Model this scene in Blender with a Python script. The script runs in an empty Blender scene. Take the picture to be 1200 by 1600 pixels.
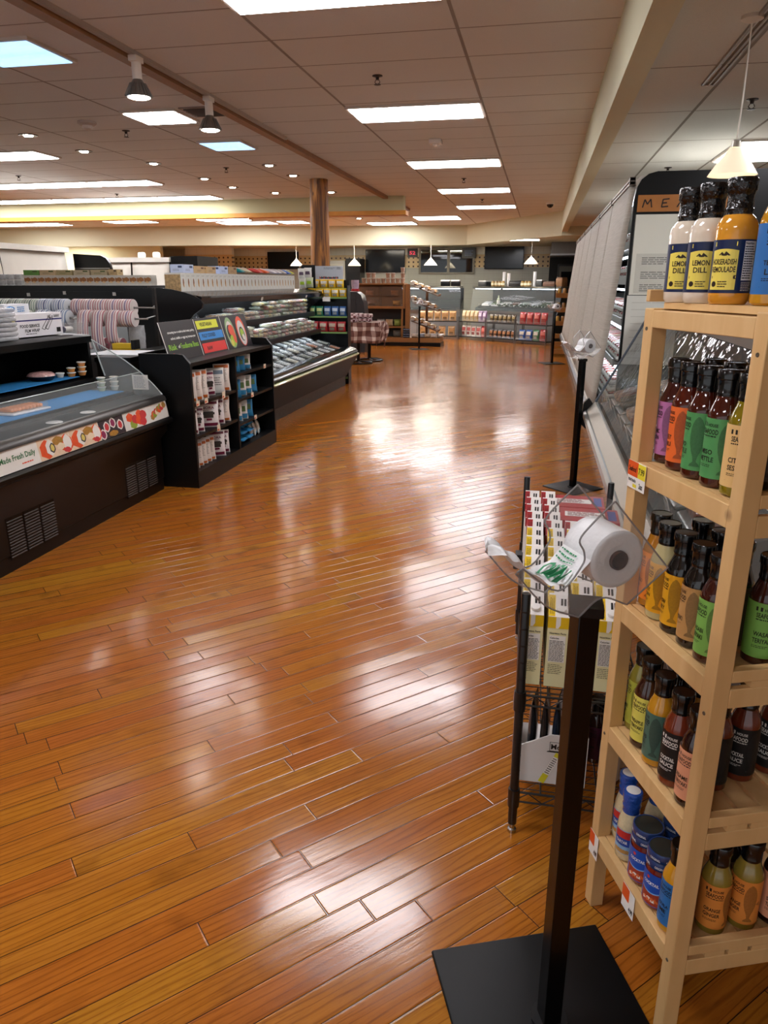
import bpy, bmesh, math, random
from mathutils import Vector, Matrix
C = bpy.context.scene.collection
SC = bpy.context.scene
PI = math.pi
rnd = random.Random(7)

# ------------------------------------------------------------------ camera, light levels, exposure
cam_data = bpy.data.cameras.new('camera')
cam = bpy.data.objects.new('camera', cam_data)
C.objects.link(cam)
cam.location = (0.0, 0.0, 1.55)
cam.rotation_euler = (math.radians(90 - 17.4), 0.0, math.radians(11.6))
cam_data.sensor_fit = 'VERTICAL'
cam_data.sensor_height = 24.0
cam_data.lens = 24.0 * 1146.0 / 1600.0
cam_data.clip_start = 0.05
cam_data.clip_end = 100.0
SC.camera = cam
SC.view_settings.view_transform = 'Standard'
SC.view_settings.look = 'None'
SC.view_settings.gamma = 1.0
SC.view_settings.use_curve_mapping = False
SC.view_settings.exposure = 0.80
SC.cycles.use_denoising = True
SC.cycles.max_bounces = 7
SC.cycles.diffuse_bounces = 4
SC.cycles.glossy_bounces = 4
SC.cycles.transmission_bounces = 6
SC.cycles.transparent_max_bounces = 14
SC.cycles.caustics_reflective = True
SC.cycles.blur_glossy = 1.0
SC.cycles.caustics_refractive = False
SC.cycles.sample_clamp_indirect = 6.0
world = bpy.data.worlds.new('world')
SC.world = world
world.use_nodes = True
world.node_tree.nodes['Background'].inputs[0].default_value = (0.92, 0.96, 1.0, 1)
world.node_tree.nodes['Background'].inputs[1].default_value = 0.5
PANEL = 13.0        # radiance of a fluorescent ceiling panel
SPOT = 40.0        # radiance of a small recessed lamp
TUBE = 7.0         # tubes inside the refrigerated cases
PEND = 5.0         # pendant bulbs

# ------------------------------------------------------------------ helpers
def lin(h):
    h = h.lstrip('#')
    return tuple((lambda c: c / 12.92 if c <= 0.04045 else ((c + 0.055) / 1.055) ** 2.4)(int(h[i:i + 2], 16) / 255) for i in (0, 2, 4)) + (1.0,)

MATS = {}
def M(col, rough=0.5, metal=0.0, coat=0.0, var=0.06, scale=12.0, trans=0.0, alpha=1.0, bump=0.0, bscale=200.0, emit=None, es=0.0, ior=1.45, spec=0.5, sheen=0.0):
    """a Principled material whose colour varies a little with a noise, so no surface is dead flat"""
    key = (col, rough, metal, coat, var, scale, trans, alpha, bump, bscale, emit, es, ior, spec, sheen)
    if key in MATS: return MATS[key]
    m = bpy.data.materials.new('mat_%s_%d' % (col.strip('#'), len(MATS)))
    m.use_nodes = True
    nt = m.node_tree
    b = nt.nodes['Principled BSDF']
    c = lin(col)
    b.inputs['Base Color'].default_value = c
    b.inputs['Roughness'].default_value = rough
    b.inputs['Metallic'].default_value = metal
    b.inputs['IOR'].default_value = ior
    b.inputs['Coat Weight'].default_value = coat
    b.inputs['Coat Roughness'].default_value = 0.06
    b.inputs['Transmission Weight'].default_value = trans
    b.inputs['Alpha'].default_value = alpha
    b.inputs['Specular IOR Level'].default_value = spec
    b.inputs['Sheen Weight'].default_value = sheen
    if emit:
        b.inputs['Emission Color'].default_value = lin(emit)
        b.inputs['Emission Strength'].default_value = es
    if var or bump:
        tc = nt.nodes.new('ShaderNodeTexCoord')
    if var:
        n = nt.nodes.new('ShaderNodeTexNoise'); n.inputs['Scale'].default_value = scale; n.inputs['Detail'].default_value = 4
        nt.links.new(tc.outputs['Object'], n.inputs['Vector'])
        mx = nt.nodes.new('ShaderNodeMix'); mx.data_type = 'RGBA'
        mx.inputs[6].default_value = tuple(v * (1 - var) for v in c[:3]) + (1,)
        mx.inputs[7].default_value = tuple(min(1, v * (1 + var)) for v in c[:3]) + (1,)
        nt.links.new(n.outputs['Fac'], mx.inputs[0])
        nt.links.new(mx.outputs[2], b.inputs['Base Color'])
    if bump:
        n2 = nt.nodes.new('ShaderNodeTexNoise'); n2.inputs['Scale'].default_value = bscale
        nt.links.new(tc.outputs['Object'], n2.inputs['Vector'])
        bp = nt.nodes.new('ShaderNodeBump'); bp.inputs['Strength'].default_value = bump; bp.inputs['Distance'].default_value = 0.01
        nt.links.new(n2.outputs['Fac'], bp.inputs['Height'])
        nt.links.new(bp.outputs['Normal'], b.inputs['Normal'])
    MATS[key] = m
    return m

def MP(name, fn):
    """a patterned material: fn(nt, principled, texcoord) wires it"""
    if name in MATS: return MATS[name]
    m = bpy.data.materials.new(name); m.use_nodes = True
    nt = m.node_tree
    tc = nt.nodes.new('ShaderNodeTexCoord')
    fn(nt, nt.nodes['Principled BSDF'], tc)
    MATS[name] = m
    return m

def node(nt, kind, **inp):
    n = nt.nodes.new('ShaderNode' + kind)
    for k, v in inp.items():
        if k.startswith('_'): setattr(n, k[1:], v)
        else: n.inputs[int(k[1:]) if k[0] == 'i' and k[1:].isdigit() else k].default_value = v
    return n
def math_(nt, op, a, b=None, c=None):
    n = nt.nodes.new('ShaderNodeMath'); n.operation = op
    for i, v in enumerate((a, b, c)):
        if v is None: continue
        if isinstance(v, (int, float)): n.inputs[i].default_value = v
        else: nt.links.new(v, n.inputs[i])
    return n.outputs[0]
def mixc(nt, fac, a, b):
    n = nt.nodes.new('ShaderNodeMix'); n.data_type = 'RGBA'
    for i, v in ((0, fac), (6, a), (7, b)):
        if isinstance(v, (int, float, tuple)): n.inputs[i].default_value = v
        else: nt.links.new(v, n.inputs[i])
    return n.outputs[2]

class MB:
    """collects shapes for ONE mesh object"""
    def __init__(s):
        s.v = []; s.f = []; s.mi = []; s.sm = []; s.T = Matrix.Identity(4)
    def add(s, vs, fs, m=0, smooth=False):
        o = len(s.v)
        T = s.T
        s.v += [tuple(T @ Vector(p)) for p in vs]
        s.f += [tuple(i + o for i in f) for f in fs]
        s.mi += [m] * len(fs); s.sm += [smooth] * len(fs)
        return s
    def box(s, x0, x1, y0, y1, z0, z1, m=0):
        vs = [(x, y, z) for z in (z0, z1) for y in (y0, y1) for x in (x0, x1)]
        return s.add(vs, [(0, 2, 3, 1), (4, 5, 7, 6), (0, 1, 5, 4), (2, 6, 7, 3), (0, 4, 6, 2), (1, 3, 7, 5)], m)
    def cbox(s, c, d, rot=None, m=0):
        T = s.T; s.T = T @ Matrix.Translation(c) @ (rot or Matrix.Identity(4))
        s.box(-d[0] / 2, d[0] / 2, -d[1] / 2, d[1] / 2, -d[2] / 2, d[2] / 2, m); s.T = T
        return s
    def rbox(s, x0, x1, y0, y1, z0, z1, r=0.01, m=0, n=2):
        """box with all edges rounded in plan (vertical edges) and top/bottom chamfer"""
        r = min(r, (x1 - x0) / 2.01, (y1 - y0) / 2.01, (z1 - z0) / 2.01)
        def ring(ins, z):
            rr = max(r - ins, 0.0005); p = []
            for cx, cy, a0 in ((x1 - r, y1 - r, 0), (x0 + r, y1 - r, 90), (x0 + r, y0 + r, 180), (x1 - r, y0 + r, 270)):
                for k in range(n + 1):
                    a = math.radians(a0 + 90 * k / n)
                    p.append((cx + rr * math.cos(a), cy + rr * math.sin(a), z))
            return p
        rings = []
        for k in range(n + 1):
            a = PI / 2 * k / n
            rings.append(ring(r - r * math.sin(a), z0 + r - r * math.cos(a)))
        for k in range(n + 1):
            a = PI / 2 * k / n
            rings.append(ring(r - r * math.cos(a), z1 - r + r * math.sin(a)))
        N = len(rings[0]); vs = [p for R in rings for p in R]; fs = []
        for i in range(len(rings) - 1):
            for j in range(N):
                fs.append((i * N + j, i * N + (j + 1) % N, (i + 1) * N + (j + 1) % N, (i + 1) * N + j))
        fs.append(tuple(reversed(range(N)))); fs.append(tuple(range((len(rings) - 1) * N, len(rings) * N)))
        return s.add(vs, fs, m, True)
    def lathe(s, prof, c=(0, 0, 0), n=20, m=0, mats=None, smooth=True, cap=True):
        vs = []; fs = []; k = len(prof)
        for j in range(n):
            a = 2 * PI * j / n
            for r, z in prof: vs.append((c[0] + r * math.cos(a), c[1] + r * math.sin(a), c[2] + z))
        for i in range(k - 1):
            f = [(j * k + i, ((j + 1) % n) * k + i, ((j + 1) % n) * k + i + 1, j * k + i + 1) for j in range(n)]
            if mats: s.add([], [], 0)
            fs += f
        o = len(s.v); s.add(vs, [], m)
        mm = mats or [m] * (k - 1)
        for i in range(k - 1):
            for j in range(n):
                s.f.append(tuple(o + t for t in fs[i * n + j])); s.mi.append(mm[i]); s.sm.append(smooth)
        if prof[0] == prof[-1] or not cap: return s
        if prof[0][0] > 1e-5: s.f.append(tuple(o + j * k for j in reversed(range(n)))); s.mi.append(mm[0]); s.sm.append(False)
        if prof[-1][0] > 1e-5: s.f.append(tuple(o + j * k + k - 1 for j in range(n))); s.mi.append(mm[-1]); s.sm.append(False)
        return s
    def tube(s, pts, r, n=8, m=0, cap=True):
        pts = [Vector(p) for p in pts]; rs = r if isinstance(r, (list, tuple)) else [r] * len(pts)
        vs = []; fs = []; up = None
        for i, p in enumerate(pts):
            d = (pts[min(i + 1, len(pts) - 1)] - pts[max(i - 1, 0)]).normalized()
            if up is None: up = Vector((0, 0, 1)) if abs(d.z) < 0.9 else Vector((1, 0, 0))
            a = d.cross(up).normalized(); b = a.cross(d).normalized(); up = b
            for j in range(n):
                t = 2 * PI * j / n
                vs.append(tuple(p + (a * math.cos(t) + b * math.sin(t)) * rs[i]))
        for i in range(len(pts) - 1):
            for j in range(n):
                fs.append((i * n + j, i * n + (j + 1) % n, (i + 1) * n + (j + 1) % n, (i + 1) * n + j))
        s.add(vs, fs, m, True)
        if cap:
            o = len(s.v) - len(vs)
            s.f += [tuple(o + j for j in reversed(range(n))), tuple(o + (len(pts) - 1) * n + j for j in range(n))]
            s.mi += [m, m]; s.sm += [False, False]
        return s
    def prism(s, poly, a0, a1, axis='y', m=0, smooth=False):
        """poly of 2-D points extruded along an axis: axis y -> (x,z); x -> (y,z); z -> (x,y)"""
        def P(p, a): return {'y': (p[0], a, p[1]), 'x': (a, p[0], p[1]), 'z': (p[0], p[1], a)}[axis]
        n = len(poly); vs = [P(p, a0) for p in poly] + [P(p, a1) for p in poly]
        fs = [(i, (i + 1) % n, n + (i + 1) % n, n + i) for i in range(n)]
        s.add(vs, fs, m, smooth)
        s.add(vs, [tuple(reversed(range(n))), tuple(range(n, 2 * n))], m)
        return s
    def grid(s, nu, nv, fn, m=0, smooth=True, thick=0.0):
        vs = [fn(i / nu, j / nv) for j in range(nv + 1) for i in range(nu + 1)]
        fs = [(j * (nu + 1) + i, j * (nu + 1) + i + 1, (j + 1) * (nu + 1) + i + 1, (j + 1) * (nu + 1) + i) for j in range(nv) for i in range(nu)]
        return s.add(vs, fs, m, smooth)
    def quad(s, a, b, c, d, m=0): return s.add([a, b, c, d], [(0, 1, 2, 3)], m)
    def mesh(s, name, mats):
        me = bpy.data.meshes.new(name)
        me.from_pydata(s.v, [], s.f)
        for x in (mats if isinstance(mats, (list, tuple)) else [mats]): me.materials.append(x)
        me.polygons.foreach_set('material_index', s.mi)
        me.polygons.foreach_set('use_smooth', s.sm)
        bm = bmesh.new(); bm.from_mesh(me); bmesh.ops.recalc_face_normals(bm, faces=bm.faces); bm.to_mesh(me); bm.free()
        me.set_sharp_from_angle(angle=math.radians(42))
        return me
    def build(s, name, mats, parent=None, loc=None, rotz=0.0, bevel=0.0, solid=0.0):
        o = bpy.data.objects.new(name, s.mesh(name, mats)); C.objects.link(o)
        if parent is not None: o.parent = parent
        if loc is not None: o.location = loc
        if rotz: o.rotation_euler[2] = rotz
        if solid:
            d = o.modifiers.new('solid', 'SOLIDIFY'); d.thickness = solid; d.offset = 0
        if bevel:
            d = o.modifiers.new('bevel', 'BEVEL'); d.width = bevel; d.segments = 2; d.limit_method = 'ANGLE'
        return o

# built-in font outlines turned into flat faces
GL = {}
def glyphs(t):
    if t not in GL:
        cu = bpy.data.curves.new('t', 'FONT'); cu.body = t; cu.size = 1.0; cu.resolution_u = 2; cu.offset = 0.022
        ob = bpy.data.objects.new('t', cu)
        me = bpy.data.meshes.new_from_object(ob)
        vs = [tuple(v.co) for v in me.vertices]; fs = [tuple(p.vertices) for p in me.polygons]
        xs = [v[0] for v in vs] or [0, 1]; ys = [v[1] for v in vs] or [0, 1]
        vs = [(v[0] - min(xs), v[1] - min(ys)) for v in vs]
        GL[t] = (vs, fs, max(xs) - min(xs), max(ys) - min(ys))
        bpy.data.objects.remove(ob); bpy.data.curves.remove(cu); bpy.data.meshes.remove(me)
    return GL[t]
def text(mb, t, u, v, h, fn, m=0, w=None, align=0.5):
    """t with capital height h (and width w, if given) in (u,v) space at (u,v); fn maps (u,v) to 3-D"""
    vs, fs, W, H = glyphs(t)
    k = h / H; kw = (w / W) if w else k
    x0 = u - W * kw * align
    mb.add([fn(x0 + a * kw, v + b * k) for a, b in vs], fs, m)
def lines(mb, u0, u1, v0, v1, n, fn, m, frac=0.45, jag=0.25, seg=6):
    """small print: n lines of broken dark dashes"""
    dv = (v1 - v0) / n
    for i in range(n):
        u = u0; vb = v0 + dv * (i + 0.5 - frac / 2); vt = vb + dv * frac
        ue = u1 - (u1 - u0) * jag * rnd.random()
        while u < ue:
            L = (u1 - u0) / seg * (0.5 + rnd.random()); e = min(u + L, ue)
            mb.quad(fn(u, vb), fn(e, vb), fn(e, vt), fn(u, vt), m)
            u = e + (u1 - u0) * 0.03

def tag(o, label, cat, group=None):
    o['label'] = label; o['category'] = cat
    if group: o['group'] = group
    return o
def thing(name, label, cat, loc=(0, 0, 0), rotz=0.0, group=None):
    o = bpy.data.objects.new(name, None); C.objects.link(o)
    o.empty_display_size = 0.05
    o.location = loc; o.rotation_euler = (0, 0, rotz)
    return tag(o, label, cat, group)
def struct(o):
    o['kind'] = 'structure'; return o
CH = {}
def copy_tree(o, parent=None):
    c = o.copy(); C.objects.link(c)
    if parent is not None: c.parent = parent
    for ch in CH.get(o.name) or [x for x in o.children]: copy_tree(ch, c)
    return c
class Proto:
    """the first use moves the prototype itself; later uses copy it with its parts"""
    def __init__(s, root): s.root = root; s.used = False; s.kids = list(root.children); s.sub = {k.name: list(k.children) for k in s.kids}
    def put(s, loc, label, cat=None, group=None, rot=(0, 0, 0), scale=None, name=None):
        if not s.used: o = s.root; s.used = True
        else:
            o = s.root.copy(); C.objects.link(o)
            for k in s.kids:
                c = k.copy(); C.objects.link(c); c.parent = o
                for g in s.sub[k.name]:
                    d = g.copy(); C.objects.link(d); d.parent = c
        o.location = loc; o.rotation_euler = rot
        if scale is not None: o.scale = scale
        o['label'] = label
        if cat: o['category'] = cat
        if group: o['group'] = group
        elif 'group' in o.keys(): del o['group']
        return o
ORD = ['first', 'second', 'third', 'fourth', 'fifth', 'sixth', 'seventh', 'eighth', 'ninth', 'tenth', 'eleventh', 'twelfth', 'thirteenth', 'fourteenth', 'fifteenth', 'sixteenth', 'seventeenth', 'eighteenth', 'nineteenth', 'twentieth'] + ['twenty-' + w for w in ('first', 'second', 'third', 'fourth', 'fifth', 'sixth', 'seventh', 'eighth', 'ninth')] + ['thirtieth'] + ['thirty-' + w for w in ('first', 'second', 'third', 'fourth', 'fifth', 'sixth', 'seventh', 'eighth', 'ninth')]
def rz(a): return Matrix.Rotation(a, 4, 'Z')
def rx(a): return Matrix.Rotation(a, 4, 'X')
def ry(a): return Matrix.Rotation(a, 4, 'Y')
def tr(x, y, z): return Matrix.Translation((x, y, z))
BLACK = M('#080808', 0.4, var=0.1, spec=0.3)
BLACKM = M('#101012', 0.55, var=0.15)
CHROME = M('#b8b8b6', 0.18, 1.0)
STEEL = M('#9a9b98', 0.32, 1.0)
WHITE = M('#e6e4de', 0.5)
# ------------------------------------------------------------------ setting: floor, ceiling, walls
def floor_mat(nt, b, tc):
    L = nt.links
    mp = node(nt, 'Mapping'); mp.inputs['Rotation'].default_value = (0, 0, math.radians(-45))
    L.new(tc.outputs['Object'], mp.inputs['Vector'])
    sp = node(nt, 'SeparateXYZ'); L.new(mp.outputs['Vector'], sp.inputs[0])
    W, LEN = 0.0815, 0.92
    r = math_(nt, 'DIVIDE', math_(nt, 'SUBTRACT', sp.outputs['Y'], 1.564), W); row = math_(nt, 'FLOOR', r); fr = math_(nt, 'FRACT', r)
    wn = node(nt, 'TexWhiteNoise', _noise_dimensions='1D'); L.new(row, wn.inputs['W'])
    u = math_(nt, 'ADD', math_(nt, 'DIVIDE', sp.outputs['X'], LEN), math_(nt, 'MULTIPLY', wn.outputs['Value'], 7.3))
    col = math_(nt, 'FLOOR', u); fu = math_(nt, 'FRACT', u)
    cb = node(nt, 'CombineXYZ'); L.new(row, cb.inputs[0]); L.new(col, cb.inputs[1])
    idn = node(nt, 'TexWhiteNoise', _noise_dimensions='2D'); L.new(cb.outputs[0], idn.inputs['Vector'])
    # distance to the board edges, metres
    ey = math_(nt, 'MULTIPLY', math_(nt, 'MINIMUM', fr, math_(nt, 'SUBTRACT', 1.0, fr)), W)
    ex = math_(nt, 'MULTIPLY', math_(nt, 'MINIMUM', fu, math_(nt, 'SUBTRACT', 1.0, fu)), LEN)
    e = math_(nt, 'MINIMUM', ey, ex)
    gap = node(nt, 'MapRange', i1=0.0005, i2=0.0018); gap.interpolation_type = 'SMOOTHSTEP'; L.new(e, gap.inputs[0])
    # grain: stretched noise + long rings
    off = node(nt, 'VectorMath', _operation='MULTIPLY'); L.new(idn.outputs['Color'], off.inputs[0]); off.inputs[1].default_value = (9, 9, 9)
    addv = node(nt, 'VectorMath', _operation='ADD'); L.new(mp.outputs['Vector'], addv.inputs[0]); L.new(off.outputs[0], addv.inputs[1])
    st = node(nt, 'Mapping'); st.inputs['Scale'].default_value = (2.2, 30.0, 1.0); L.new(addv.outputs[0], st.inputs['Vector'])
    g1 = node(nt, 'TexNoise', Scale=1.0, Detail=8.0, Roughness=0.68, Distortion=1.5); L.new(st.outputs[0], g1.inputs['Vector'])
    st2 = node(nt, 'Mapping'); st2.inputs['Scale'].default_value = (1.5, 11.0, 1.0); L.new(addv.outputs[0], st2.inputs['Vector'])
    g2 = node(nt, 'TexWave', Scale=1.5, Distortion=11.0, Detail=2.5); g2.inputs['Detail Scale'].default_value = 0.7
    g2.bands_direction = 'Y'; L.new(st2.outputs[0], g2.inputs['Vector'])
    kn = node(nt, 'TexNoise', Scale=5.0, Detail=3.0); L.new(addv.outputs[0], kn.inputs['Vector'])
    knr = node(nt, 'MapRange', i1=0.60, i2=0.78); L.new(kn.outputs['Fac'], knr.inputs[0])
    base = node(nt, 'ValToRGB'); L.new(idn.outputs['Value'], base.inputs[0])
    cr = base.color_ramp; cr.elements[0].color = lin('#a8611f'); cr.elements[1].color = lin('#b37a22')
    for p, h in ((0.35, '#ab6320'), (0.6, '#ad6e1e'), (0.8, '#a65c22')):
        el = cr.elements.new(p); el.color = lin(h)
    g1r = node(nt, 'MapRange', i1=0.38, i2=0.70); L.new(g1.outputs['Fac'], g1r.inputs[0])
    g2r = node(nt, 'MapRange', i1=0.80, i2=1.0); L.new(g2.outputs['Fac'], g2r.inputs[0])
    c1 = mixc(nt, math_(nt, 'MULTIPLY', g1r.outputs[0], 0.5), base.outputs[0], lin('#74380f'))
    c2 = mixc(nt, math_(nt, 'MULTIPLY', g2r.outputs[0], 0.42), c1, lin('#5c290b'))
    ps = node(nt, 'Mapping'); ps.inputs['Scale'].default_value = (16.0, 230.0, 1.0); L.new(addv.outputs[0], ps.inputs['Vector'])
    pn = node(nt, 'TexNoise', Scale=1.0, Detail=2.0); L.new(ps.outputs[0], pn.inputs['Vector'])
    pr_ = node(nt, 'MapRange', i1=0.60, i2=0.72); L.new(pn.outputs['Fac'], pr_.inputs[0])
    c2 = mixc(nt, math_(nt, 'MULTIPLY', pr_.outputs[0], 0.35), c2, lin('#5a2a0c'))
    c3 = mixc(nt, math_(nt, 'MULTIPLY', knr.outputs[0], 0.5), c2, lin('#4a1f0a'))
    c4 = mixc(nt, gap.outputs[0], lin('#2a1408'), c3)
    L.new(c4, b.inputs['Base Color'])
    # relief: rounded board edges, uneven boards, a fine orange-peel in the varnish
    pil = node(nt, 'MapRange', i1=0.0, i2=0.005, i3=0.0, i4=1.0); pil.interpolation_type = 'SMOOTHERSTEP'; L.new(e, pil.inputs[0])
    und = node(nt, 'TexNoise', Scale=5.5, Detail=1.0); L.new(mp.outputs['Vector'], und.inputs['Vector'])
    tilt = math_(nt, 'MULTIPLY', math_(nt, 'SUBTRACT', idn.outputs['Value'], 0.5), math_(nt, 'SUBTRACT', fr, 0.5))
    peel = node(nt, 'TexNoise', Scale=260.0, Detail=2.0); L.new(tc.outputs['Object'], peel.inputs['Vector'])
    pst = node(nt, 'Mapping'); pst.inputs['Scale'].default_value = (6, 60, 1); L.new(addv.outputs[0], pst.inputs['Vector'])
    pore = node(nt, 'TexNoise', Scale=1.0, Detail=3.0); L.new(pst.outputs[0], pore.inputs['Vector'])
    h = math_(nt, 'ADD', math_(nt, 'MULTIPLY', pil.outputs[0], 0.0005), math_(nt, 'MULTIPLY', und.outputs['Fac'], 0.0013))
    h = math_(nt, 'ADD', h, math_(nt, 'MULTIPLY', tilt, 0.0016))
    h = math_(nt, 'ADD', h, math_(nt, 'MULTIPLY', peel.outputs['Fac'], 0.00009))
    h = math_(nt, 'ADD', h, math_(nt, 'MULTIPLY', pore.outputs['Fac'], 0.00018))
    bp = node(nt, 'Bump', Strength=1.0, Distance=1.0); L.new(h, bp.inputs['Height'])
    L.new(bp.outputs[0], b.inputs['Normal'])
    rr = node(nt, 'TexNoise', Scale=1.1, Detail=3.0); L.new(tc.outputs['Object'], rr.inputs['Vector'])
    rm = node(nt, 'MapRange', i1=0.35, i2=0.7, i3=0.12, i4=0.21); L.new(rr.outputs['Fac'], rm.inputs[0])
    L.new(rm.outputs[0], b.inputs['Roughness'])
    b.inputs['Specular IOR Level'].default_value = 0.42
    b.inputs['Coat Weight'].default_value = 0.12; b.inputs['Coat Roughness'].default_value = 0.08
    L.new(bp.outputs[0], b.inputs['Coat Normal'])
FLOOR = MP('varnished_planks', floor_mat)
mb = MB(); mb.box(-17, 5.5, -6, 27, -0.1, 0)
struct(mb.build('floor', FLOOR))

def tile_mat(xs, period, ycol, base, py=0.61):
    """white mineral ceiling tiles in a T-bar grid; xs: x of one long bar"""
    def fn(nt, b, tc):
        L = nt.links
        sp = node(nt, 'SeparateXYZ'); L.new(tc.outputs['Object'], sp.inputs[0])
        fx = math_(nt, 'FRACT', math_(nt, 'DIVIDE', math_(nt, 'SUBTRACT', sp.outputs['X'], xs), period))
        fy = math_(nt, 'FRACT', math_(nt, 'DIVIDE', math_(nt, 'SUBTRACT', sp.outputs['Y'], ycol), py))
        dx = math_(nt, 'MULTIPLY', math_(nt, 'MINIMUM', fx, math_(nt, 'SUBTRACT', 1.0, fx)), period)
        dy = math_(nt, 'MULTIPLY', math_(nt, 'MINIMUM', fy, math_(nt, 'SUBTRACT', 1.0, fy)), py)
        bx = math_(nt, 'LESS_THAN', dx, 0.011); by = math_(nt, 'LESS_THAN', dy, 0.008)
        bar = math_(nt, 'MAXIMUM', bx, by)
        n1 = node(nt, 'TexNoise', Scale=120.0, Detail=5.0, Roughness=0.7); L.new(tc.outputs['Object'], n1.inputs['Vector'])
        n2 = node(nt, 'TexNoise', Scale=0.9, Detail=2.0); L.new(tc.outputs['Object'], n2.inputs['Vector'])
        c = mixc(nt, n2.outputs['Fac'], lin(base[0]), lin(base[1]))
        pit = node(nt, 'MapRange', i1=0.55, i2=0.72); L.new(n1.outputs['Fac'], pit.inputs[0])
        c = mixc(nt, math_(nt, 'MULTIPLY', pit.outputs[0], 0.16), c, lin('#5f5148'))
        c = mixc(nt, bar, c, lin(base[2]))
        L.new(c, b.inputs['Base Color'])
        edge = math_(nt, 'MINIMUM', dx, dy)
        er = node(nt, 'MapRange', i1=0.008, i2=0.016); L.new(edge, er.inputs[0])
        h = math_(nt, 'ADD', math_(nt, 'MULTIPLY', er.outputs[0], -0.006), math_(nt, 'MULTIPLY', n1.outputs['Fac'], 0.004))
        bp = node(nt, 'Bump', Strength=0.6, Distance=1.0); L.new(h, bp.inputs['Height']); L.new(bp.outputs[0], b.inputs['Normal'])
        b.inputs['Roughness'].default_value = 0.9; b.inputs['Specular IOR Level'].default_value = 0.15
    return fn
TA = MP('ceiling_tiles_aisle', tile_mat(-0.605, 1.22, 0.333, ('#d5d6d6', '#dcdddc', '#9c9793')))
TL = MP('ceiling_tiles_sales', tile_mat(-3.92, 1.22, 0.333, ('#d5d6d6', '#dcdddc', '#9c9793')))
TR = MP('ceiling_tiles_meat', tile_mat(1.0, 0.61, 0.15, ('#cdd0cb', '#d4d7d2', '#86837b'), 1.22))
CREAM = M('#ccc9ab', 0.75, var=0.03, scale=1.5)
CREAM2 = M('#d3cfb0', 0.7, var=0.03, scale=1.5)
TRIMW = M('#8a5d33', 0.45, var=0.25, scale=9)
PINE = M('#c98a3a', 0.45, var=0.2, scale=9)
mb = MB(); mb.box(-2.9, 0.49, -6, 26, 3.05, 3.1); struct(mb.build('ceiling', TA))
mb = MB(); mb.box(-17, -2.9, -6, 26, 3.05, 3.1); struct(mb.build('ceiling_sales_floor', TL))
mb = MB(); mb.box(0.4905, 5.5, -6, 26, 2.73, 3.1); struct(mb.build('ceiling_meat_department', TR))
mb = MB(); mb.box(0.365, 0.49, -6, 17.75, 2.615, 3.05); struct(mb.build('beam_right', CREAM))
mb = MB(); mb.box(-2.93, -2.84, -2, 16.6, 3.0, 3.05); struct(mb.build('trim_ceiling_strip', TRIMW))
# hanging bulkhead across the store with its timber edge
mb = MB(); mb.box(-17, -2.55, 14.2, 14.4, 2.8, 3.05); struct(mb.build('beam_bulkhead', M('#bdb792', 0.75, var=0.03, scale=1.5)))
mb = MB(); mb.box(-17, -2.5, 14.15, 14.45, 2.725, 2.8); struct(mb.build('trim_bulkhead_timber', PINE))
# lowered soffit over the deli, then the walls
mb = MB(); mb.prism([(-17, 20.3), (-9.5, 20.4), (-6.1, 21.2), (-2.1, 21.6), (0.37, 17.8), (5.5, 17.8), (5.5, 25), (-17, 25)], 2.6, 3.06, 'z')
struct(mb.build('ceiling_soffit', CREAM))
fp = [(-17, 20.3), (-9.5, 20.4), (-6.1, 21.2), (-2.1, 21.6), (0.37, 17.8), (5.5, 17.8)]
mb = MB(); mb.prism(fp + [(x, y + .1) for x, y in reversed(fp)], 2.535, 2.5995, 'z'); struct(mb.build('trim_added_soffit_lip', CREAM))  # lip added below the soffit to mask the kitchen light panels behind it
def deli_wall(nt, b, tc):
    L = nt.links
    sp = node(nt, 'SeparateXYZ'); L.new(tc.outputs['Object'], sp.inputs[0])
    z = sp.outputs['Z']; x = sp.outputs['X']
    def bar(v, p, w, off=0.0):
        f = math_(nt, 'FRACT', math_(nt, 'DIVIDE', math_(nt, 'ADD', v, off), p))
        return math_(nt, 'LESS_THAN', math_(nt, 'MULTIPLY', math_(nt, 'MINIMUM', f, math_(nt, 'SUBTRACT', 1.0, f)), p), w)
    grout = math_(nt, 'MAXIMUM', bar(x, 0.3, 0.004), bar(z, 0.15, 0.004))
    band = math_(nt, 'MULTIPLY', math_(nt, 'GREATER_THAN', z, 1.99), math_(nt, 'LESS_THAN', z, 2.38))
    dots = math_(nt, 'MULTIPLY', bar(x, 0.15, 0.025), bar(z, 0.13, 0.025, 0.05))
    c = mixc(nt, math_(nt, 'GREATER_THAN', z, 2.2), lin('#9b9c90'), lin('#d5d3c2'))
    c = mixc(nt, math_(nt, 'MULTIPLY', grout, 0.35), c, lin('#7d7a6c'))
    n = node(nt, 'TexNoise', Scale=30.0); L.new(tc.outputs['Object'], n.inputs['Vector'])
    t = mixc(nt, n.outputs['Fac'], lin('#b59a66'), lin('#cdb78a'))
    t = mixc(nt, dots, t, lin('#3a2413'))
    L.new(mixc(nt, band, c, t), b.inputs['Base Color'])
    b.inputs['Roughness'].default_value = 0.3
DELIW = MP('deli_wall_tiles', deli_wall)
mb = MB(); mb.box(-17, 5.5, 24.4, 24.6, 0, 3.06); struct(mb.build('wall_back', DELIW))
mb = MB(); mb.box(-17.2, -17, -6, 25, 0, 3.06); struct(mb.build('wall_left', CREAM2))
mb = MB(); mb.box(5.5, 5.7, -6, 25, 0, 3.06); struct(mb.build('wall_right', M('#c9c4b2', 0.7)))
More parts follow.
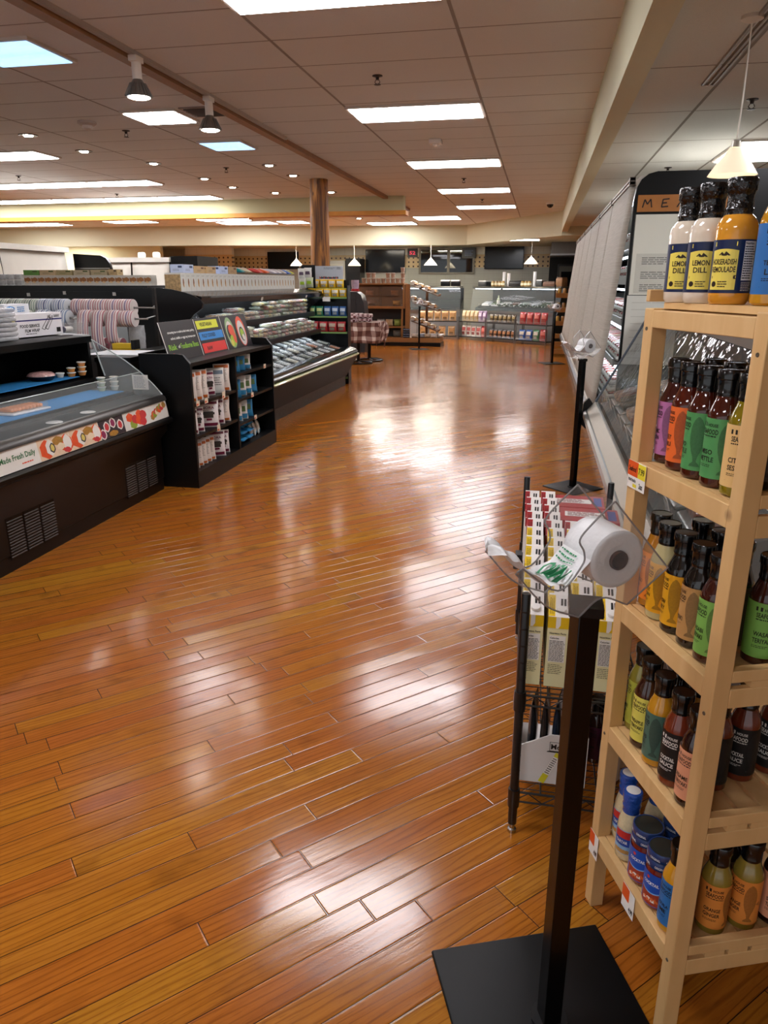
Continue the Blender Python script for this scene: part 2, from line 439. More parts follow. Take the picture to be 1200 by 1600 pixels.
# white tiled wall pieces far left, in front of the back wall
mb = MB(); mb.box(-17, -11.2, 21.4, 21.55, 0, 2.6); struct(mb.build('wall_dairy', CREAM2))
mb = MB(); mb.box(-11.2, -9.6, 23.0, 23.15, 0, 2.6); struct(mb.build('wall_bakery_return', DELIW))
# round log pillar
def log_mat(nt, b, tc):
    L = nt.links
    mp = node(nt, 'Mapping'); mp.inputs['Scale'].default_value = (14, 14, 1.2); L.new(tc.outputs['Object'], mp.inputs['Vector'])
    n = node(nt, 'TexNoise', Scale=1.0, Detail=5.0, Distortion=1.0); L.new(mp.outputs[0], n.inputs['Vector'])
    r = node(nt, 'ValToRGB'); L.new(n.outputs['Fac'], r.inputs[0])
    r.color_ramp.elements[0].position = 0.36; r.color_ramp.elements[0].color = lin('#55300f')
    r.color_ramp.elements[1].position = 0.62; r.color_ramp.elements[1].color = lin('#bd7c30')
    mp2 = node(nt, 'Mapping'); mp2.inputs['Scale'].default_value = (9, 9, 5); L.new(tc.outputs['Object'], mp2.inputs['Vector'])
    k = node(nt, 'TexVoronoi', Scale=1.0); L.new(mp2.outputs[0], k.inputs['Vector'])
    kr = node(nt, 'MapRange', i1=0.08, i2=0.2, i3=0.8, i4=0.0); L.new(k.outputs['Distance'], kr.inputs[0])
    L.new(mixc(nt, kr.outputs[0], r.outputs[0], lin('#3c200e')), b.inputs['Base Color'])
    bp = node(nt, 'Bump', Strength=0.5, Distance=0.02); L.new(n.outputs['Fac'], bp.inputs['Height']); L.new(bp.outputs[0], b.inputs['Normal'])
    b.inputs['Roughness'].default_value = 0.45
mb = MB(); mb.lathe([(0.155, 0), (0.15, 0.8), (0.147, 1.6), (0.144, 2.3), (0.14, 3.06)], (0, 0, 0), 24)
o = struct(mb.build('pillar', MP('peeled_log', log_mat), loc=(-3.44, 11.78, 0)))

# ------------------------------------------------------------------ ceiling lights
def panel_mat(name, col, k):
    def fn(nt, b, tc):
        L = nt.links
        sp = node(nt, 'SeparateXYZ'); L.new(tc.outputs['Object'], sp.inputs[0])
        w = math_(nt, 'ABSOLUTE', math_(nt, 'SINE', math_(nt, 'MULTIPLY', sp.outputs['Y'], 10.5)))
        mr = node(nt, 'MapRange', i1=0.0, i2=1.0, i3=0.9 * k, i4=1.1 * k); L.new(w, mr.inputs[0])
        b.inputs['Base Color'].default_value = (0.8, 0.8, 0.8, 1)
        b.inputs['Emission Color'].default_value = lin(col); L.new(mr.outputs[0], b.inputs['Emission Strength'])
    return MP(name, fn)
WARM = panel_mat('panel_warm', '#f4f3f8', PANEL); COOL = panel_mat('panel_cool', '#8fc4f5', 1.1); KITCH = panel_mat('panel_kitchen', '#fff6e6', PANEL * 1.8); SOFT = panel_mat('panel_soft', '#f4f3f8', PANEL)
FRAME = M('#c9bfb4', 0.5)
def ceiling_light(x0, x1, y0, y1, label, m=WARM, z=3.05):
    t = thing('ceiling_light', label, 'light', ((x0 + x1) / 2, (y0 + y1) / 2, z), 0, 'flat fluorescent panels in the ceiling grid')
    hx, hy = (x1 - x0) / 2, (y1 - y0) / 2
    f = MB(); w = 0.028
    f.box(-hx, hx, -hy, -hy + w, -0.02, 0); f.box(-hx, hx, hy - w, hy, -0.02, 0)
    f.box(-hx, -hx + w, -hy + w, hy - w, -0.02, 0); f.box(hx - w, hx, -hy + w, hy - w, -0.02, 0)
    f.build('frame', FRAME, t)
    d = MB(); d.box(-hx + w, hx - w, -hy + w, hy - w, -0.026, -0.004); d.build('diffuser', m, t)
rows = [('behind the viewer', -1.9), ('almost overhead', 1.3), ('nearest in view, cut by the top edge', 4.36), ('second of the aisle row, beyond the black sprinkler', 7.44), ('third of the aisle row, beyond the smoke detector', 10.53), ('fourth of the aisle row ahead', 13.55), ('fifth of the aisle row, last before the deli soffit', 16.45)]
for t, y in rows:
    ceiling_light(-1.825, -0.605, y - 0.305, y + 0.305, 'long warm ceiling light panel, ' + t, WARM)
ceiling_light(-3.12, -2.02, 18.5, 19.4, 'ceiling light panel between the aisle row and the deli soffit')
ceiling_light(-4.6, -3.35, 20.05, 20.9, 'ceiling light panel just before the soffit over the bakery')
ceiling_light(-3.92, -3.31, 4.8, 5.35, 'bluish square ceiling light panel beside the nearest track lamp', COOL)
ceiling_light(-3.9, -3.35, 6.88, 7.42, 'white square ceiling light panel beside the slotted air vent', SOFT)
ceiling_light(-3.87, -3.34, 8.43, 8.96, 'small bluish ceiling light panel beyond the air vent', COOL)
ceiling_light(-7.1, -6.0, 8.55, 9.1, 'long ceiling light panel over the dairy side, nearest there', SOFT)
for k in range(3):
    ceiling_light(-9.15 + 1.06 * k, -8.1 + 1.06 * k, 11.2, 11.75, 'ceiling light panel in nearer continuous bright row, %s from its aisle end' % ORD[2 - k], SOFT)
for k in range(5):
    ceiling_light(-11.3 + 1.08 * k, -10.23 + 1.08 * k, 13.35, 13.92, 'ceiling light panel in bright row against the bulkhead, %s from its aisle end' % ORD[4 - k], SOFT)
for (x0, x1, y0, y1, t) in ((-14.9, -12.6, 18.5, 19.3, 'farthest from the pillar beyond the bulkhead'), (-11.1, -9.85, 18.2, 18.9, 'in the middle of the ceiling beyond the bulkhead'), (-8.5, -7.2, 17.9, 18.7, 'nearer one beside the pillar beyond the bulkhead'), (-8.4, -6.95, 19.1, 19.95, 'last before the soffit left of the pillar'), (-6.75, -6.05, 19.1, 19.9, 'short one just left of the pillar')):
    ceiling_light(x0, x1, y0, y1, 'ceiling light panel, ' + t, SOFT)
ceiling_light(1.61, 2.2, 7.5, 8.69, 'ceiling light panel behind the near pendant lamp over the meat department', SOFT, 2.73)
ceiling_light(1.61, 2.2, 3.85, 5.03, 'ceiling light panel over the meat counter out of view', SOFT, 2.73)
ceiling_light(1.61, 2.2, 11.2, 12.3, 'ceiling light panel hidden behind the curtained meat case', SOFT, 2.73)
ceiling_light(-6.4, -5.2, 3.0, 3.6, 'ceiling light panel over the sushi workspace out of view', SOFT)
ceiling_light(-6.4, -5.2, -1.0, -0.4, 'ceiling light panel behind the viewer over the sales floor', SOFT)

# recessed spots
for x0, x1, y0, y1, w in ((-7.4, -6.2, 21.3, 21.8, 'far left one'), (-5.4, -4.2, 21.5, 22.0, 'over the kitchen oven'), (-3.6, -2.4, 21.7, 22.2, 'before the window'), (-1.0, -.1, 20.05, 20.6, 'before the third television'), (-14.5, -13.0, 20.5, 20.9, 'added unseen to brighten the dairy wall')):  # last panel is added out of sight to brighten the dairy wall
    ceiling_light(x0, x1, y0, y1, 'kitchen light panel under the deli soffit, ' + w, KITCH if w[:3] != 'bef' or 'window' in w else SOFT, 2.6)
LAMP = M('#ffffff', 0.4, emit='#fff6e8', es=SPOT)
SPOTS = [(-5.47, 7.74), (-5.47, 8.76), (-5.12, 9.8), (-5.11, 11.34), (-5.1, 12.4), (-3.68, 10.26), (-3.68, 11.27), (-4.68, 13.3), (-3.69, 13.4), (-4.5, 18.86), (-7.2, 18.3)]
WHERE = ['nearest, at the dairy side', 'second at the dairy side', 'third, nearer the pillar', 'fourth, over the cracker boxes', 'fifth, before the bulkhead', 'near the small bluish panel', 'just before the pillar', 'against the bulkhead above the long case', 'beside the pillar top', 'beyond the bulkhead right of pillar', 'beyond the bulkhead far from pillar']
for (x, y), w in zip(SPOTS, WHERE):
    t = thing('recessed_spotlight', 'small round recessed ceiling spotlight, ' + w, 'light', (x, y, 3.05), 0, 'recessed spotlights in the ceiling')
    r = MB(); r.lathe([(0.1, 0.0), (0.1, -0.008), (0.075, -0.01), (0.06, -0.003), (0.06, 0)], n=20); r.build('trim_ring', M('#5d5550', 0.35, 0.6), t)
    l = MB(); l.lathe([(0.052, -0.004), (0.045, -0.014), (0.02, -0.018), (0.0, -0.019)], n=16); l.build('lamp', LAMP, t)
# track lamps on the ceiling track
mb = MB(); mb.box(-2.83, -2.795, 3.4, 8.4, 3.025, 3.05); mb.box(-2.825, -2.80, 3.4, 8.4, 3.02, 3.026)
tr_o = mb.build('lighting_track', M('#a79b90', 0.4)); tag(tr_o, 'thin pale lighting track along the brown ceiling strip', 'track')
for (x, y), w in (((-2.81, 5.25), 'nearer of the two'), ((-2.81, 6.42), 'farther of the two, beside the white square panel')):
    t = thing('track_lamp', 'grey ribbed track lamp with lit face, ' + w, 'light', (x, y, 3.02), 0, 'track lamps on the ceiling')
    a = MB(); a.box(-0.03, 0.03, -0.05, 0.05, -0.035, 0); a.lathe([(0.033, -0.14), (0.033, -0.035)], n=16); a.build('socket', M('#e2d8cc', 0.4), t)
    h = MB(); n = 40
    prof = [(0.032, -0.14), (0.045, -0.165), (0.065, -0.2), (0.083, -0.235), (0.087, -0.25)]
    h.lathe(prof, n=n); 
    for k in range(20):
        an = 2 * PI * k / 20
        h.add([(math.cos(an + d) * r, math.sin(an + d) * r, z) for d, r, z in ((-0.03, 0.045, -0.165), (0.03, 0.045, -0.165), (0.03, 0.09, -0.245), (-0.03, 0.09, -0.245), (0, 0.056, -0.162), (0, 0.096, -0.243))], [(0, 1, 4), (0, 4, 5, 3), (1, 2, 5, 4)])
    h.build('heat_sink', M('#8c8984', 0.35, 0.7), t)
    l = MB(); l.lathe([(0.078, -0.249), (0.06, -0.256), (0, -0.258)], n=24); l.build('lamp_face', LAMP, t)
# slotted air vent
t = thing('air_vent', 'dark slotted air vent in the ceiling beside the white square light', 'vent', (-3.11, 7.05, 3.05))
f = MB(); f.box(-0.19, 0.19, -0.19, -0.16, -0.012, 0); f.box(-0.19, 0.19, 0.16, 0.19, -0.012, 0); f.box(-0.19, -0.16, -0.16, 0.16, -0.012, 0); f.box(0.16, 0.19, -0.16, 0.16, -0.012, 0)
f.build('frame', M('#8a7c72', 0.5), t)
f = MB(); f.box(-0.16, 0.16, -0.16, 0.16, -0.002, 0); f.build('opening', M('#2a2421', 0.8), t)
f = MB()
for k in range(7): f.cbox((0, -0.135 + 0.045 * k, -0.012), (0.32, 0.03, 0.003), rx(0.6))
f.build('grille', M('#8f8177', 0.5), t)
# sprinklers, detectors, camera
def sprinkler(x, y, w):
    z = 2.73 if x > .5 else 3.05
    t = thing('ceiling_sprinkler', 'small dark ceiling sprinkler head, ' + w, 'sprinkler', (x, y, z), 0, 'sprinkler heads on the ceiling')
    a = MB(); a.lathe([(0.04, 0), (0.04, -0.005), (0.014, -0.012), (0.012, -0.03)], n=14)
    a.tube([(0.012, 0, -0.03), (0.02, 0, -0.045), (0.006, 0, -0.06)], 0.003, 6); a.tube([(-0.012, 0, -0.03), (-0.02, 0, -0.045), (-0.006, 0, -0.06)], 0.003, 6)
    a.build('body', M('#2b211c', 0.4, 0.5), t)
    a = MB(); a.lathe([(0.026, -0.06), (0.026, -0.063), (0.006, -0.066)], n=12); a.build('deflector', M('#2b211c', 0.4, 0.5), t)
for x, y, w in ((-1.32, 6.18, 'between the first two aisle lights'), (-4.32, 7.73, 'on the tiles beyond the track lamps'), (-4.34, 10.36, 'before the bulkhead near the pillar'), (1.32, 5.95, 'beside the near pendant lamp cord'), (1.26, 9.1, 'farther one over the meat department'), (-7.67, 10.5, 'over the dairy side'), (-7.5, 12.9, 'just before the bulkhead'), (-1.25, 12.1, 'between the third and fourth aisle lights'), (-1.2, 15.1, 'between the fourth and fifth aisle lights')):
    sprinkler(x, y, w)
t = thing('smoke_detector', 'white strobe detector on the ceiling between the second and third aisle lights', 'detector', (-1.24, 8.87, 3.05))
a = MB(); a.rbox(-0.07, 0.07, -0.07, 0.07, -0.05, 0, 0.012); a.build('body', M('#d8cfc6', 0.4), t)
a = MB(); a.lathe([(0.035, -0.05), (0.03, -0.065), (0.012, -0.075), (0, -0.076)], n=16); a.build('lens', M('#f0e9e0', 0.15), t)
t = thing('motion_sensor', 'round white sensor on the ceiling tiles left of the track lamps', 'detector', (-4.46, 7.25, 3.05))
a = MB(); a.lathe([(0.09, 0), (0.09, -0.02), (0.07, -0.035)], n=20); a.build('base', M('#b5a79d', 0.5), t)
a = MB(); a.lathe([(0.05, -0.035), (0.045, -0.06), (0.02, -0.075), (0, -0.078)], n=16); a.build('lens', M('#c9bcb2', 0.3), t)
t = thing('security_camera', 'small dark dome camera on the ceiling by the cream beam', 'camera', (0.07, 16.05, 3.05))
a = MB(); a.lathe([(0.08, 0), (0.08, -0.03)], n=18); a.build('base', M('#ddd6cc', 0.4), t)
a = MB(); a.lathe([(0.065, -0.03), (0.06, -0.06), (0.035, -0.085), (0, -0.095)], n=18); a.build('dome', M('#15100e', 0.08), t)
# linear slot diffusers over the meat side
mb = MB(); z = 2.73
for x in (0.9, 0.965): mb.box(x, x + .015, 2.6, 5.45, z - .015, z)
mb.box(.9, .98, 5.435, 5.45, z - .015, z); mb.box(.935, .943, 2.6, 5.434, z - .02, z)
o = mb.build('slot_diffuser', M('#8f8a80', 0.45)); tag(o, 'long narrow slot diffuser in the ceiling above the meat counter', 'vent')
# ------------------------------------------------------------------ wooden sauce rack in the near corner
def pine_mat(nt, b, tc):
    L = nt.links
    mp = node(nt, 'Mapping'); mp.inputs['Scale'].default_value = (22, 22, 2.2); L.new(tc.outputs['Object'], mp.inputs['Vector'])
    n = node(nt, 'TexNoise', Scale=1.0, Detail=5.0, Distortion=0.8); L.new(mp.outputs[0], n.inputs['Vector'])
    c = mixc(nt, n.outputs['Fac'], lin('#c99b5f'), lin('#e3bf88'))
    k = node(nt, 'TexVoronoi', Scale=4.5); L.new(tc.outputs['Object'], k.inputs['Vector'])
    kr = node(nt, 'MapRange', i1=0.03, i2=0.07, i3=0.75, i4=0.0); L.new(k.outputs['Distance'], kr.inputs[0])
    w = node(nt, 'TexNoise', Scale=3.0, Detail=4.0); L.new(tc.outputs['Object'], w.inputs['Vector'])
    wr = node(nt, 'MapRange', i1=0.55, i2=0.8, i3=0.0, i4=0.35); L.new(w.outputs['Fac'], wr.inputs[0])
    c = mixc(nt, wr.outputs[0], c, lin('#8d6a44'))
    c = mixc(nt, kr.outputs[0], c, lin('#6b4020'))
    L.new(c, b.inputs['Base Color']); b.inputs['Roughness'].default_value = 0.55
WOOD = MP('raw_pine', pine_mat)
RA = math.radians(21)
RX, RY = 0.209, 1.622
def R2W(e, l, z=0.0):
    """rack coordinates (e along its short end towards the viewer, l along its long side) to the world"""
    return (RX + math.sin(RA) * e + math.cos(RA) * l, RY - math.cos(RA) * e + math.sin(RA) * l, z)
LV = [0.222, 0.54, 0.858, 1.187, 1.512]
rack = thing('wooden_rack', 'raw pine slatted rack full of sauce bottles in the near corner', 'rack', (RX, RY, 0), RA)
PW, ED, RL = 0.034, 0.387, 0.94
for (x, y) in ((0, -PW), (0, -ED), (RL - PW, -PW), (RL - PW, -ED)):
    p = MB(); p.box(x, x + PW, y, y + PW, 0, 1.5 if y > -0.2 else 1.505); p.build('post', WOOD, rack, bevel=0.002)
for i, z in enumerate(LV):
    th = 0.034 if i == 4 else 0.042
    top = z if i < 4 else 1.497
    for x in (0.0, RL - 0.02):
        r = MB(); r.box(x, x + 0.02, -ED + PW, -PW, top - th, top); r.build('end_rail', WOOD, rack, bevel=0.0015)
    for y in (-ED, -0.014):
        r = MB(); r.box(PW, RL - PW, y, y + 0.014, z - 0.052, z - 0.0125); r.build('long_rail', WOOD, rack, bevel=0.0015)
        if (i < 4) == (y < -0.2):
            r = MB(); r.box(PW if i < 4 else 0.0, RL - PW, y, y + (.014 if i == 4 else .02), z + 0.0005, z + 0.024); r.build('lip_rail', WOOD, rack, bevel=0.0015)
    d = MB(); x = 0.021
    while x < RL - 0.06:
        d.box(x, x + 0.044, -ED + 0.001, -0.001, z - 0.012, z) if x > PW else d.box(x, x + 0.044, -ED + PW + .001, -PW - 0.001, z - 0.012, z)
        x += 0.053
    d.build('slatted_shelf', WOOD, rack)
sb = MB()
for e, z in ((0.015, 1.46), (0.37, 1.44), (0.37, 0.79), (0.015, 0.51), (0.37, 0.2), (0.015, 0.19)):
    T = sb.T; sb.T = tr(0, -e, z) @ ry(-PI / 2); sb.lathe([(0.004, 0), (0.0035, 0.0015), (0, 0.001)], n=10); sb.T = T
sb.build('screw', M('#6c655a', 0.4, 0.8), rack)

INK = M('#15130f', 0.5, var=0.0)
PAPER = M('#ece9e2', 0.55, var=0.02)
# ---- bottles
def cyl(r, a0=0.0):
    def fn(u, v): return (r * math.sin(u / r + a0), -r * math.cos(u / r + a0), v)
    return fn
def fish(mb, r, a0, m, v0=0.026, v1=0.121, w=0.0135):
    prof = [(0, .15), (.06, .28), (.16, .28), (.3, .62), (.45, .9), (.6, 1.0), (.75, .95), (.86, .75), (.94, .5), (1, .12)]
    prof[0:3] = [(0, .75), (.05, .6), (.1, .22), (.2, .34)]
    fn = cyl(r, a0); cols = 4; vs = []; fs = []
    for t, hw in prof:
        for k in range(cols + 1): vs.append(fn(w * hw * (2 * k / cols - 1), v0 + (v1 - v0) * t))
    for i in range(len(prof) - 1):
        for k in range(cols): fs.append((i * 5 + k, i * 5 + k + 1, i * 5 + k + 6, i * 5 + k + 5))
    mb.add(vs, fs, m, True)
    f2 = cyl(r + .0002, a0)
    mb.add([f2(w * .9, .072), f2(w * 1.7, .066), f2(w * 1.6, .078)], [(0, 1, 2)], m)
def facts(mb, fn, u0, u1, v0, v1, white, ink):
    n = 6
    for k in range(n):
        a, b_ = u0 + (u1 - u0) * k / n, u0 + (u1 - u0) * (k + 1) / n
        mb.quad(fn(a, v0), fn(b_, v0), fn(b_, v1), fn(a, v1), white)
    return
def dark(h, k=0.62):
    return '#' + ''.join('%02x' % int(int(h[i:i + 2], 16) * k) for i in (1, 3, 5))
def sauce(col, liq, words, ink='#17140f', fishc=None):
    """black-capped sauce bottle with a coloured wrap label"""
    t = thing('sauce_bottle', 'sauce bottle', 'bottle')
    b = MB(); b.lathe([(0.0, 0.003), (0.026, 0.0), (0.0305, 0.004), (0.031, 0.012), (0.031, 0.126), (0.030, 0.135), (0.0265, 0.146), (0.0225, 0.156), (0.0195, 0.166), (0.0185, 0.172)], n=28)
    b.build('body', M(liq, 0.06, coat=0.7, var=0.12, scale=40), t)
    c = MB(); c.lathe([(0.0188, 0.163), (0.0195, 0.164), (0.0192, 0.170), (0.0205, 0.171), (0.0205, 0.174), (0.0195, 0.176), (0.0205, 0.192), (0.0205, 0.196), (0.0228, 0.198), (0.0228, 0.212), (0.0215, 0.2145), (0.0205, 0.2135), (0, 0.2135)], n=28)
    c.build('cap', M('#0b0a0b', 0.18, coat=0.5, var=0.1), t)
    l = MB(); R = 0.0313
    l.lathe([(R, 0.018), (R, 0.128)], n=36, m=0); l.f = l.f[:36]; l.mi = l.mi[:36]; l.sm = l.sm[:36]
    R += 0.0004
    fish(l, R, math.radians(58), 2)
    f0 = cyl(R)
    l.quad(f0(-.021, .112), f0(-.009, .112), f0(-.009, .120), f0(-.021, .120), 1)
    text(l, 'HOUSE', 0.005, .1125, .0060, f0, 1, w=.021)
    text(l, 'SEAFOOD', -0.001, .099, .0095, f0, 1, w=.036)
    lines(l, -.019, .017, .0935, .0975, 1, f0, 1, frac=.55, jag=.1, seg=9)
    v = .062 if len(words) > 1 else .055
    for wd in words:
        text(l, wd, -0.003, v, .0092, f0, 1, w=min(.034, .0052 * len(wd) + .006)); v -= .0135
    lines(l, -.02, .012, v + .003, v + .009, 2, f0, 1, frac=.4, seg=9)
    l.quad(f0(-.022, .0292), f0(.024, .0292), f0(.024, .0298), f0(-.022, .0298), 1)
    fb = cyl(R, math.radians(168))
    facts(l, fb, -.014, .014, .03, .12, 3, 4)
    fb2 = cyl(R + .0002, math.radians(168)); text(l, 'Nutrition Facts', 0, .113, .004, fb2, 4, w=.025); lines(l, -.0125, .0125, .034, .111, 14, fb2, 4)
    l.build('label', [M(col, 0.5, var=0.03), M(ink, 0.5, var=0.0), M(fishc or dark(col, 0.72), 0.5, var=0.25, scale=260), PAPER, INK], t)
    return Proto(t)
def dressing(liq, words):
    """round-shouldered bottle with a navy and yellow label and shrink-wrapped neck"""
    t = thing('dressing_bottle', 'dressing bottle', 'bottle')
    b = MB(); b.lathe([(0.0, 0.003), (0.030, 0.0), (0.0335, 0.006), (0.034, 0.016), (0.034, 0.122), (0.0325, 0.134), (0.028, 0.143), (0.0225, 0.148), (0.021, 0.151)], n=30)
    b.build('body', M(liq, 0.08, coat=0.6, var=0.08, scale=60), t)
    c = MB(); c.lathe([(0.0225, 0.145), (0.023, 0.147), (0.022, 0.152), (0.0235, 0.157), (0.0215, 0.161), (0.0212, 0.178), (0.0228, 0.184), (0.0245, 0.186), (0.0245, 0.204), (0.0232, 0.207), (0, 0.2065)], n=26)
    c.build('shrink_band', M('#0b0a0b', 0.16, coat=0.6, var=0.1, bump=0.6, bscale=110), t)
    l = MB(); R = 0.0343
    l.lathe([(R, 0.019), (R, 0.107)], n=40, m=0); l.f = l.f[:40]; l.mi = l.mi[:40]; l.sm = l.sm[:40]
    R += .0004; f0 = cyl(R)
    for k in range(8):
        a, b_ = -.0235 + .047 * k / 8, -.0235 + .047 * (k + 1) / 8
        l.quad(f0(a, .0245), f0(b_, .0245), f0(b_, .089 + .003 * math.sin(PI * (k + 1) / 8)), f0(a, .089 + .003 * math.sin(PI * k / 8)), 1)
    f1 = cyl(R + .0003)
    l.quad(f1(-.02, .0965), f1(.02, .0965), f1(.02, .1035), f1(-.02, .1035), 1)
    f2 = cyl(R + .0005); text(l, 'ER', .012, .0975, .005, f2, 0, w=.011)
    l.add([f1(-.01, .082), f1(-.004, .087), f1(0, .0835), f1(.003, .088), f1(.008, .084), f1(.011, .081), f1(0, .0805)], [(0, 1, 2), (2, 3, 4), (0, 2, 6), (2, 4, 6), (4, 5, 6)], 2)
    v = .066
    for wd in words: text(l, wd, 0, v, .0095, f1, 2, w=min(.043, .0062 * len(wd))); v -= .0125
    l.quad(f1(-.02, .0435), f1(.02, .0435), f1(.02, .0475), f1(-.02, .0475), 2); l.add([f1(.02, .0425), f1(.024, .0425), f1(.022, .0455), f1(.024, .0485), f1(.02, .0485)], [(0, 1, 2, 3, 4)], 2)
    lines(l, -.006, .012, .028, .04, 3, f1, 2, frac=.4, seg=3)
    l.add([f1(-.014 + .005 * math.cos(k * PI / 4), .034 + .005 * math.sin(k * PI / 4)) for k in range(8)], [tuple(range(8))], 2)
    fb = cyl(R, math.radians(75)); facts(l, fb, -.013, .013, .04, .104, 3, 4)
    fb2 = cyl(R + .0002, math.radians(75)); text(l, 'Nutrition', -.003, .0985, .004, fb2, 4, w=.018); lines(l, -.012, .012, .042, .097, 14, fb2, 4)
    lines(l, -.012, .012, .022, .038, 6, fb2, 3, frac=.3)
    l.build('label', [M('#14224a', 0.35, var=0.05), M('#ecd85e', 0.4, var=0.03), M('#2b1d0c', 0.5, var=0), PAPER, INK], t)
    return Proto(t)
def place(p, e, l, z, label, turn=-84, group='sauce bottles on the wooden rack'):
    x, y, _ = R2W(e, l)
    return p.put((x, y, z + .0008), label, group=group, rot=(0, 0, math.radians(turn)))
P_pink = sauce('#ad6b9b', '#3a1410', ['BALSAMIC', 'ONION'])
P_orng = sauce('#e86a2a', '#4a170c', ['SWEET', 'CHILI'])
P_gren = sauce('#4f9455', '#40150c', ['MISO', 'NETTLE'])
P_citr = sauce('#e0b878', '#7a6a14', ['CITRUS', 'SESAME'])
P_ylpl = sauce('#e9a818', '#b5a878', ['HONEY', 'DIJON'])
P_yldk = sauce('#e2a41c', '#14100e', ['YELLOW', 'CURRY'])
P_tan = sauce('#b98a52', '#16100d', ['TERIYAKI'])
P_wasb = sauce('#78ad50', '#3a1810', ['WASABI', 'TERIYAKI'])
P_ambr = sauce('#e8862c', '#a66a16', ['MANGO'])
P_lime = sauce('#a3a63c', '#7d7326', ['LIME'])
P_pine = sauce('#d9cf5c', '#35180f', ['PINEAPPLE', 'TERIYAKI'])
P_teal = sauce('#47685a', '#b8801c', ['MUSTARD', 'DILL'])
P_blk = sauce('#0f0f10', '#6b2a16', ['COCKTAIL', 'SAUCE'], ink='#d9d6cf', fishc='#1d1b1c')
P_salm = sauce('#dd9a77', '#2a1512', ['SESAME', 'TERIYAKI'])
P_blue = sauce('#2f6fb2', '#c48a1c', ['TEQUILA', 'LIME'])
P_ogin = sauce('#dd8a3a', '#8f7a2e', ['ORANGE', 'GINGER'])
P_dark = sauce('#4a3a30', '#1c100c', ['GARLIC'])
D_lem = dressing('#ddd0bc', ['LEMON', 'DILL'])
D_hor = dressing('#d9962f', ['HORSERADISH', 'REMOULADE'])
z5, z4, z3, z2, z1 = LV
T_ = LV[4]
G = 'dressing bottles on top of the wooden rack'
place(D_lem, .05, .047, T_, 'creamy lemon dill dressing bottle at far end of rack top', -25, G)
place(D_lem, .1195, .047, T_, 'creamy lemon dill dressing bottle beside the orange horseradish one on rack top', -25, G)
place(D_hor, .197, .05, T_, 'orange horseradish dressing bottle at the front of the rack top', -38, G)
place(D_hor, .21, .125, T_, 'orange dressing bottle half hidden behind the front horseradish one', -40, G)
place(P_blue, .285, .068, T_, 'blue label bottle at the edge of the photo on rack top', -11)
S4, S3, S2, S1 = LV[3], LV[2], LV[1], LV[0]
place(P_pink, .042, .066, S4, 'pink label sauce bottle on the upper rack shelf')
place(P_orng, .106, .056, S4, 'bright orange label sauce bottle on the upper rack shelf')
place(P_gren, .17, .052, S4, 'green label sauce bottle beside the orange one on upper shelf')
place(P_gren, .2345, .052, S4, 'green label sauce bottle beside the cream citrus one', -58)
place(P_citr, .298, .052, S4, 'cream label citrus sesame bottle with olive liquid on upper shelf', -22)
for i, e in enumerate((.06, .128, .196, .264)):
    place(P_dark, e, .133, S4, 'black capped bottle in second row of upper shelf, %s from far end' % ORD[i])
for i, e in enumerate((.10, .17, .24)):
    place(P_dark, e, .2, S4, 'black capped bottle in third row of upper shelf, %s from far end' % ORD[i])
place(P_pine, .32, .2, S4, 'dark bottle seen past the near post on the upper shelf', -11)
place(P_ambr, .042, .066, S3, 'orange label bottle with amber sauce behind the clear bag holder')
place(P_ylpl, .105, .05, S3, 'yellow label bottle with pale creamy sauce on the middle shelf')
place(P_yldk, .169, .048, S3, 'yellow label bottle with black sauce on the middle shelf')
place(P_tan, .233, .048, S3, 'tan label bottle with black sauce on the middle shelf')
place(P_wasb, .2965, .046, S3, 'light green label bottle beside the near post on middle shelf', -72)
for i, e in enumerate((.10, .17, .235)):
    place(P_dark, e, .128, S3, 'black capped bottle in second row of middle shelf, %s from far end' % ORD[i])
place(P_wasb, .315, .135, S3, 'green wasabi teriyaki bottle to the outer side of the near post', -8)
place(P_wasb, .315, .208, S3, 'green label bottle cut by the photo edge on middle shelf', -50)
place(P_lime, .044, .066, S2, 'olive green label sauce bottle on the lower shelf')
place(P_pine, .107, .047, S2, 'pale yellow label pineapple teriyaki bottle on the lower shelf', -45)
place(P_teal, .1715, .042, S2, 'dark green label bottle with amber sauce on lower shelf')
place(P_blk, .2405, .042, S2, 'black label cocktail sauce bottle near the post on lower shelf', -40)
place(P_salm, .306, .042, S2, 'salmon label bottle against the near post on lower shelf', -55)
place(P_ambr, .185, .118, S2, 'amber bottle in second row of the lower shelf')
place(P_dark, .11, .118, S2, 'dark bottle in second row of the lower shelf')
place(P_blk, .262, .115, S2, 'black label bottle in second row of the lower shelf', -40)
place(P_blk, .245, .19, S2, 'black label cocktail sauce bottle out past the near post', -30)
place(P_blk, .235, .268, S2, 'black label cocktail sauce bottle at photo edge, lower shelf', -30)
place(P_blue, .31, .04, S1, 'blue label bottle with yellow sauce behind the near post, bottom shelf', -60)
place(P_ogin, .322, .122, S1, 'orange ginger sauce bottle just past the near post, bottom shelf', -11)
place(P_ogin, .322, .195, S1, 'orange ginger sauce bottle turned to show its fish, bottom shelf', -52)
place(P_salm, .325, .268, S1, 'pink sesame teriyaki bottle at the photo edge, bottom shelf', -14)
place(P_dark, .26, .19, S1, 'dark bottle behind the two orange ginger ones, bottom shelf')
place(P_dark, .25, .245, S1, 'dark bottle behind the pink sesame one, bottom shelf')
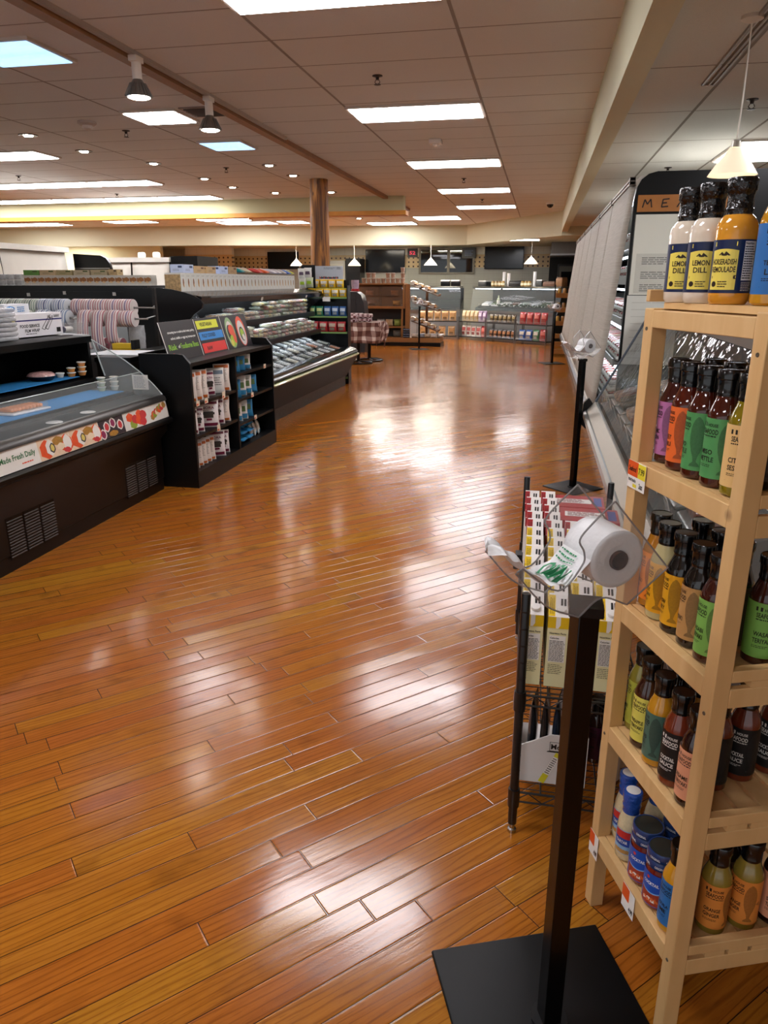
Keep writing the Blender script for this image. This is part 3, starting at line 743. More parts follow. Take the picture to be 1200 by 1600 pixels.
# tartar sauce and cocktail jars
def tartar():
    t = thing('tartar_bottle', 'tartar', 'bottle')
    b = MB(); b.lathe([(0, .003), (.022, 0), (.0265, .005), (.0275, .02), (.0275, .085), (.0255, .105), (.021, .125), (.0185, .135), (.018, .14)], n=26)
    b.build('body', M('#cfc09a', 0.08, coat=0.6, var=0.2, scale=160), t)
    c = MB(); c.lathe([(.0195, .128), (.020, .13), (.0195, .14), (.0215, .148), (.0200, .155), (.0222, .166), (.0222, .183), (.021, .186), (.0165, .187)], n=24, m=0)
    c.lathe([(.0165, .1872), (0, .1875)], n=24, m=1)
    c.build('shrink_cap', [M('#1f4fa8', 0.18, coat=0.5, var=0.35, scale=90, bump=0.5, bscale=120), M('#e6e6e2', 0.4)], t)
    l = MB(); R = .0279; l.lathe([(R, .022), (R, .088)], n=32); l.f = l.f[:32]; l.mi = l.mi[:32]; l.sm = l.sm[:32]
    f = cyl(R + .0004)
    for k in range(6):
        a, b_ = -.02 + .04 * k / 6, -.02 + .04 * (k + 1) / 6
        l.quad(f(a, .066), f(b_, .066), f(b_, .086), f(a, .086), 1); l.quad(f(a, .045), f(b_, .045), f(b_, .066), f(a, .066), 2)
        l.quad(f(a, .024), f(b_, .024), f(b_, .034), f(a, .036), 3)
    f1 = cyl(R + .0007); text(l, 'TARTAR', 0, .052, .008, f1, 4, w=.03)
    fb = cyl(R + .0004, math.radians(72)); facts(l, fb, -.01, .01, .03, .086, 4, 5); lines(l, -.009, .009, .032, .085, 12, cyl(R + .0006, math.radians(72)), 5)
    l.build('label', [M('#8fb6d6', 0.4), M('#c8322c', 0.4), M('#27489c', 0.4), M('#b98a4a', 0.5, var=0.3, scale=200), PAPER, INK], t)
    return Proto(t)
def jar():
    t = thing('cocktail_jar', 'jar', 'jar')
    b = MB(); b.lathe([(0, .003), (.028, 0), (.033, .006), (.034, .03), (.034, .085), (.032, .1), (.029, .108), (.029, .112)], n=28)
    b.build('body', M('#6d150d', 0.06, coat=0.7, var=0.15), t)
    c = MB(); c.lathe([(.0335, .108), (.0345, .11), (.0345, .125), (.0325, .128), (.0345, .131), (.0345, .147), (.033, .15), (.0305, .1495), (.0305, .149)], n=36, m=0, cap=False)
    c.lathe([(.0305, .149), (.029, .1475), (.012, .1475), (0, .149)], n=30, m=1)
    f = lambda r: cyl(r)
    for k in range(6): text(c, 'ORIGINAL', 0, .134, .006, cyl(.0349, k * PI / 3), 2, w=.024); text(c, 'ORIGINAL', 0, .114, .006, cyl(.0349, k * PI / 3 + .4), 2, w=.024)
    c.build('lid', [M('#1d3566', 0.25, coat=0.4, var=0.15), M('#4a4f4a', 0.2, 0.7), M('#d8dbe2', 0.4)], t)
    l = MB(); R = .0343; l.lathe([(R, .012), (R, .095)], n=36); l.f = l.f[:36]; l.mi = l.mi[:36]; l.sm = l.sm[:36]
    g = cyl(R + .0004)
    for k in range(8):
        a, b_ = -.026 + .052 * k / 8, -.026 + .052 * (k + 1) / 8
        w0, w1 = .05 - .006 * math.sin(PI * k / 8), .05 - .006 * math.sin(PI * (k + 1) / 8)
        l.quad(g(a, .014), g(b_, .014), g(b_, w1), g(a, w0), 1); l.quad(g(a, w0), g(b_, w1), g(b_, w1 + .003), g(a, w0 + .003), 2)
    g1 = cyl(R + .0007)
    for k in range(9): a = k * 2.3; l.add([g1(-.014 + .0035 * k + .006 * math.cos(a + q), .026 + .005 * math.sin(a + q) + .004 * (k % 2)) for q in (0, 1.4, 2.6, 4.2)], [(0, 1, 2, 3)], 3 if k % 3 else 4)
    text(l, 'COCKTAIL', -.002, .066, .008, g1, 4, w=.038); l.add([g1(-.01 + .004 * math.cos(q * PI / 4), .084 + .004 * math.sin(q * PI / 4)) for q in range(8)], [tuple(range(8))], 5)
    fb = cyl(R + .0004, math.radians(80)); facts(l, fb, -.012, .012, .014, .09, 4, 6); lines(l, -.011, .011, .016, .088, 14, cyl(R + .0006, math.radians(80)), 6)
    l.build('label', [M('#2451b0', 0.4), M('#a03a26', 0.4, var=0.3, scale=150), M('#7fb4e4', 0.4), M('#d8672e', 0.4), PAPER, M('#d23a3a', 0.4), INK], t)
    return Proto(t)
PT, PJ = tartar(), jar()
place(PT, .042, .062, S1, 'blue capped tartar sauce bottle nearest the far post, bottom shelf', -40, 'tartar bottles')
place(PT, .104, .04, S1, 'blue capped tartar sauce bottle beside the cocktail jars', -40, 'tartar bottles')
place(PT, .085, .118, S1, 'blue capped tartar sauce bottle behind the other two', -40, 'tartar bottles')
place(PJ, .176, .044, S1, 'red cocktail sauce jar beside the tartar bottles at shelf edge', -35, 'cocktail jars')
place(PJ, .247, .042, S1, 'red cocktail sauce jar beside the near post at shelf edge', -40, 'cocktail jars')
place(PJ, .172, .122, S1, 'cocktail sauce jar in the second row of the bottom shelf', -40, 'cocktail jars')
# price cards hanging on the rack's end rails
def card(e0, e1, z0, z1, label, words, tilt=0.0):
    W, H = e1 - e0, z1 - z0
    x, y, _ = R2W((e0 + e1) / 2, -0.0022)
    t = thing('price_card', label, 'price card', (x, y, z0), RA - PI / 2, 'price cards on the wooden rack')
    f = lambda u, v: (u, 0, v); f1 = lambda u, v: (u, -.0012, v)
    c = MB(); c.box(-W / 2, W / 2, -.0008, 0, 0, H); c.build('card', PAPER, t)
    p = MB(); q = lambda u0, u1, v0, v1, m: p.quad(f1(u0, v0), f1(u1, v0), f1(u1, v1), f1(u0, v1), m)
    q(-W / 2, W * .08, H * .45, H, 0); q(W * .08, W / 2, H * .45, H * .98, 1) if words else None
    f2 = lambda u, v: (u, -.0016, v)
    text(p, 'Seafood', -W * .22, H * .62, H * .2, f2, 2, w=W * .42) if words else None
    text(p, words or '4.99', W * .28, H * .6 if words else H * .12, H * .24, f2, 2, w=W * .32)
    if words: text(p, 'marinade', -W * .2, H * .25, H * .14, f2, 2, w=W * .42); q(-W * .15, W * .05, H * .06, H * .18, 1); text(p, '2oz', W * .3, H * .1, H * .2, f2, 2, w=W * .2)
    p.build('print', [M('#e2571c', 0.5), M('#e8d532', 0.5), INK], t)
card(.004, .078, 1.128, 1.187, 'white and orange handwritten seafood price card on the upper shelf edge', '7.99')
card(.0, .045, .155, .222, 'small orange price card at far end of the bottom shelf', '')
card(.178, .232, .158, .222, 'small orange price card below the cocktail jars', '')

# ------------------------------------------------------------------ produce bag stands
CLEAR = M('#b9b6b4', 0.12, alpha=0.2, var=0.0, spec=0.7)
CLEAR2 = M('#8f8b8a', 0.15, alpha=0.75, var=0.0, spec=0.7)
BAG = M('#dedede', 0.3, var=0.05, scale=30, bump=0.25, bscale=60)
POLE = M('#060505', 0.25, var=0.1, spec=0.4)
AX = Vector((.5, -.866, 0)).normalized(); HH = Vector((.866, .5, 0)).normalized()
OUT = [(.0, 1.207), (.122, 1.075), (.045, 1.016), (-.009, 1.036), (-.051, 1.006), (-.118, 1.038), (-.176, 1.102), (-.164, 1.109), (-.095, 1.061), (-.053, 1.10), (-.051, 1.124), (-.061, 1.147), (-.037, 1.175)]
def smooth(pts, sharp, k=5):
    out = []; n = len(pts)
    for i in range(n):
        a, b, c, d = (Vector(pts[(i + j) % n]) for j in (-1, 0, 1, 2))
        if i in sharp: a = b - (c - b)
        if (i + 1) % n in sharp: d = c + (c - b)
        for s_ in range(k):
            u = s_ / k
            p = .5 * ((2 * b) + (c - a) * u + (2 * a - 5 * b + 4 * c - d) * u * u + (3 * b - 3 * c + d - a) * u ** 3)
            out.append((p.x, p.y))
    return out
OUTS = smooth(OUT, {0, 1, 2, 4, 6, 7}, 5)
def bag_stand(x, y, label, roll_label, full=True, rot=0.0, base_rot=math.radians(21.9), half=.213):
    t = thing('bag_stand', label, 'bag stand', (x, y, 0), 0, 'produce bag stands')
    b = MB(); T = b.T; b.T = rz(base_rot); b.rbox(-half, half, -half, half, 0, .009, .008)
    b.lathe([(.04, .009), (.04, .014), (.0, .014)], n=12); b.T = T
    b.build('base_plate', M('#07080a', 0.5, var=0.3, scale=25, spec=0.35), t)
    p = MB(); p.T = rz(base_rot); p.box(-.02, .02, -.02, .02, .0095, .985); p.build('pole', POLE, t, bevel=0.0015)
    h = MB(); h.T = rz(rot)
    def P(q, o): v = AX * o + HH * q[0]; return (v.x, v.y, q[1])
    n = len(OUT)
    for o in (.055, -.055):
        h.add([P(q, o) for q in OUTS], [tuple(range(len(OUTS)))], 0)
        h.tube([P(q, o) for q in OUTS] + [P(OUTS[0], o)], .0016, 6, 1)
    for i in range(0, 30): h.quad(P(OUTS[i], .055), P(OUTS[i + 1], .055), P(OUTS[i + 1], -.055), P(OUTS[i], -.055), 0)
    h.build('clear_holder', [CLEAR, CLEAR2], t)
    b = MB(); b.T = rz(rot); b.cbox((0, 0, .995), (.06, .06, .018)); b.build('mount', POLE, t)
    c0 = rz(rot).to_3x3() @ (HH * .024)
    r = thing('bag_roll', roll_label, 'bag roll', (x + c0.x, y + c0.y, 1.098), 0, 'rolls of produce bags')
    rot_m = rz(rot) @ rz(math.atan2(AX.y, AX.x)) @ ry(PI / 2)
    a = MB(); a.T = rot_m; a.lathe([(.0175, -.046), (.035, -.047), (.049, -.046), (.052, -.043), (.052, .043), (.049, .046), (.043, .0475), (.038, .0465), (.03, .048), (.025, .047), (.0175, .046), (.0175, -.046)], n=44); a.build('roll', BAG, r)
    k = MB(); k.T = rot_m; k.lathe([(.017, -.048), (.017, .051), (.0145, .051), (.0145, -.02), (0, -.02)], n=24); k.build('core', M('#3a1c1a', 0.7), r)
    s = MB(); s.T = rz(rot)
    path = [(-.026, 1.104), (-.05, 1.078), (-.075, 1.062), (-.10, 1.064), (-.125, 1.078), (-.148, 1.098), (-.164, 1.118), (-.184, 1.132), (-.202, 1.127)]
    def F(u, v):
        i = min(int(u * 8), 7); f = u * 8 - i; a0, b0 = path[i], path[i + 1]
        hh = a0[0] + (b0[0] - a0[0]) * f; zz = a0[1] + (b0[1] - a0[1]) * f
        w = .043 - .012 * max(0, (u - .6) / .4) + (.004 * math.sin(u * 9) if u > .3 else 0)
        if u > .9: w *= (1.03 - u) / .13
        p = AX * (w * (2 * v - 1)) + HH * (hh - .024)
        zz += (.004 * math.sin(v * 11 + u * 7) * (.5 + u) + .003 * math.sin(u * 31 + v * 5)) * min(1, u * 6) - 1.098
        return (p.x, p.y, zz)
    s.grid(48, 26, F); s.build('loose_bag', BAG, r)
    if full:
        g = MB(); g.T = rz(rot)
        def GF(u, v): p = F(u, v); return (p[0] - HH.x * .003, p[1] - HH.y * .003, p[2] + .004)
        text(g, 'OPEN', .5, 0, .2, lambda a, b_: GF(.33 - b_, .06 + .88 * a), 0, w=.8)
        for k_ in range(3): lines(g, .12, .8, .03 + .03 * k_, .05 + .03 * k_, 1, lambda a, b_: GF(b_, a), 0, frac=.5, seg=9)
        g.add([GF(.41, .5), GF(.35, .40), GF(.37, .5), GF(.35, .60)], [(0, 1, 2, 3)], 0)
        g.build('green_print', M('#2f8a5a', 0.5, var=0), r)
    return t
bag_stand(0.112, 1.253, 'black produce bag stand with clear holder standing nearest the viewer', 'roll of white produce bags in the clear holder nearest the viewer')
bag_stand(0.335, 5.77, 'black produce bag stand beside the curtained meat case', 'white produce bag roll on the stand beside the meat case', False, rot=0.15, base_rot=math.radians(45), half=.165)
bag_stand(-2.82, 17.95, 'black produce bag stand in front of the bakery display', 'produce bag roll on the stand in front of the bakery', False, rot=0.1)
bag_stand(0.291, 15.25, 'black produce bag stand beside the wooden crate shelf', 'produce bag roll on the stand by the crate shelf', False, rot=0.1)
# ------------------------------------------------------------------ black wire rack with cartons behind the near bag stand
WIRE = M('#0e0e10', 0.3, var=0.1, coat=0.3)
t = thing('wire_rack', 'black wire rack stacked with soup cartons behind the near bag stand', 'rack', (0.165, 2.43, 0))
for (x, y) in ((-.155, -.6), (.17, -.6), (-.175, .64), (.165, .61)):
    p = MB(); p.lathe([(.0127, .03), (.0127, .76), (.0115, .763), (0, .763)], (x, y, 0), 14)
    k = .06
    while k < .75: p.lathe([(.0131, k), (.0131, k + .004)], (x, y, 0), 14); k += .05
    for z in (.12, .44): p.lathe([(.0165, z - .03), (.0175, z), (.0165, z + .03)], (x, y, 0), 14)
    p.build('post', WIRE, t)
    f = MB(); f.lathe([(.008, .03), (.008, .014), (.013, .010), (.013, 0.0)], (x, y, 0), 12); f.build('foot', CHROME, t)
for z in (.12, .44):
    s = MB()
    for (a, b) in (((-.155, -.6), (.17, -.6)), ((.17, -.6), (.165, .61)), ((.165, .61), (-.175, .64)), ((-.175, .64), (-.155, -.6))):
        s.tube([(a[0], a[1], z + .018), (b[0], b[1], z + .018)], .0034, 6); s.tube([(a[0], a[1], z - .014), (b[0], b[1], z - .014)], .0028, 6)
        n = 8 if abs(a[1] - b[1]) < .2 else 24
        pts = []
        for i in range(n + 1): u = i / n; pts.append((a[0] + (b[0] - a[0]) * u, a[1] + (b[1] - a[1]) * u, z + (.016 if i % 2 else -.012)))
        s.tube(pts, .0019, 5)
    for i in range(40): y = -.585 + 1.19 * i / 39; s.tube([(-.16, y, z + .02), (.168, y, z + .02)], .0016, 5)
    for x in (-.08, .0, .08): s.tube([(x, -.6, z + .016), (x, .62, z + .016)], .0026, 6)
    s.build('wire_shelf', WIRE, t)
p = MB(); p.box(-.205, -.17, .5, .56, .40, .46); p.lathe([(.012, .0), (.012, .03)], (-.2, .5, .40), 10); p.build('clamp', BLACKM, t)
# cartons
def carton(body, band, name, facts_=True):
    t = thing('soup_carton', name, 'carton')
    W, D, H = .057, .090, .215
    b = MB(); b.prism([(-W / 2, 0), (W / 2, 0), (W / 2, H), (-W / 2, H)], -D / 2, D / 2, 'y', 0)
    q = lambda x0, x1, y, z0, z1, m: b.quad((x0, y, z0), (x1, y, z0), (x1, y, z1), (x0, y, z1), m)
    y = -D / 2 - .0006
    q(-W / 2, W / 2, y, H - .034, H, 1)
    q(-W * .12, W * .1, y - .0004, H - .034, H, 4)
    b.quad((0, y - .0005, H - .034), (.012, y - .0005, H - .034), (W / 2, y - .0005, H - .002), (W / 2 - .01, y - .0005, H - .002), 1)
    if facts_:
        fn = lambda u, v: (u, y - .0003, v)
        text(b, 'Nutrition Facts', 0, H - .052, .0055, fn, 3, w=.044); q(-.022, .022, y - .0002, .078, H - .056, 4)
        fn2 = lambda u, v: (u, y - .0006, v)
        text(b, 'Calories', -.008, H - .066, .0055, fn2, 3, w=.024); lines(b, -.021, .021, .08, H - .07, 15, fn2, 3, frac=.42, jag=.12)
        lines(b, -.021, .021, .04, .072, 6, fn, 3, frac=.3)
    # side faces
    for sx in (-1, 1):
        x = sx * (W / 2 + .0006); b.quad((x, -D / 2, H - .034), (x, D / 2, H - .034), (x, D / 2, H), (x, -D / 2, H), 1)
    b.build('box', [M(body, 0.35, var=0.03), M(band, 0.35, var=0.05), M('#efe9e2', 0.4), INK, PAPER], t)
    # sloped top with its pour spout
    k = MB(); k.prism([(-D / 2, H), (D / 2, H), (D / 2, H + .032), (D / 2 - .012, H + .032)], -W / 2, W / 2, 'x', 0)
    nx = Vector((0, -.032, D - .012)).normalized()
    def S(u, v, o=.0008): p_ = (u, -D / 2 + (D - .012) * v, H + .032 * v); return (p_[0], p_[1] + nx.y * o, p_[2] + nx.z * o)
    k.quad(S(-W / 2, .02), S(-W / 2 + .018, .02), S(-W / 2 + .018, .98), S(-W / 2, .98), 1)
    lines(k, .1, .9, -W / 2 + .003, -W / 2 + .016, 3, lambda a, b_: S(b_, a, .0014), 3, frac=.3, jag=.2)
    for i in range(2): k.quad(S(.004 + .009 * i, .5, .0014), S(.010 + .009 * i, .5, .0014), S(.010 + .009 * i, .82, .0014), S(.004 + .009 * i, .82, .0014), 3)
    k.build('sloped_top', [M('#e9e4de', 0.4, var=0.03), M(band, 0.35, var=0.05), PAPER, INK], t)
    c = MB(); c.T = tr(*S(.006, .28)) @ rx(math.atan2(.032, D - .012)); c.lathe([(.013, 0), (.013, .007), (.0115, .009), (0, .009)], n=16); c.build('spout_cap', M('#ece9e4', 0.3), t)
    return Proto(t)
CY = carton('#e6dfae', '#e3bd20', 'carton'); CR = carton('#efe9e2', '#a12226', 'carton', False)
cols = ['first', 'second', 'third', 'fourth']
n = 0
for j in range(12):
    for i in range(4):
        if j >= 8 and i >= 2: continue
        x = .035 + .0665 * i; y = 1.93 + .098 * j; 
        if j >= 7: x -= .004 * (j - 6)
        red = j >= 7
        if i == 0 and j < 7: x -= 0.004
        (CR if red else CY).put((x + rnd.uniform(-.002, .002), y + rnd.uniform(-.003, .003), .4622), '%s carton on the wire rack, %s row from viewer, %s from the aisle' % ('red and white' if red else 'yellow and cream', ORD[j], ORD[i]), 'carton', 'soup cartons on the wire rack', rot=(0, 0, rnd.uniform(-.03, .03)))
def flat_box(x, y, z, label, rot):
    t = thing('red_box', label, 'box', (x, y, z), rot, 'red boxes lying on the cartons')
    b = MB(); b.box(-.11, .11, -.085, .085, 0, .045); b.build('box', M('#a8161f', 0.35, var=0.08), t, bevel=0.001)
    p = MB(); fn = lambda u, v: (u, -.0858, v)
    p.quad(fn(.0, .006), fn(.075, .006), fn(.075, .038), fn(.0, .038), 0); p.quad(fn(.08, .014), fn(.108, .014), fn(.108, .022), fn(.08, .022), 0)
    lines(p, .002, .073, .007, .037, 6, lambda u, v: (u, -.0864, v), 1, frac=.45, jag=.1)
    ft = lambda u, v: (u, v, .0458)
    p.quad(ft(-.09, -.03), ft(.06, -.03), ft(.06, .03), ft(-.09, .03), 0); p.quad(ft(.07, -.06), ft(.1, -.06), ft(.1, .06), ft(.07, .06), 2)
    lines(p, -.08, .05, -.025, .025, 4, lambda u, v: (u, v, .0464), 3, frac=.5)
    p.build('print', [PAPER, INK, M('#26418f', 0.4), M('#7d1a1f', 0.4)], t)
for j, (y, w) in enumerate(((2.80, 'nearer stack'), (2.98, 'farther stack'))):
    for k in range(5):
        flat_box(.232 - .04 * j, y, .4622 + .0465 * k, 'red flat box on the wire rack, %s, %s' % (w, ['bottom', 'second', 'third', 'fourth', 'topmost'][k]), -.03)
# lower shelf: white display box, dark bags, bottle
t = thing('display_box', 'white cardboard display box with small emblem on the low wire shelf', 'box', (.075, 1.93, .1424))
b = MB(); b.prism([(-.065, 0), (.135, 0), (.135, .165), (.03, .165), (-.065, .115)], -.05, -.046, 'y'); b.box(-.065, -.062, -.046, .25, 0, .115); b.box(.132, .135, -.046, .25, 0, .16); b.box(-.062, .132, -.046, .25, 0, .004)
b.build('tray', M('#d9d6d2', 0.5, var=0.04), t)
b = MB(); fn = lambda u, v: (u, -.0508, v); text(b, 'Mc', .045, .118, .018, fn, 0, w=.026)
for (u0, u1, v0, v1) in ((.028, .062, .112, .1135), (.028, .062, .141, .1425), (.028, .0295, .112, .1425), (.0605, .062, .112, .1425)): b.quad(fn(u0, v0), fn(u1, v0), fn(u1, v1), fn(u0, v1), 0)
b.add([fn(.02, .108), fn(.07, .108), fn(.066, .112), fn(.024, .112)], [(0, 1, 2, 3)], 0); b.build('emblem', INK, t)
b = MB(); T = b.T; b.T = tr(.035, -.051, .06) @ ry(.42); f = lambda u, v: (u, 0, v); b.quad(f(-.009, -.062), f(.009, -.062), f(.009, .05), f(-.009, .05), 0); b.T = T @ tr(.035, -.0516, .06) @ ry(.42)
b.quad(f(-.009, -.062), f(.009, -.062), f(.009, -.03), f(-.009, -.03), 1); b.quad(f(-.009, .035), f(.009, .035), f(.009, .05), f(-.009, .05), 1); lines(b, -.007, .007, -.028, .032, 8, f, 2, frac=.4); b.build('price_sticker', [PAPER, M('#d9d02c', 0.5), INK], t)
def pouch(w, h, d, mat, seed=0, crimp=.08, n=10):
    """a filled pillow bag: flat seams top and bottom, bulged middle"""
    q = random.Random(seed); ph = [q.uniform(0, 6) for _ in range(4)]
    mb = MB(); vs = []; fs = []; N = 16; K = n
    for j in range(K + 1):
        v = j / K; th = d / 2 * (math.sin(PI * min(1, max(0, v))) ** .55); ww = w / 2 * (1 - .07 * math.sin(PI * v))
        if v > 1 - crimp: th *= .25
        for i in range(N):
            a = 2 * PI * i / N; cx = math.copysign(abs(math.cos(a)) ** .7, math.cos(a)); cy = math.copysign(abs(math.sin(a)) ** .9, math.sin(a))
            r = 1 + .06 * math.sin(3 * a + ph[0] + 5 * v) + .05 * math.sin(7 * v + ph[1] + a)
            vs.append((cx * ww * (1 + .02 * math.sin(9 * v + ph[2])), cy * (th * r + .0015), v * h))
    for j in range(K):
        for i in range(N): fs.append((j * N + i, j * N + (i + 1) % N, (j + 1) * N + (i + 1) % N, (j + 1) * N + i))
    fs += [tuple(reversed(range(N))), tuple(range(K * N, K * N + N))]
    mb.add(vs, fs, 0, True); return mb
for i, (x, y, a) in enumerate(((.055, 1.96, .0), (.09, 1.965, .02), (.125, 1.96, .0), (.16, 1.965, .02))):
    o = pouch(.1, .24, .022, None, i).build('spice_pouch', M(['#2b2d31', '#3d3430', '#26303f', '#55504c'][i], 0.22, var=0.6, scale=30, coat=.4), loc=(x, y, .1468), rotz=1.4 + a)
    tag(o, 'dark crinkled pouch in the white display box, %s from the aisle' % ORD[i], 'pouch', 'dark pouches on the low wire shelf')
P_low = sauce('#c9c4bb', '#331510', ['BBQ'])
for x, y, w in ((.28, 1.93, 'dark bottle with pale label low on the wire rack'), (.305, 2.0, 'second dark bottle low on the wire rack')):
    P_low.put((x, y, .1424), w, group='bottles low on the wire rack', rot=(0, 0, 2.7))
P_ora = sauce('#dd7a22', '#2b140f', ['SMOKY']); P_ora.put((.30, 2.12, .1424), 'orange label bottle low on the wire rack beyond the wooden post', group='bottles low on the wire rack', rot=(0, 0, -.5))
P_ora2 = sauce('#4a1c33', '#2b140f', ['PLUM']); P_ora2.put((.245, 2.03, .1424), 'plum label bottle low on the wire rack behind the bag stand pole', group='bottles low on the wire rack', rot=(0, 0, -.5))
# ------------------------------------------------------------------ sushi case
BK = M('#060606', 0.3, var=0.15, spec=0.35)
BKD = M('#110b08', 0.4, var=0.2, spec=0.4)
GLASS = M('#dfe6e4', 0.03, alpha=0.13, var=0.0, spec=0.8)
GEDGE = M('#c9d2cf', 0.12, alpha=0.8, var=0.0)
GREENINK = M('#2c6a3a', 0.5, var=0)
def face_x(X, Y0, Z0, lean=0.0, off=0.001):
    """(u,v) on a plane that faces the aisle: u along the aisle, v up"""
    def fn(u, v): return (X + lean * v + off, Y0 + u, Z0 + v)
    return fn
Y0, Y1 = 1.9, 5.1
t = thing('sushi_case', 'black self-service sushi case with curved glass end and photo strip', 'display case', (-3.2, 3.5, 0))
def W(t_, mbuild): return mbuild
O = Matrix.Translation((3.2, -3.5, 0))
def B(): m = MB(); m.T = O.copy(); return m
b = B(); b.prism([(-2.81, 0.0), (-2.81, .09), (-2.8, .1), (-2.8, .40), (-2.74, .47), (-2.74, .6), (-3.75, .6), (-3.75, 0)], Y0, Y1, 'y'); b.build('lower_body', BKD, t)
b = B(); b.prism([(-2.735, .52), (-2.70, .525), (-2.685, .54), (-2.685, .56), (-2.70, .572), (-2.735, .575)], Y0, Y1 + .005, 'y'); b.build('bumper', BK, t)
b = B(); b.prism([(-2.73, .575), (-2.712, .575), (-2.735, .7), (-2.76, .7)], Y0, Y1, 'y'); b.build('front_panel', BK, t)
b = B(); b.prism([(-2.725, .70), (-2.735, .728), (-2.765, .745), (-2.80, .735), (-2.80, .6), (-2.76, .7)], Y0, Y1, 'y'); b.build('glass_rail', M('#4a4643', 0.3, 0.6), t)
b = B(); b.prism([(-3.75, .6), (-2.80, .6), (-2.80, .715), (-2.98, .735), (-2.99, .755), (-3.30, .775), (-3.31, .85), (-3.75, .87)], Y0, Y1, 'y'); b.build('stepped_deck', M('#1e1d1d', 0.28, 0.4), t)
b = B(); b.box(-3.28, -3.0, Y0, Y1 - .12, .772, .776); b.box(-3.62, -3.35, Y0, Y1 - .12, .872, .876); b.build('blue_mat', M('#2f86c4', 0.6, var=0.1, scale=60), t)
b = B(); b.box(-3.80, -3.75, Y0, Y1, 0, 1.15); b.build('back_panel', BK, t)
b = B(); b.box(-3.80, -3.33, Y1 - .005, Y1 + .02, .0, 1.1495); b.build('end_wall', BK, t)
b = B(); b.prism([(-3.80, 1.15), (-3.80, 1.19), (-3.32, 1.175), (-3.295, 1.165), (-3.295, 1.12), (-3.34, 1.115)], Y0, Y1, 'y'); b.build('canopy', BK, t)
CV = [(-2.755, .742), (-2.83, .825), (-2.92, .905), (-3.03, .985), (-3.13, 1.045), (-3.22, 1.095), (-3.30, 1.14)]
b = B(); vs = [(x, Y1 - .006, z) for x, z in CV] + [(-3.215, Y1 - .006, .87), (-3.2, Y1 - .006, .74)]
b.add(vs, [tuple(range(9))], 0); b.add([(x, y + .006, z) for x, y, z in vs], [tuple(range(9))], 0)
b.tube([(x, Y1 - .003, z) for x, z in CV], .0045, 6, 1); b.tube([(-3.29, Y1 - .003, 1.135), (-3.215, Y1 - .003, .87)], .0055, 6, 1); b.build('end_glass', [GLASS, GEDGE], t)
b = B(); G = CV[:3]
b.grid(2, 1, lambda u, v: (G[int(u * 2 + .01)][0], Y0 + (Y1 - Y0 - .01) * v, G[int(u * 2 + .01)][1]), 0)
b.tube([(G[2][0], Y0, G[2][1]), (G[2][0], Y1 - .01, G[2][1])], .003, 6, 1); b.build('front_glass', [GLASS, GEDGE], t)
n = B(); n.cbox((-2.92, Y1 - .014, .83), (.13, .002, .11)); fn = lambda u, v: (-2.92 + u, Y1 - .0155, .83 + v)
lines(n, -.05, .05, -.045, .045, 9, fn, 1, frac=.35); n.build('notice', [PAPER, M('#7d8790', 0.5)], t)
b = B()
for y in (3.33, 3.475, 3.62, 4.56, 4.71, 4.86):
    b = B()
    b.box(-2.8005, -2.7985, y - .006, y + .126, .07, .31, 1)
    for j in range(13): b.cbox((-2.797, y + .06, .085 + .017 * j), (.008, .125, .005), ry(.5))
    b.build('vent_grille', [M('#4a4340', 0.4), BK], t)
b = B(); b.T = O @ tr(-3.748, 4.02, 1.02) @ ry(PI / 2); b.lathe([(.024, 0), (.024, .002), (0, .002)], n=18); b.build('round_sticker', PAPER, t)
# photo strip along the front
b = B()
def SF(u, v): return (-2.7125 - .023 * v / .125 + .0016, u, .578 + v)
def SP(u, v, o=.0006): p = SF(u, v); return (p[0] + o, p[1], p[2])
def pq(u0, u1, v0, v1, m, o=.0004): b.quad(SP(u0, v0, o), SP(u1, v0, o), SP(u1, v1, o), SP(u0, v1, o), m)
def blob(cu, cv, ru, rv, m, o, n=12, ph=0.0): b.add([SP(cu + ru * math.cos(2 * PI * k / n + ph) * (1 + .12 * math.sin(3 * k)), cv + rv * math.sin(2 * PI * k / n + ph) * (1 + .1 * math.cos(2 * k)), o) for k in range(n)], [tuple(range(n))], m)
pq(Y0, 5.09, 0, .12, 0, 0)
text(b, 'Made Fresh Daily', 3.40, .045, .04, lambda u, v: SP(u, v, .001), 1, w=.29)
lines(b, 3.42, 3.52, .02, .035, 1, lambda u, v: SP(u, v, .001), 4)
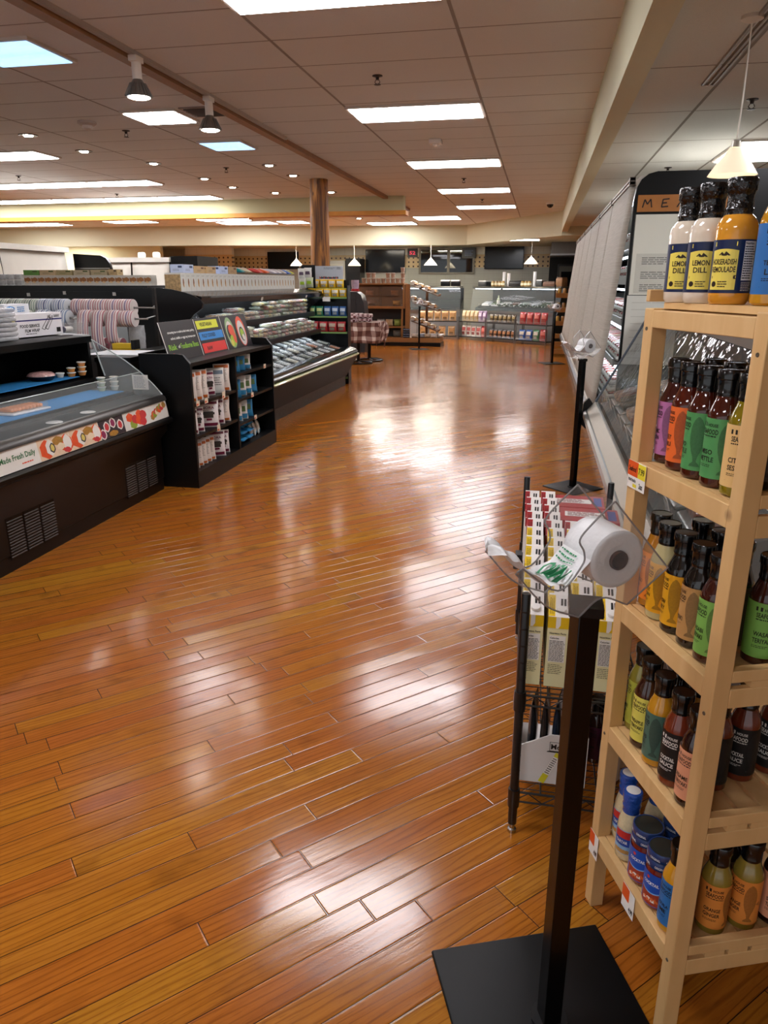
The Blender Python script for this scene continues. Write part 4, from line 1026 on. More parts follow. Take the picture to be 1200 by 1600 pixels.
for u0, u1, kind in ((1.95, 2.2, 0), (2.2, 2.5, 2), (3.57, 3.87, 0), (3.87, 4.18, 0), (4.18, 4.48, 1), (4.48, 4.80, 2), (4.80, 5.09, 3)):
    w = u1 - u0
    pq(u0 + .004, u1 - .002, .001, .119, {0: 2, 1: 3, 2: 5, 3: 5}[kind], .0006)
    if kind == 0:
        for q in range(2):
            blob(u0 + w * (.25 + .62 * q), .055 - .0 * q, w * .2, .052, 4, .0009 + .0002 * q); blob(u0 + w * (.36 + .6 * q) if q == 0 else u0 + w * .9, .06, w * .13, .045, 0, .0013); 
        blob(u0 + w * .42, .055, w * .085, .028, 3, .0016); blob(u0 + w * .42, .056, w * .055, .02, 6, .0019); blob(u0 + w * .62, .085, w * .17, .026, 7, .0014); blob(u0 + w * .68, .05, w * .12, .02, 8, .0017); blob(u0 + w * .85, .02, w * .1, .015, 9, .0014)
    elif kind == 1:
        for cu, cv, m in ((.3, .07, 9), (.55, .085, 10), (.82, .06, 9), (.12, .03, 10)): blob(u0 + w * cu, cv, w * .12, .033, 0, .0009); blob(u0 + w * cu, cv, w * .08, .025, m, .0012)
        blob(u0 + w * .5, .02, w * .18, .018, 7, .0014)
    elif kind == 2:
        for cu, cv, m in ((.25, .08, 4), (.45, .06, 9), (.65, .085, 4), (.8, .075, 9), (.6, .045, 4), (.35, .03, 11), (.75, .03, 9)): blob(u0 + w * cu, cv, w * .14, .03, m, .0008 + .0001 * cu * 5)
    else:
        for k in range(11): blob(u0 + w * (.2 + .065 * k), .035 + .006 * k + .012 * (k % 2), w * .1, .022, (7, 4, 11, 9, 8)[k % 5], .0008 + .0001 * k)
b.build('photo_strip', [M('#e6e1d8', 0.4), GREENINK, M('#e3c7a8', 0.4, var=0.1, scale=40), M('#3a2f33', 0.4, var=.3, scale=60), M('#e0562c', 0.4, var=.15, scale=50), M('#dcd8d0', 0.4), M('#dcc668', 0.4), M('#a97a32', 0.4, var=.4, scale=90), M('#e9d3b4', 0.4), M('#c63a3e', 0.4, var=.2, scale=70), M('#8a2a52', 0.4), M('#8fa23c', 0.4, var=.3, scale=60)], t)
# ---- food in and on the sushi case
def cup(x, y, z, n, label, cream='#e0b48a'):
    for k in range(n):
        t = thing('sauce_cup', label % ['bottom', 'second', 'third'][k], 'cup', (x, y, z + .034 * k), rnd.uniform(0, 3), 'small lidded cups in the sushi case')
        a = MB(); a.lathe([(0, .001), (.022, 0), (.03, .026), (.03, .028), (0, .028)], n=16); a.build('cup', M(cream, 0.25, var=.2, coat=.3), t)
        a = MB(); a.lathe([(.0325, .026), (.0335, .028), (.0325, .0325), (.028, .0335), (.026, .0315), (0, .0315)], n=18); a.build('lid', M('#e5e1d6', 0.2), t)
cup(-3.40, 4.955, .8765, 2, 'amber lidded cup at back of sushi case, %s of nearer stack', '#c9823a'); cup(-3.37, 5.045, .8765, 3, 'amber lidded cup at back of sushi case, %s of farther stack', '#d98f4c')
cup(-3.455, 4.895, .8765, 1, 'single white lidded cup lying %s at the blue mat edge', '#cfcabb')
cup(-3.16, 4.95, .7765, 3, 'pale green lidded cup near end glass, %s of nearer stack', '#b9bfa0'); cup(-3.10, 5.025, .7765, 3, 'pale lidded cup near end glass, %s of farther stack', '#c5c8bd')
t = thing('round_platter', 'black round platter under a domed lid at the back of the sushi case', 'platter', (-3.47, 4.70, .8768)); t.scale = (.7, .7, .8)
a = MB(); a.lathe([(0, .002), (.1, 0), (.14, .04), (.145, .042), (.13, .035), (0, .03)], n=28); a.build('dish', BK, t)
a = MB(); a.lathe([(.138, .043), (.13, .06), (.1, .075), (0, .082)], n=28); a.build('filling', M('#c99a94', 0.25, var=.8, scale=35, coat=.6), t)
t = thing('sushi_tray', 'tray of orange salmon sushi on the blue mat', 'food tray', (-3.14, 4.02, .7765), PI / 2 - .1)
a = MB(); a.rbox(-.16, .16, -.09, .09, 0, .014, .012); a.build('tray', M('#dfe2e4', 0.2), t)
a = MB()
for k in range(9): a.rbox(-.135 + .03 * k, -.108 + .03 * k, -.055, .06, .015, .04, .011)
a.build('salmon_pieces', M('#e28a48', 0.3, var=.3, scale=60, coat=.4), t)
a = MB(); a.rbox(-.155, .155, -.085, .085, .0145, .05, .02); a.build('clear_lid', GLASS, t)
for x, y, w in ((-2.88, 4.32, 'farther along'), (-2.87, 3.95, 'in the middle'), (-2.87, 3.35, 'nearest the viewer')):
    o = MB().lathe([(.045, 0), (.05, .004), (.045, .007), (0, .007)], n=22).build('white_lid', M('#e4e4e0', 0.3), loc=(x, y, .728)); tag(o, 'white round lid lying behind the front glass, ' + w, 'lid', 'white lids in the sushi case')
# on top of the canopy
t = thing('film_wrap_box', 'white cardboard food service film wrap box on the sushi case top', 'box', (-3.50, 4.69, 1.1875), -.03)
a = MB(); a.box(-.09, .05, -.29, .29, 0, .155); a.build('carton', M('#e9e7ea', 0.5), t, bevel=.002)
a = MB(); fn = lambda u, v: (.0508, u, v); f2 = lambda u, v: (.0514, u, v)
a.quad(fn(-.29, .105), fn(.29, .105), fn(.29, .114), fn(-.29, .114), 0)
text(a, 'FOOD SERVICE', -.06, .062, .022, f2, 1, w=.2); text(a, 'FILM WRAP', -.04, .03, .022, f2, 1, w=.15); lines(a, -.11, .03, .015, .024, 1, f2, 1, frac=.5)
text(a, '18" x 2000\'', .2, .122, .018, f2, 1, w=.13); a.quad(fn(.22, .018), fn(.265, .018), fn(.265, .05), fn(.22, .05), 1)
a.add([f2(-.22 + .028 * math.cos(k * PI / 8), .108 + .03 * math.sin(k * PI / 8)) for k in range(16)], [tuple(range(16))], 2); a.add([(.052, -.22 + .014 * math.cos(k * PI / 6), .108 + .016 * math.sin(k * PI / 6)) for k in range(12)], [tuple(range(12))], 3)
for d in (0, .035): 
    p_ = [(.06 + d, .05), (.09 + d, .04), (.17 + d * .6, .115), (.14 + d * .6, .125)]
    for i in range(4): q0, q1 = Vector(p_[i]), Vector(p_[(i + 1) % 4]); nn = Vector((q0.y - q1.y, q1.x - q0.x)).normalized() * .0022; a.quad(f2(*(q0 + nn)), f2(*(q1 + nn)), f2(*(q1 - nn)), f2(*(q0 - nn)), 1)
a.build('print', [M('#2f2c72', 0.5), INK, M('#2a2a22', 0.5), M('#c9c02c', 0.5)], t)
t = thing('tissue_box', 'small white and blue box standing behind the film wrap box', 'box', (-3.68, 4.74, 1.187), .05)
a = MB(); a.box(-.06, .06, -.14, .14, 0, .215); a.build('carton', M('#e4e6ea', 0.5), t, bevel=.002)
a = MB(); fn = lambda u, v: (.0608, u, v); a.add([fn(-.08 + .055 * math.cos(k * PI / 8), .185 + .017 * math.sin(k * PI / 8)) for k in range(16)], [tuple(range(16))], 0); lines(a, .0, .1, .16, .2, 3, fn, 0, frac=.5); a.build('print', [M('#2f79b8', 0.4)], t)
for k in range(7):
    o = MB(); o.rbox(-.09, .09, -.12, .12, 0, .028, .012); o = o.build('clear_lid_stack', M('#c4c6c8', 0.12, alpha=.55, var=.3, scale=30), loc=(-3.46, 4.28 - .0 * k, 1.182 + .03 * k), rotz=rnd.uniform(-.05, .05)); tag(o, 'clear plastic lid in stack beside film wrap box, %s from bottom' % ORD[k], 'lid', 'stacked clear lids on the sushi case')
t = thing('label_tray', 'clear tray with white paper rolls at the canopy end', 'tray', (-3.55, 5.045, 1.1895))
a = MB(); a.box(-.2, .2, -.055, .055, 0, .004); a.box(.196, .2, -.055, .055, .004, .11); a.box(-.2, -.196, -.055, .055, .004, .11); a.box(-.196, .196, -.055, -.051, .004, .07); a.box(-.196, .196, .051, .055, .004, .07); a.build('tray', CLEAR, t)
t2 = thing('paper_roll', 'white paper roll with dark end in the clear tray', 'roll', (-3.45, 5.045, 1.2155), PI / 2)
a = MB(); a.T = ry(PI / 2); a.lathe([(.02, -.045), (.02, .045)], n=16); a.build('paper', PAPER, t2); a = MB(); a.T = ry(PI / 2); a.lathe([(.021, -.05), (.021, -.0455)], n=16); a.build('end_cap', M('#34356e', 0.4), t2)
# ------------------------------------------------------------------ striped label rolls on the work rack behind
t = thing('roll_rack', 'dark work rack with rods holding striped label rolls behind the sushi case', 'rack', (-4.3, 6.2, 0))
O2 = Matrix.Translation((4.3, -6.2, 0))
def B2(): m = MB(); m.T = O2.copy(); return m
b = B2(); b.box(-5.4, -3.37, 5.9, 6.45, .9, .94); b.build('worktop', BKD, t)
for x in (-5.35, -3.42):
    for y in (5.95, 6.38):
        b = B2(); b.box(x, x + .04, y, y + .04, 0, .8995); b.build('leg', BKD, t)
for x in (-5.3, -3.42):
    b = B2(); b.box(x, x + .03, 6.3, 6.33, .9405, 1.5); b.build('upright', BKD, t)
rods = ((6.32 - .06, 1.33), (6.12, 1.24))
for y, z in rods:
    b = B2(); b.tube([(-5.3, y, z), (-3.38, y, z)], .008, 8); 
    for x in (-5.285, -3.405): b.tube([(x, y, z), (x, 6.315, z + .02)], .006, 6)
    b.build('rod', STEEL, t)
def stripe(name, cols):
    def fn(nt, b, tc):
        sp = node(nt, 'SeparateXYZ'); nt.links.new(tc.outputs['Object'], sp.inputs[0])
        f = math_(nt, 'FRACT', math_(nt, 'MULTIPLY', sp.outputs['X'], 42.0))
        g = math_(nt, 'FRACT', math_(nt, 'MULTIPLY', sp.outputs['X'], 10.5))
        c = mixc(nt, math_(nt, 'LESS_THAN', f, 0.35), lin(cols[0]), lin(cols[1])); c = mixc(nt, math_(nt, 'LESS_THAN', g, 0.14), c, lin(cols[2]))
        nt.links.new(c, b.inputs['Base Color']); b.inputs['Roughness'].default_value = 0.45
    return MP(name, fn)
SR = stripe('stripes_red', ('#d9cdc9', '#a8626a', '#7f6d8c')); SG = stripe('stripes_green', ('#d3d6cb', '#7f9a86', '#5c6f6c')); SB_ = stripe('stripes_blue', ('#cfd2d6', '#7d8fae', '#4f5a82'))
def label_roll(x, y, z, r, w, m, hang, col, pos):
    t = thing('label_roll', ('%s striped label roll on the %s rod, %s' % (col, 'back' if y > 6.2 else 'front', pos)) if z > 1.1 else 'small red striped roll low on the worktop, ' + pos, 'roll', (x, y, z), 0, 'striped label rolls on the work rack')
    a = MB(); a.T = ry(PI / 2); a.lathe([(.012, -w / 2), (r * .97, -w / 2), (r, -w / 2 + .004), (r, w / 2 - .004), (r * .97, w / 2), (.012, w / 2), (.012, -w / 2)], n=26); a.build('roll', m, t)
    if hang:
        a = MB(); L = hang
        def F(u, v):
            if v < .35: return (w * (u - .5) * .97, -(r + .004) * math.sin(v / .35 * PI / 2), (r + .004) * math.cos(v / .35 * PI / 2))
            q = (v - .35) / .65; return (w * (u - .5) * .97 + .02 * q * q, -(r + .004) - .03 * math.sin(q * 2.5), -L * q + .01 * math.sin(6 * q))
        a.grid(3, 16, F); a.build('loose_strip', m, t, solid=.0012)
xs = [-5.2, -5.05, -4.9, -4.75, -4.6, -4.45, -4.3, -4.12, -4.0, -3.88, -3.76, -3.64]
for i, x in enumerate(xs): label_roll(x, rods[0][0], rods[0][1], .075, .115 if i > 6 else .13, SB_ if i in (0, 1, 5, 6) else SG if i < 5 else SR, 0, 'blue' if i in (0, 1, 5, 6) else 'green' if i < 5 else 'red', ORD[11 - i] + ' from its aisle end')
xs = [-5.1, -4.93, -4.76, -4.6, -4.4, -4.2, -3.97, -3.83, -3.69, -3.56]
for i, x in enumerate(xs): label_roll(x, rods[1][0], rods[1][1], .07, .115, SG if i in (1, 2, 3) else SB_ if i in (0, 4, 5) else SR, (.2, .22, .18, .2, .25, .26, .26, .24, .2, 0)[i], 'green' if i in (1, 2, 3) else 'blue' if i in (0, 4, 5) else 'red', ORD[9 - i] + ' from its aisle end')
for i, (x, z) in enumerate(((-3.95, 1.0), (-3.78, 1.0))):
    label_roll(x, 6.27, 1.002, .06, .1, SR, 0, 'small red', ['farther from the aisle', 'nearer the aisle'][i]); 
t = thing('yellow_dispenser', 'yellow tape dispenser on the dark work rack beside the sign', 'dispenser', (-3.52, 5.97, .9405))
a = MB(); a.box(-.12, .1, -.04, .04, 0, .05); a.box(-.12, .06, -.04, .04, .052, .1); a.build('body', M('#d9b41c', 0.4), t, bevel=.004); a = MB(); a.box(.065, .1, -.045, .045, .051, .13); a.build('cutter', BK, t)
t = thing('plastic_bag', 'crinkled clear plastic bag on the work rack by the sign', 'bag', (-3.55, 6.21, .9412))
pouch(.16, .24, .1, None, 3).build('bag', M('#d6d8da', 0.1, alpha=.5, var=.3, scale=30, bump=.6, bscale=40), t)
o = MB(); o.box(-.28, .28, -.2, .2, 0, .004); o = o.build('paper_sheet', M('#eceef0', 0.5), loc=(-3.25, 5.55, .9995), rotz=.12); tag(o, 'white paper sheet lying behind the food illness sign', 'paper')
t = thing('low_counter', 'dark counter block behind the snack shelf', 'counter', (-3.15, 6.0, 0))
a = MB(); a.box(-.19, .1, -.8, .85, 0, .96); a.build('body', BKD, t); a = MB(); a.box(-.2, .1, -.81, .86, .9605, .9985); a.build('top', BK, t)

# ------------------------------------------------------------------ black snack end shelf
t = thing('snack_shelf', 'black freestanding shelf of white snack pouches beside the sushi case', 'shelf', (-2.8, 6.07, 0))
O3 = Matrix.Translation((2.8, -6.07, 0))
def B3(): m = MB(); m.T = O3.copy(); return m
SBK = M('#070707', 0.4, var=.15, spec=0.35)
XF = -2.545; XB = -2.96
prof = [(XB, 0), (XF, 0), (XF, .965), (-2.575, 1.0), (-2.60, 1.03), (-2.64, 1.035), (XB, 1.035)]
for y, nm in ((5.165, 'side_panel'), (6.94, 'side_panel')):
    b = B3(); b.prism(prof, y, y + .028, 'y'); b.build(nm, SBK, t, bevel=.002)
b = B3(); b.box(XB, XB + .015, 5.193, 6.94, 0, 1.035); b.build('back_panel', SBK, t)
b = B3(); b.box(XB + .015, XF - .005, 5.193, 6.94, .94, .968); b.build('top', SBK, t)
b = B3(); b.box(XB + .015, XF, 5.193, 6.94, 0, .13); b.build('plinth', SBK, t)
b = B3(); b.box(XB + .015, XF - .006, 6.035, 6.06, .13, .94); b.build('divider', SBK, t)
LS = (.13, .40, .655); RS = (.13, .345, .56, .785)
for z in LS[1:]: b = B3(); b.box(XB + .015, XF - .01, 5.193, 6.035, z - .022, z); b.build('shelf_board', SBK, t)
for z in RS[1:]: b = B3(); b.box(XB + .015, XF - .01, 6.06, 6.94, z - .022, z); b.build('shelf_board', SBK, t)
for y, z, k in ((5.27, .652, 0), (5.42, .652, 0), (5.76, .652, 1), (5.62, .40, 1), (6.75, .783, 0), (6.4, .558, 0), (6.45, .343, 0)):
    c = thing('price_tag', 'small cream price tag on the snack shelf edge, %.0f cm up and %s' % (z * 100, ORD[int((y - 5.2) / .12)] + ' span along'), 'price tag', (XF - .009, y, z - (.03 if k else .02)), 0, 'price tags on the snack shelf')
    a = MB(); a.box(0, .0015, -.03, .03, 0, .04 if not k else .055); a.build('card', M('#e2d3b8', 0.5), c); a = MB(); a.box(.0016, .0022, -.026, .005, .006, .02); a.build('red_mark', M('#d0562c', 0.5), c)
# pouches
def snack(front, kind, w=.15, h=.21, d=.05):
    t = thing('snack_pouch', 'pouch', 'pouch')
    b = pouch(w, h, d, None, len(front) + kind); b.T = Matrix.Identity(4)
    zs = [0, .16, .84] if kind == 0 else [0, .12, .9]
    o_m = [M(front, .3, var=.05, coat=.2)]
    o = b.build('bag', [M(front, .32, var=.12, scale=14, coat=.2)], t)
    # printed bands and picture follow the bag's bulge
    p = MB()
    th = lambda v: d / 2 * (math.sin(PI * min(1, max(0.0001, v / h))) ** .55) * 1.07 + .0026
    def F(u, v): q = abs(2 * u / w); return (u, -th(v) * max(.02, (1 - q ** 3.2)) ** .6 - .0006, v)
    def patch(u0, u1, v0, v1, m, o=0.0, nu=6, nv=3):
        def G(a, c): x = F(u0 + (u1 - u0) * a, v0 + (v1 - v0) * c); return (x[0], x[1] - o, x[2])
        p.grid(nu, nv, G, m)
    if kind == 0:   # plum bands, dark picture
        patch(-w * .4, w * .4, .012, .035, 0); patch(-w * .42, w * .42, h - .03, h - .012, 0)
        patch(-w * .22, w * .22, .075, .125, 1, .0004); patch(-w * .28, w * .28, .10, .118, 1, .0006); patch(-w * .1, w * .15, .055, .07, 0, .0004)
        text(p, 'NORA', 0, h * .68, .02, lambda u, v: (F(u, v)[0], F(u, v)[1] - .0012, v), 0, w=w * .55); lines(p, -w * .25, w * .25, h * .62, h * .66, 1, lambda u, v: (F(u, v)[0], F(u, v)[1] - .0012, v), 2, frac=.4)
    elif kind == 1: # orange bands, small print
        patch(-w * .4, w * .4, .008, .03, 3); patch(-w * .42, w * .42, h - .035, h - .01, 3); lines(p, -w * .3, w * .3, .08, h - .05, 9, lambda u, v: (F(u, v)[0], F(u, v)[1] - .0012, v), 2, frac=.3); patch(-w * .25, -w * .05, .04, .065, 1, .0006)
    elif kind == 2: # pale bag, blue foot
        patch(-w * .42, w * .42, .008, .05, 4); patch(-w * .15, w * .25, .07, .12, 5, .0006); lines(p, -w * .3, w * .3, .13, h - .03, 4, lambda u, v: (F(u, v)[0], F(u, v)[1] - .0012, v), 2, frac=.4)
    else:           # pale bag, grey neck, thin lettering
        patch(-w * .4, w * .4, h - .05, h - .02, 6); lines(p, -w * .3, w * .3, .06, h - .07, 4, lambda u, v: (F(u, v)[0], F(u, v)[1] - .0012, v), 2, frac=.3)
    p.build('print', [M('#6d1a36', .4), M('#2f2a26', .4, var=.3, scale=90), M('#5a5550', .5), M('#c9682a', .4), M('#2f86b4', .4, var=.2, scale=50), M('#4f6a3a', .4, var=.4, scale=80), M('#5d6a78', .35)], t)
    return Proto(t)
N0, N1, N2, N3 = snack('#e2dcda', 0), snack('#e0d6cc', 1, .14, .23), snack('#d6d6d2', 2, .13, .17), snack('#dad8d2', 3, .14, .2)
NB = snack('#2c78a8', 2, .13, .16)
G9 = 'snack pouches on the black end shelf'
def sp(P, y, z, label, x=-2.66, lean=.08, yaw=0.0, sc=None):
    x = -2.63 if x > -2.69 else -2.72; yaw = -.95 + yaw * .25
    P.put((x, y, z + .002), label, 'pouch', G9, rot=(-lean, 0, PI / 2 + yaw), scale=sc)
row = lambda *a: a
for i, y in enumerate((5.27, 5.375)): sp(N1, y, LS[2], 'white pouch with orange ends on top snack tier, ' + ['at the near end', 'second'][i])
sp(N1, 5.48, LS[2], 'white and orange pouch third along the top snack tier', yaw=.4); sp(N0, 5.65, LS[2], 'plum banded pouch turned sideways on top snack tier', yaw=1.6, sc=(.8, 1, .95)); sp(N3, 5.79, LS[2], 'white pouch with grey neck on top snack tier', sc=(1.1, 1, 1.05)); sp(N1, 5.92, LS[2], 'pale pouch beside the divider on top snack tier')
sp(N0, 5.28, LS[1], 'plum banded white pouch at near end of the middle snack tier', yaw=.6); sp(N0, 5.39, LS[1], 'plum banded white pouch second on the middle snack tier', yaw=.6)
sp(N0, 5.60, LS[1], 'plum banded pouch with large dark picture on middle snack tier', sc=(1.2, 1, 1.06), yaw=-.4); sp(N0, 5.75, LS[1], 'plum banded pouch behind the picture one on middle snack tier', sc=(1, 1, 1)); sp(N1, 5.88, LS[1], 'white pouch beside the divider on middle snack tier', sc=(1, 1, .94))
for i in range(5): sp(N1, 5.25 + .078 * i, LS[0], 'white and orange pouch in leaning row on bottom snack tier, %s from near end' % ORD[i], yaw=1.2, sc=(.9, .8, .85))
sp(N0, 5.71, LS[0], 'plum banded pouch at the front of the bottom snack tier', sc=(1.1, 1, 1.05)); sp(N0, 5.85, LS[0], 'plum banded pouch farther along the bottom snack tier')
for z, nm, P_ in ((RS[3], 'top', (NB, NB, N2)), (RS[2], 'second', (NB, N2, N2, NB)), (RS[1], 'third', (N2, N2, NB))):
    for i, q in enumerate(P_): sp(q, 6.17 + .13 * i, z, 'pale blue pouch right of the divider, %s tier, %s from divider' % (nm, ORD[i]), yaw=.6, sc=(1, 1, .8 if z == RS[3] else 1))
for k in range(3):
    for j in range(3):
        NB.put((-2.58, 6.255 + .155 * j, RS[0] + .037 + .062 * k), 'blue pouch lying flat in pile right of divider, %s layer, %s along' % (ORD[k], ORD[j]), 'pouch', G9, rot=(-PI / 2, 0, PI / 2 + .1), scale=(1.1, .78, 1.1)) if j < 2 else N2.put((-2.65, 6.56 + .095 * k, RS[0] + .002), 'pale pouch standing at far end of bottom right tier, %s' % ORD[k], 'pouch', G9, rot=(-.2, 0, PI / 2 + .4))
# sign boards leaning on the shelf top
def board(y0, y1, label, name='sign_board'):
    t = thing(name, label, 'sign', (-2.72, y0, .9695), 0, 'food sign boards on the snack shelf')
    W_ = y1 - y0; L = -.08 / .29
    a = MB(); a.add([(L * v * 1.0 + o, u, v) for o in (0, -.006) for u, v in ((0, 0), (W_, 0), (W_, .29), (0, .29))], [(0, 1, 2, 3), (7, 6, 5, 4), (0, 4, 5, 1), (1, 5, 6, 2), (2, 6, 7, 3), (3, 7, 4, 0)], 0)
    def fn(u, v, o=.0012): return (L * v + o, u, v)
    return t, a, fn, W_
BRD = M('#29272a', .35, var=.05)
t, a, fn, w = board(5.197, 5.785, 'dark sign board warning about foodborne illness in white and green')
a.build('board', BRD, t); p = MB()
text(p, 'consuming raw or undercooked meats, poultry,', .33, .195, .024, fn, 0, w=.46); text(p, 'seafood, shellfish or eggs may increase your', .34, .15, .024, fn, 0, w=.43)
text(p, 'Risk', .12, .08, .042, fn, 1, w=.13); text(p, 'of', .225, .088, .026, fn, 0, w=.035); text(p, 'Foodborne Illness', .41, .08, .042, fn, 1, w=.31)
p.add([fn(.1 + .03 * math.cos(k * PI / 8), .032 + .026 * math.sin(k * PI / 8)) for k in range(16)], [tuple(range(16))], 2); lines(p, .135, .2, .015, .05, 2, fn, 2, frac=.6)
p.build('lettering', [M('#e8e8e4', .5), M('#8fc13c', .5), M('#d8322c', .5)], t)
p = MB(); p.add([fn(.0, 0, .002), fn(.01, 0, .002), fn(.01, .29, .002), fn(.0, .29, .002)], [(0, 1, 2, 3)]); p.build('white_edge', PAPER, t)
t, a, fn, w = board(5.79, 6.31, 'sign board with yellow, blue and red food category bands')
a.build('board', BRD, t); p = MB()
for v0, v1, m, s, sw in ((.205, .272, 0, 'VEGETARIAN', .24), (.115, .18, 1, 'FULLY COOKED', .26), (.012, .09, 2, 'RAW', .1)):
    p.quad(fn(.03, v0), fn(w - .07 if m == 0 else w - .02, v0), fn(w - .07 if m == 0 else w - .02, v1), fn(.03, v1), m); text(p, s, .21 if m < 2 else .16, v0 + .02, .03, lambda u, v: fn(u, v, .0022), 3, w=sw)
for u in (-.004, w - .005): p.quad(fn(u, 0, .002), fn(u + .008, 0, .002), fn(u + .008, .29, .002), fn(u, .29, .002), 4)
p.build('bands', [M('#d8dc2e', .45), M('#2f86cf', .45), M('#e0332f', .45), INK, PAPER], t)
t, a, fn, w = board(6.32, 6.9, 'dark sign board picturing two large sliced sushi rolls')
a.build('board', BRD, t); p = MB()
def ell(cu, cv, ru, rv, m, o, tl=0.0): p.add([fn(cu + ru * math.cos(k * PI / 10) + tl * rv * math.sin(k * PI / 10), cv + rv * math.sin(k * PI / 10), .0012 + o) for k in range(20)], [tuple(range(20))], m)
ell(.15, .14, .1, .135, 0, 0); ell(.15, .13, .08, .112, 4, .0005); ell(.13, .135, .055, .075, 6, .001); ell(.17, .16, .06, .05, 1, .0015); ell(.15, .07, .06, .05, 3, .0015); ell(.2, .1, .035, .055, 1, .002); ell(.12, .05, .03, .03, 5, .002)
ell(.4, .14, .1, .135, 1, 0); ell(.4, .125, .083, .112, 2, .0005); ell(.4, .115, .055, .065, 6, .001); ell(.4, .125, .04, .04, 3, .0015); ell(.41, .085, .03, .028, 4, .002)
p.build('roll_pictures', [M('#8fae7c', .4, var=.2, scale=60), M('#e2563a', .4, var=.2, scale=60), M('#cfcac6', .4, var=.1, scale=80), M('#a3c23c', .4, var=.3, scale=60), M('#d9d4cb', .4, var=.15, scale=70), M('#d8cf5a', .4), M('#2a2e26', .4)], t)
# ------------------------------------------------------------------ long open refrigerated case
CB = M('#0b0a0b', 0.25, var=.1, coat=.1)
TUBEM = M('#ffffff', .4, emit='#e6f2ff', es=TUBE)
t = thing('refrigerated_case', 'long black open refrigerated case of prepared foods with pale bumper', 'display case', (-3.4, 9.2, 0))
O5 = Matrix.Translation((3.4, -9.2, 0))
def B5(): m = MB(); m.T = O5.copy(); return m
A0, A1 = 7.06, 11.4
def kick_mat(nt, b, tc):
    n = node(nt, 'TexVoronoi', Scale=26.0); nt.links.new(tc.outputs['Object'], n.inputs['Vector'])
    nt.links.new(mixc(nt, n.outputs['Distance'], lin('#30312e'), lin('#141513')), b.inputs['Base Color']); b.inputs['Roughness'].default_value = .35
b = B5(); b.box(-4.1, -2.95, A0, A1 - .06, 0, .14); b.build('kick_plate', MP('kick_plate_slate', kick_mat), t)
b = B5(); b.prism([(-4.1, .14), (-2.94, .14), (-2.93, .16), (-2.87, .28), (-2.80, .40), (-2.765, .465), (-2.80, .50), (-4.1, .5)], A0, A1, 'y'); b.build('body', M('#0d0806', .5, var=.15, spec=.2), t)
def rail(pts, nm, mats):   # a profile swept along the front and round the far corner
    b = B5(); path = [(0, A0, 0), (0, A1 - .16, 0)] + [(-.16 + .16 * math.cos(a), A1 - .16 + .16 * math.sin(a), a) for a in (PI / 8, PI / 4, 3 * PI / 8, PI / 2)] + [(-1.2, A1, PI / 2)]
    vs = []
    for (px, py, a) in path:
        for (x, z) in pts:
            d = x + 2.70
            if a == 0: vs.append((px + x, py, z))
            else: vs.append((-2.70 + px + d * math.cos(a), py + d * math.sin(a), z))
    k = len(pts); fs = []
    for i in range(len(path) - 1):
        for j in range(k): fs.append((i * k + j, i * k + (j + 1) % k, (i + 1) * k + (j + 1) % k, (i + 1) * k + j))
    fs.append(tuple(range(k))); fs.append(tuple(reversed(range((len(path) - 1) * k, len(path) * k))))
    b.add(vs, fs, 0, False); return b.build(nm, mats, t)
rail([(-2.78, .462), (-2.735, .47), (-2.71, .482), (-2.70, .495), (-2.71, .508), (-2.74, .512), (-2.78, .512)], 'bumper', M('#b9bb86', .3, var=.05, coat=.3))
rail([(-2.82, .512), (-2.745, .513), (-2.722, .53), (-2.735, .56), (-2.77, .582), (-2.83, .597), (-2.90, .602), (-2.90, .56), (-2.84, .56)], 'front_lip', M('#0b0a0b', .18, var=.1, coat=.2))
b = B5(); b.prism([(-4.1, .5), (-2.81, .5), (-2.85, .545), (-3.0, .55), (-3.58, .70), (-3.62, .72), (-4.1, .72)], A0 + .03, A1 - .03, 'y'); b.build('lower_deck', M('#17181a', .3, .3), t)
b = B5(); b.box(-4.1, -4.04, A0, A1, .72, 1.46); b.build('back_panel', M('#1c1d1f', .4), t)
for z, x, nm in ((.845, -3.34, 0), (1.105, -3.43, 0)):
    b = B5(); b.prism([(-4.04, z - .03), (x, z - .03), (x + .004, z), (x, z + .012), (x - .012, z + .012), (x - .012, z), (-4.04, z)][:1] + [(x - .014, z - .03), (x - .014, z - .058), (x, z - .058), (x + .004, z), (x, z + .012), (x - .012, z + .012), (x - .012, z), (-4.04, z)], A0 + .03, A1 - .05, 'y'); b.build('shelf', M('#202123', .3, .2), t)
    b = B5(); b.box(x - .07, x - .04, A0 + .1, A1 - .12, z - .047, z - .033); b.build('lamp_tube', TUBEM, t)
b = B5(); b.prism([(-4.1, 1.455), (-3.62, 1.455), (-3.45, 1.437), (-3.31, 1.415), (-3.30, 1.40), (-3.33, 1.34), (-3.45, 1.36), (-4.1, 1.40)], A0 + .02, A1 - .05, 'y'); b.build('canopy', CB, t)
b = B5(); b.box(-3.302, -3.285, A0 + .2, A1 - .3, 1.396, 1.414); b.build('canopy_trim', M('#77797a', .3, .7), t)
b = B5(); b.box(-3.50, -3.47, A0 + .1, A1 - .12, 1.338, 1.348); b.build('lamp_tube', TUBEM, t)
prof = [(-4.12, 0.0), (-3.0, 0), (-3.0, .5), (-3.2, .8), (-3.40, 1.10), (-3.43, 1.186), (-3.38, 1.24), (-3.29, 1.30), (-3.275, 1.345), (-3.30, 1.385), (-3.36, 1.42), (-3.45, 1.45), (-3.60, 1.482), (-3.72, 1.495), (-4.12, 1.495)]
b = B5(); b.prism(prof, A0 - .03, A0, 'y'); b.build('end_panel', BK, t, bevel=.002)
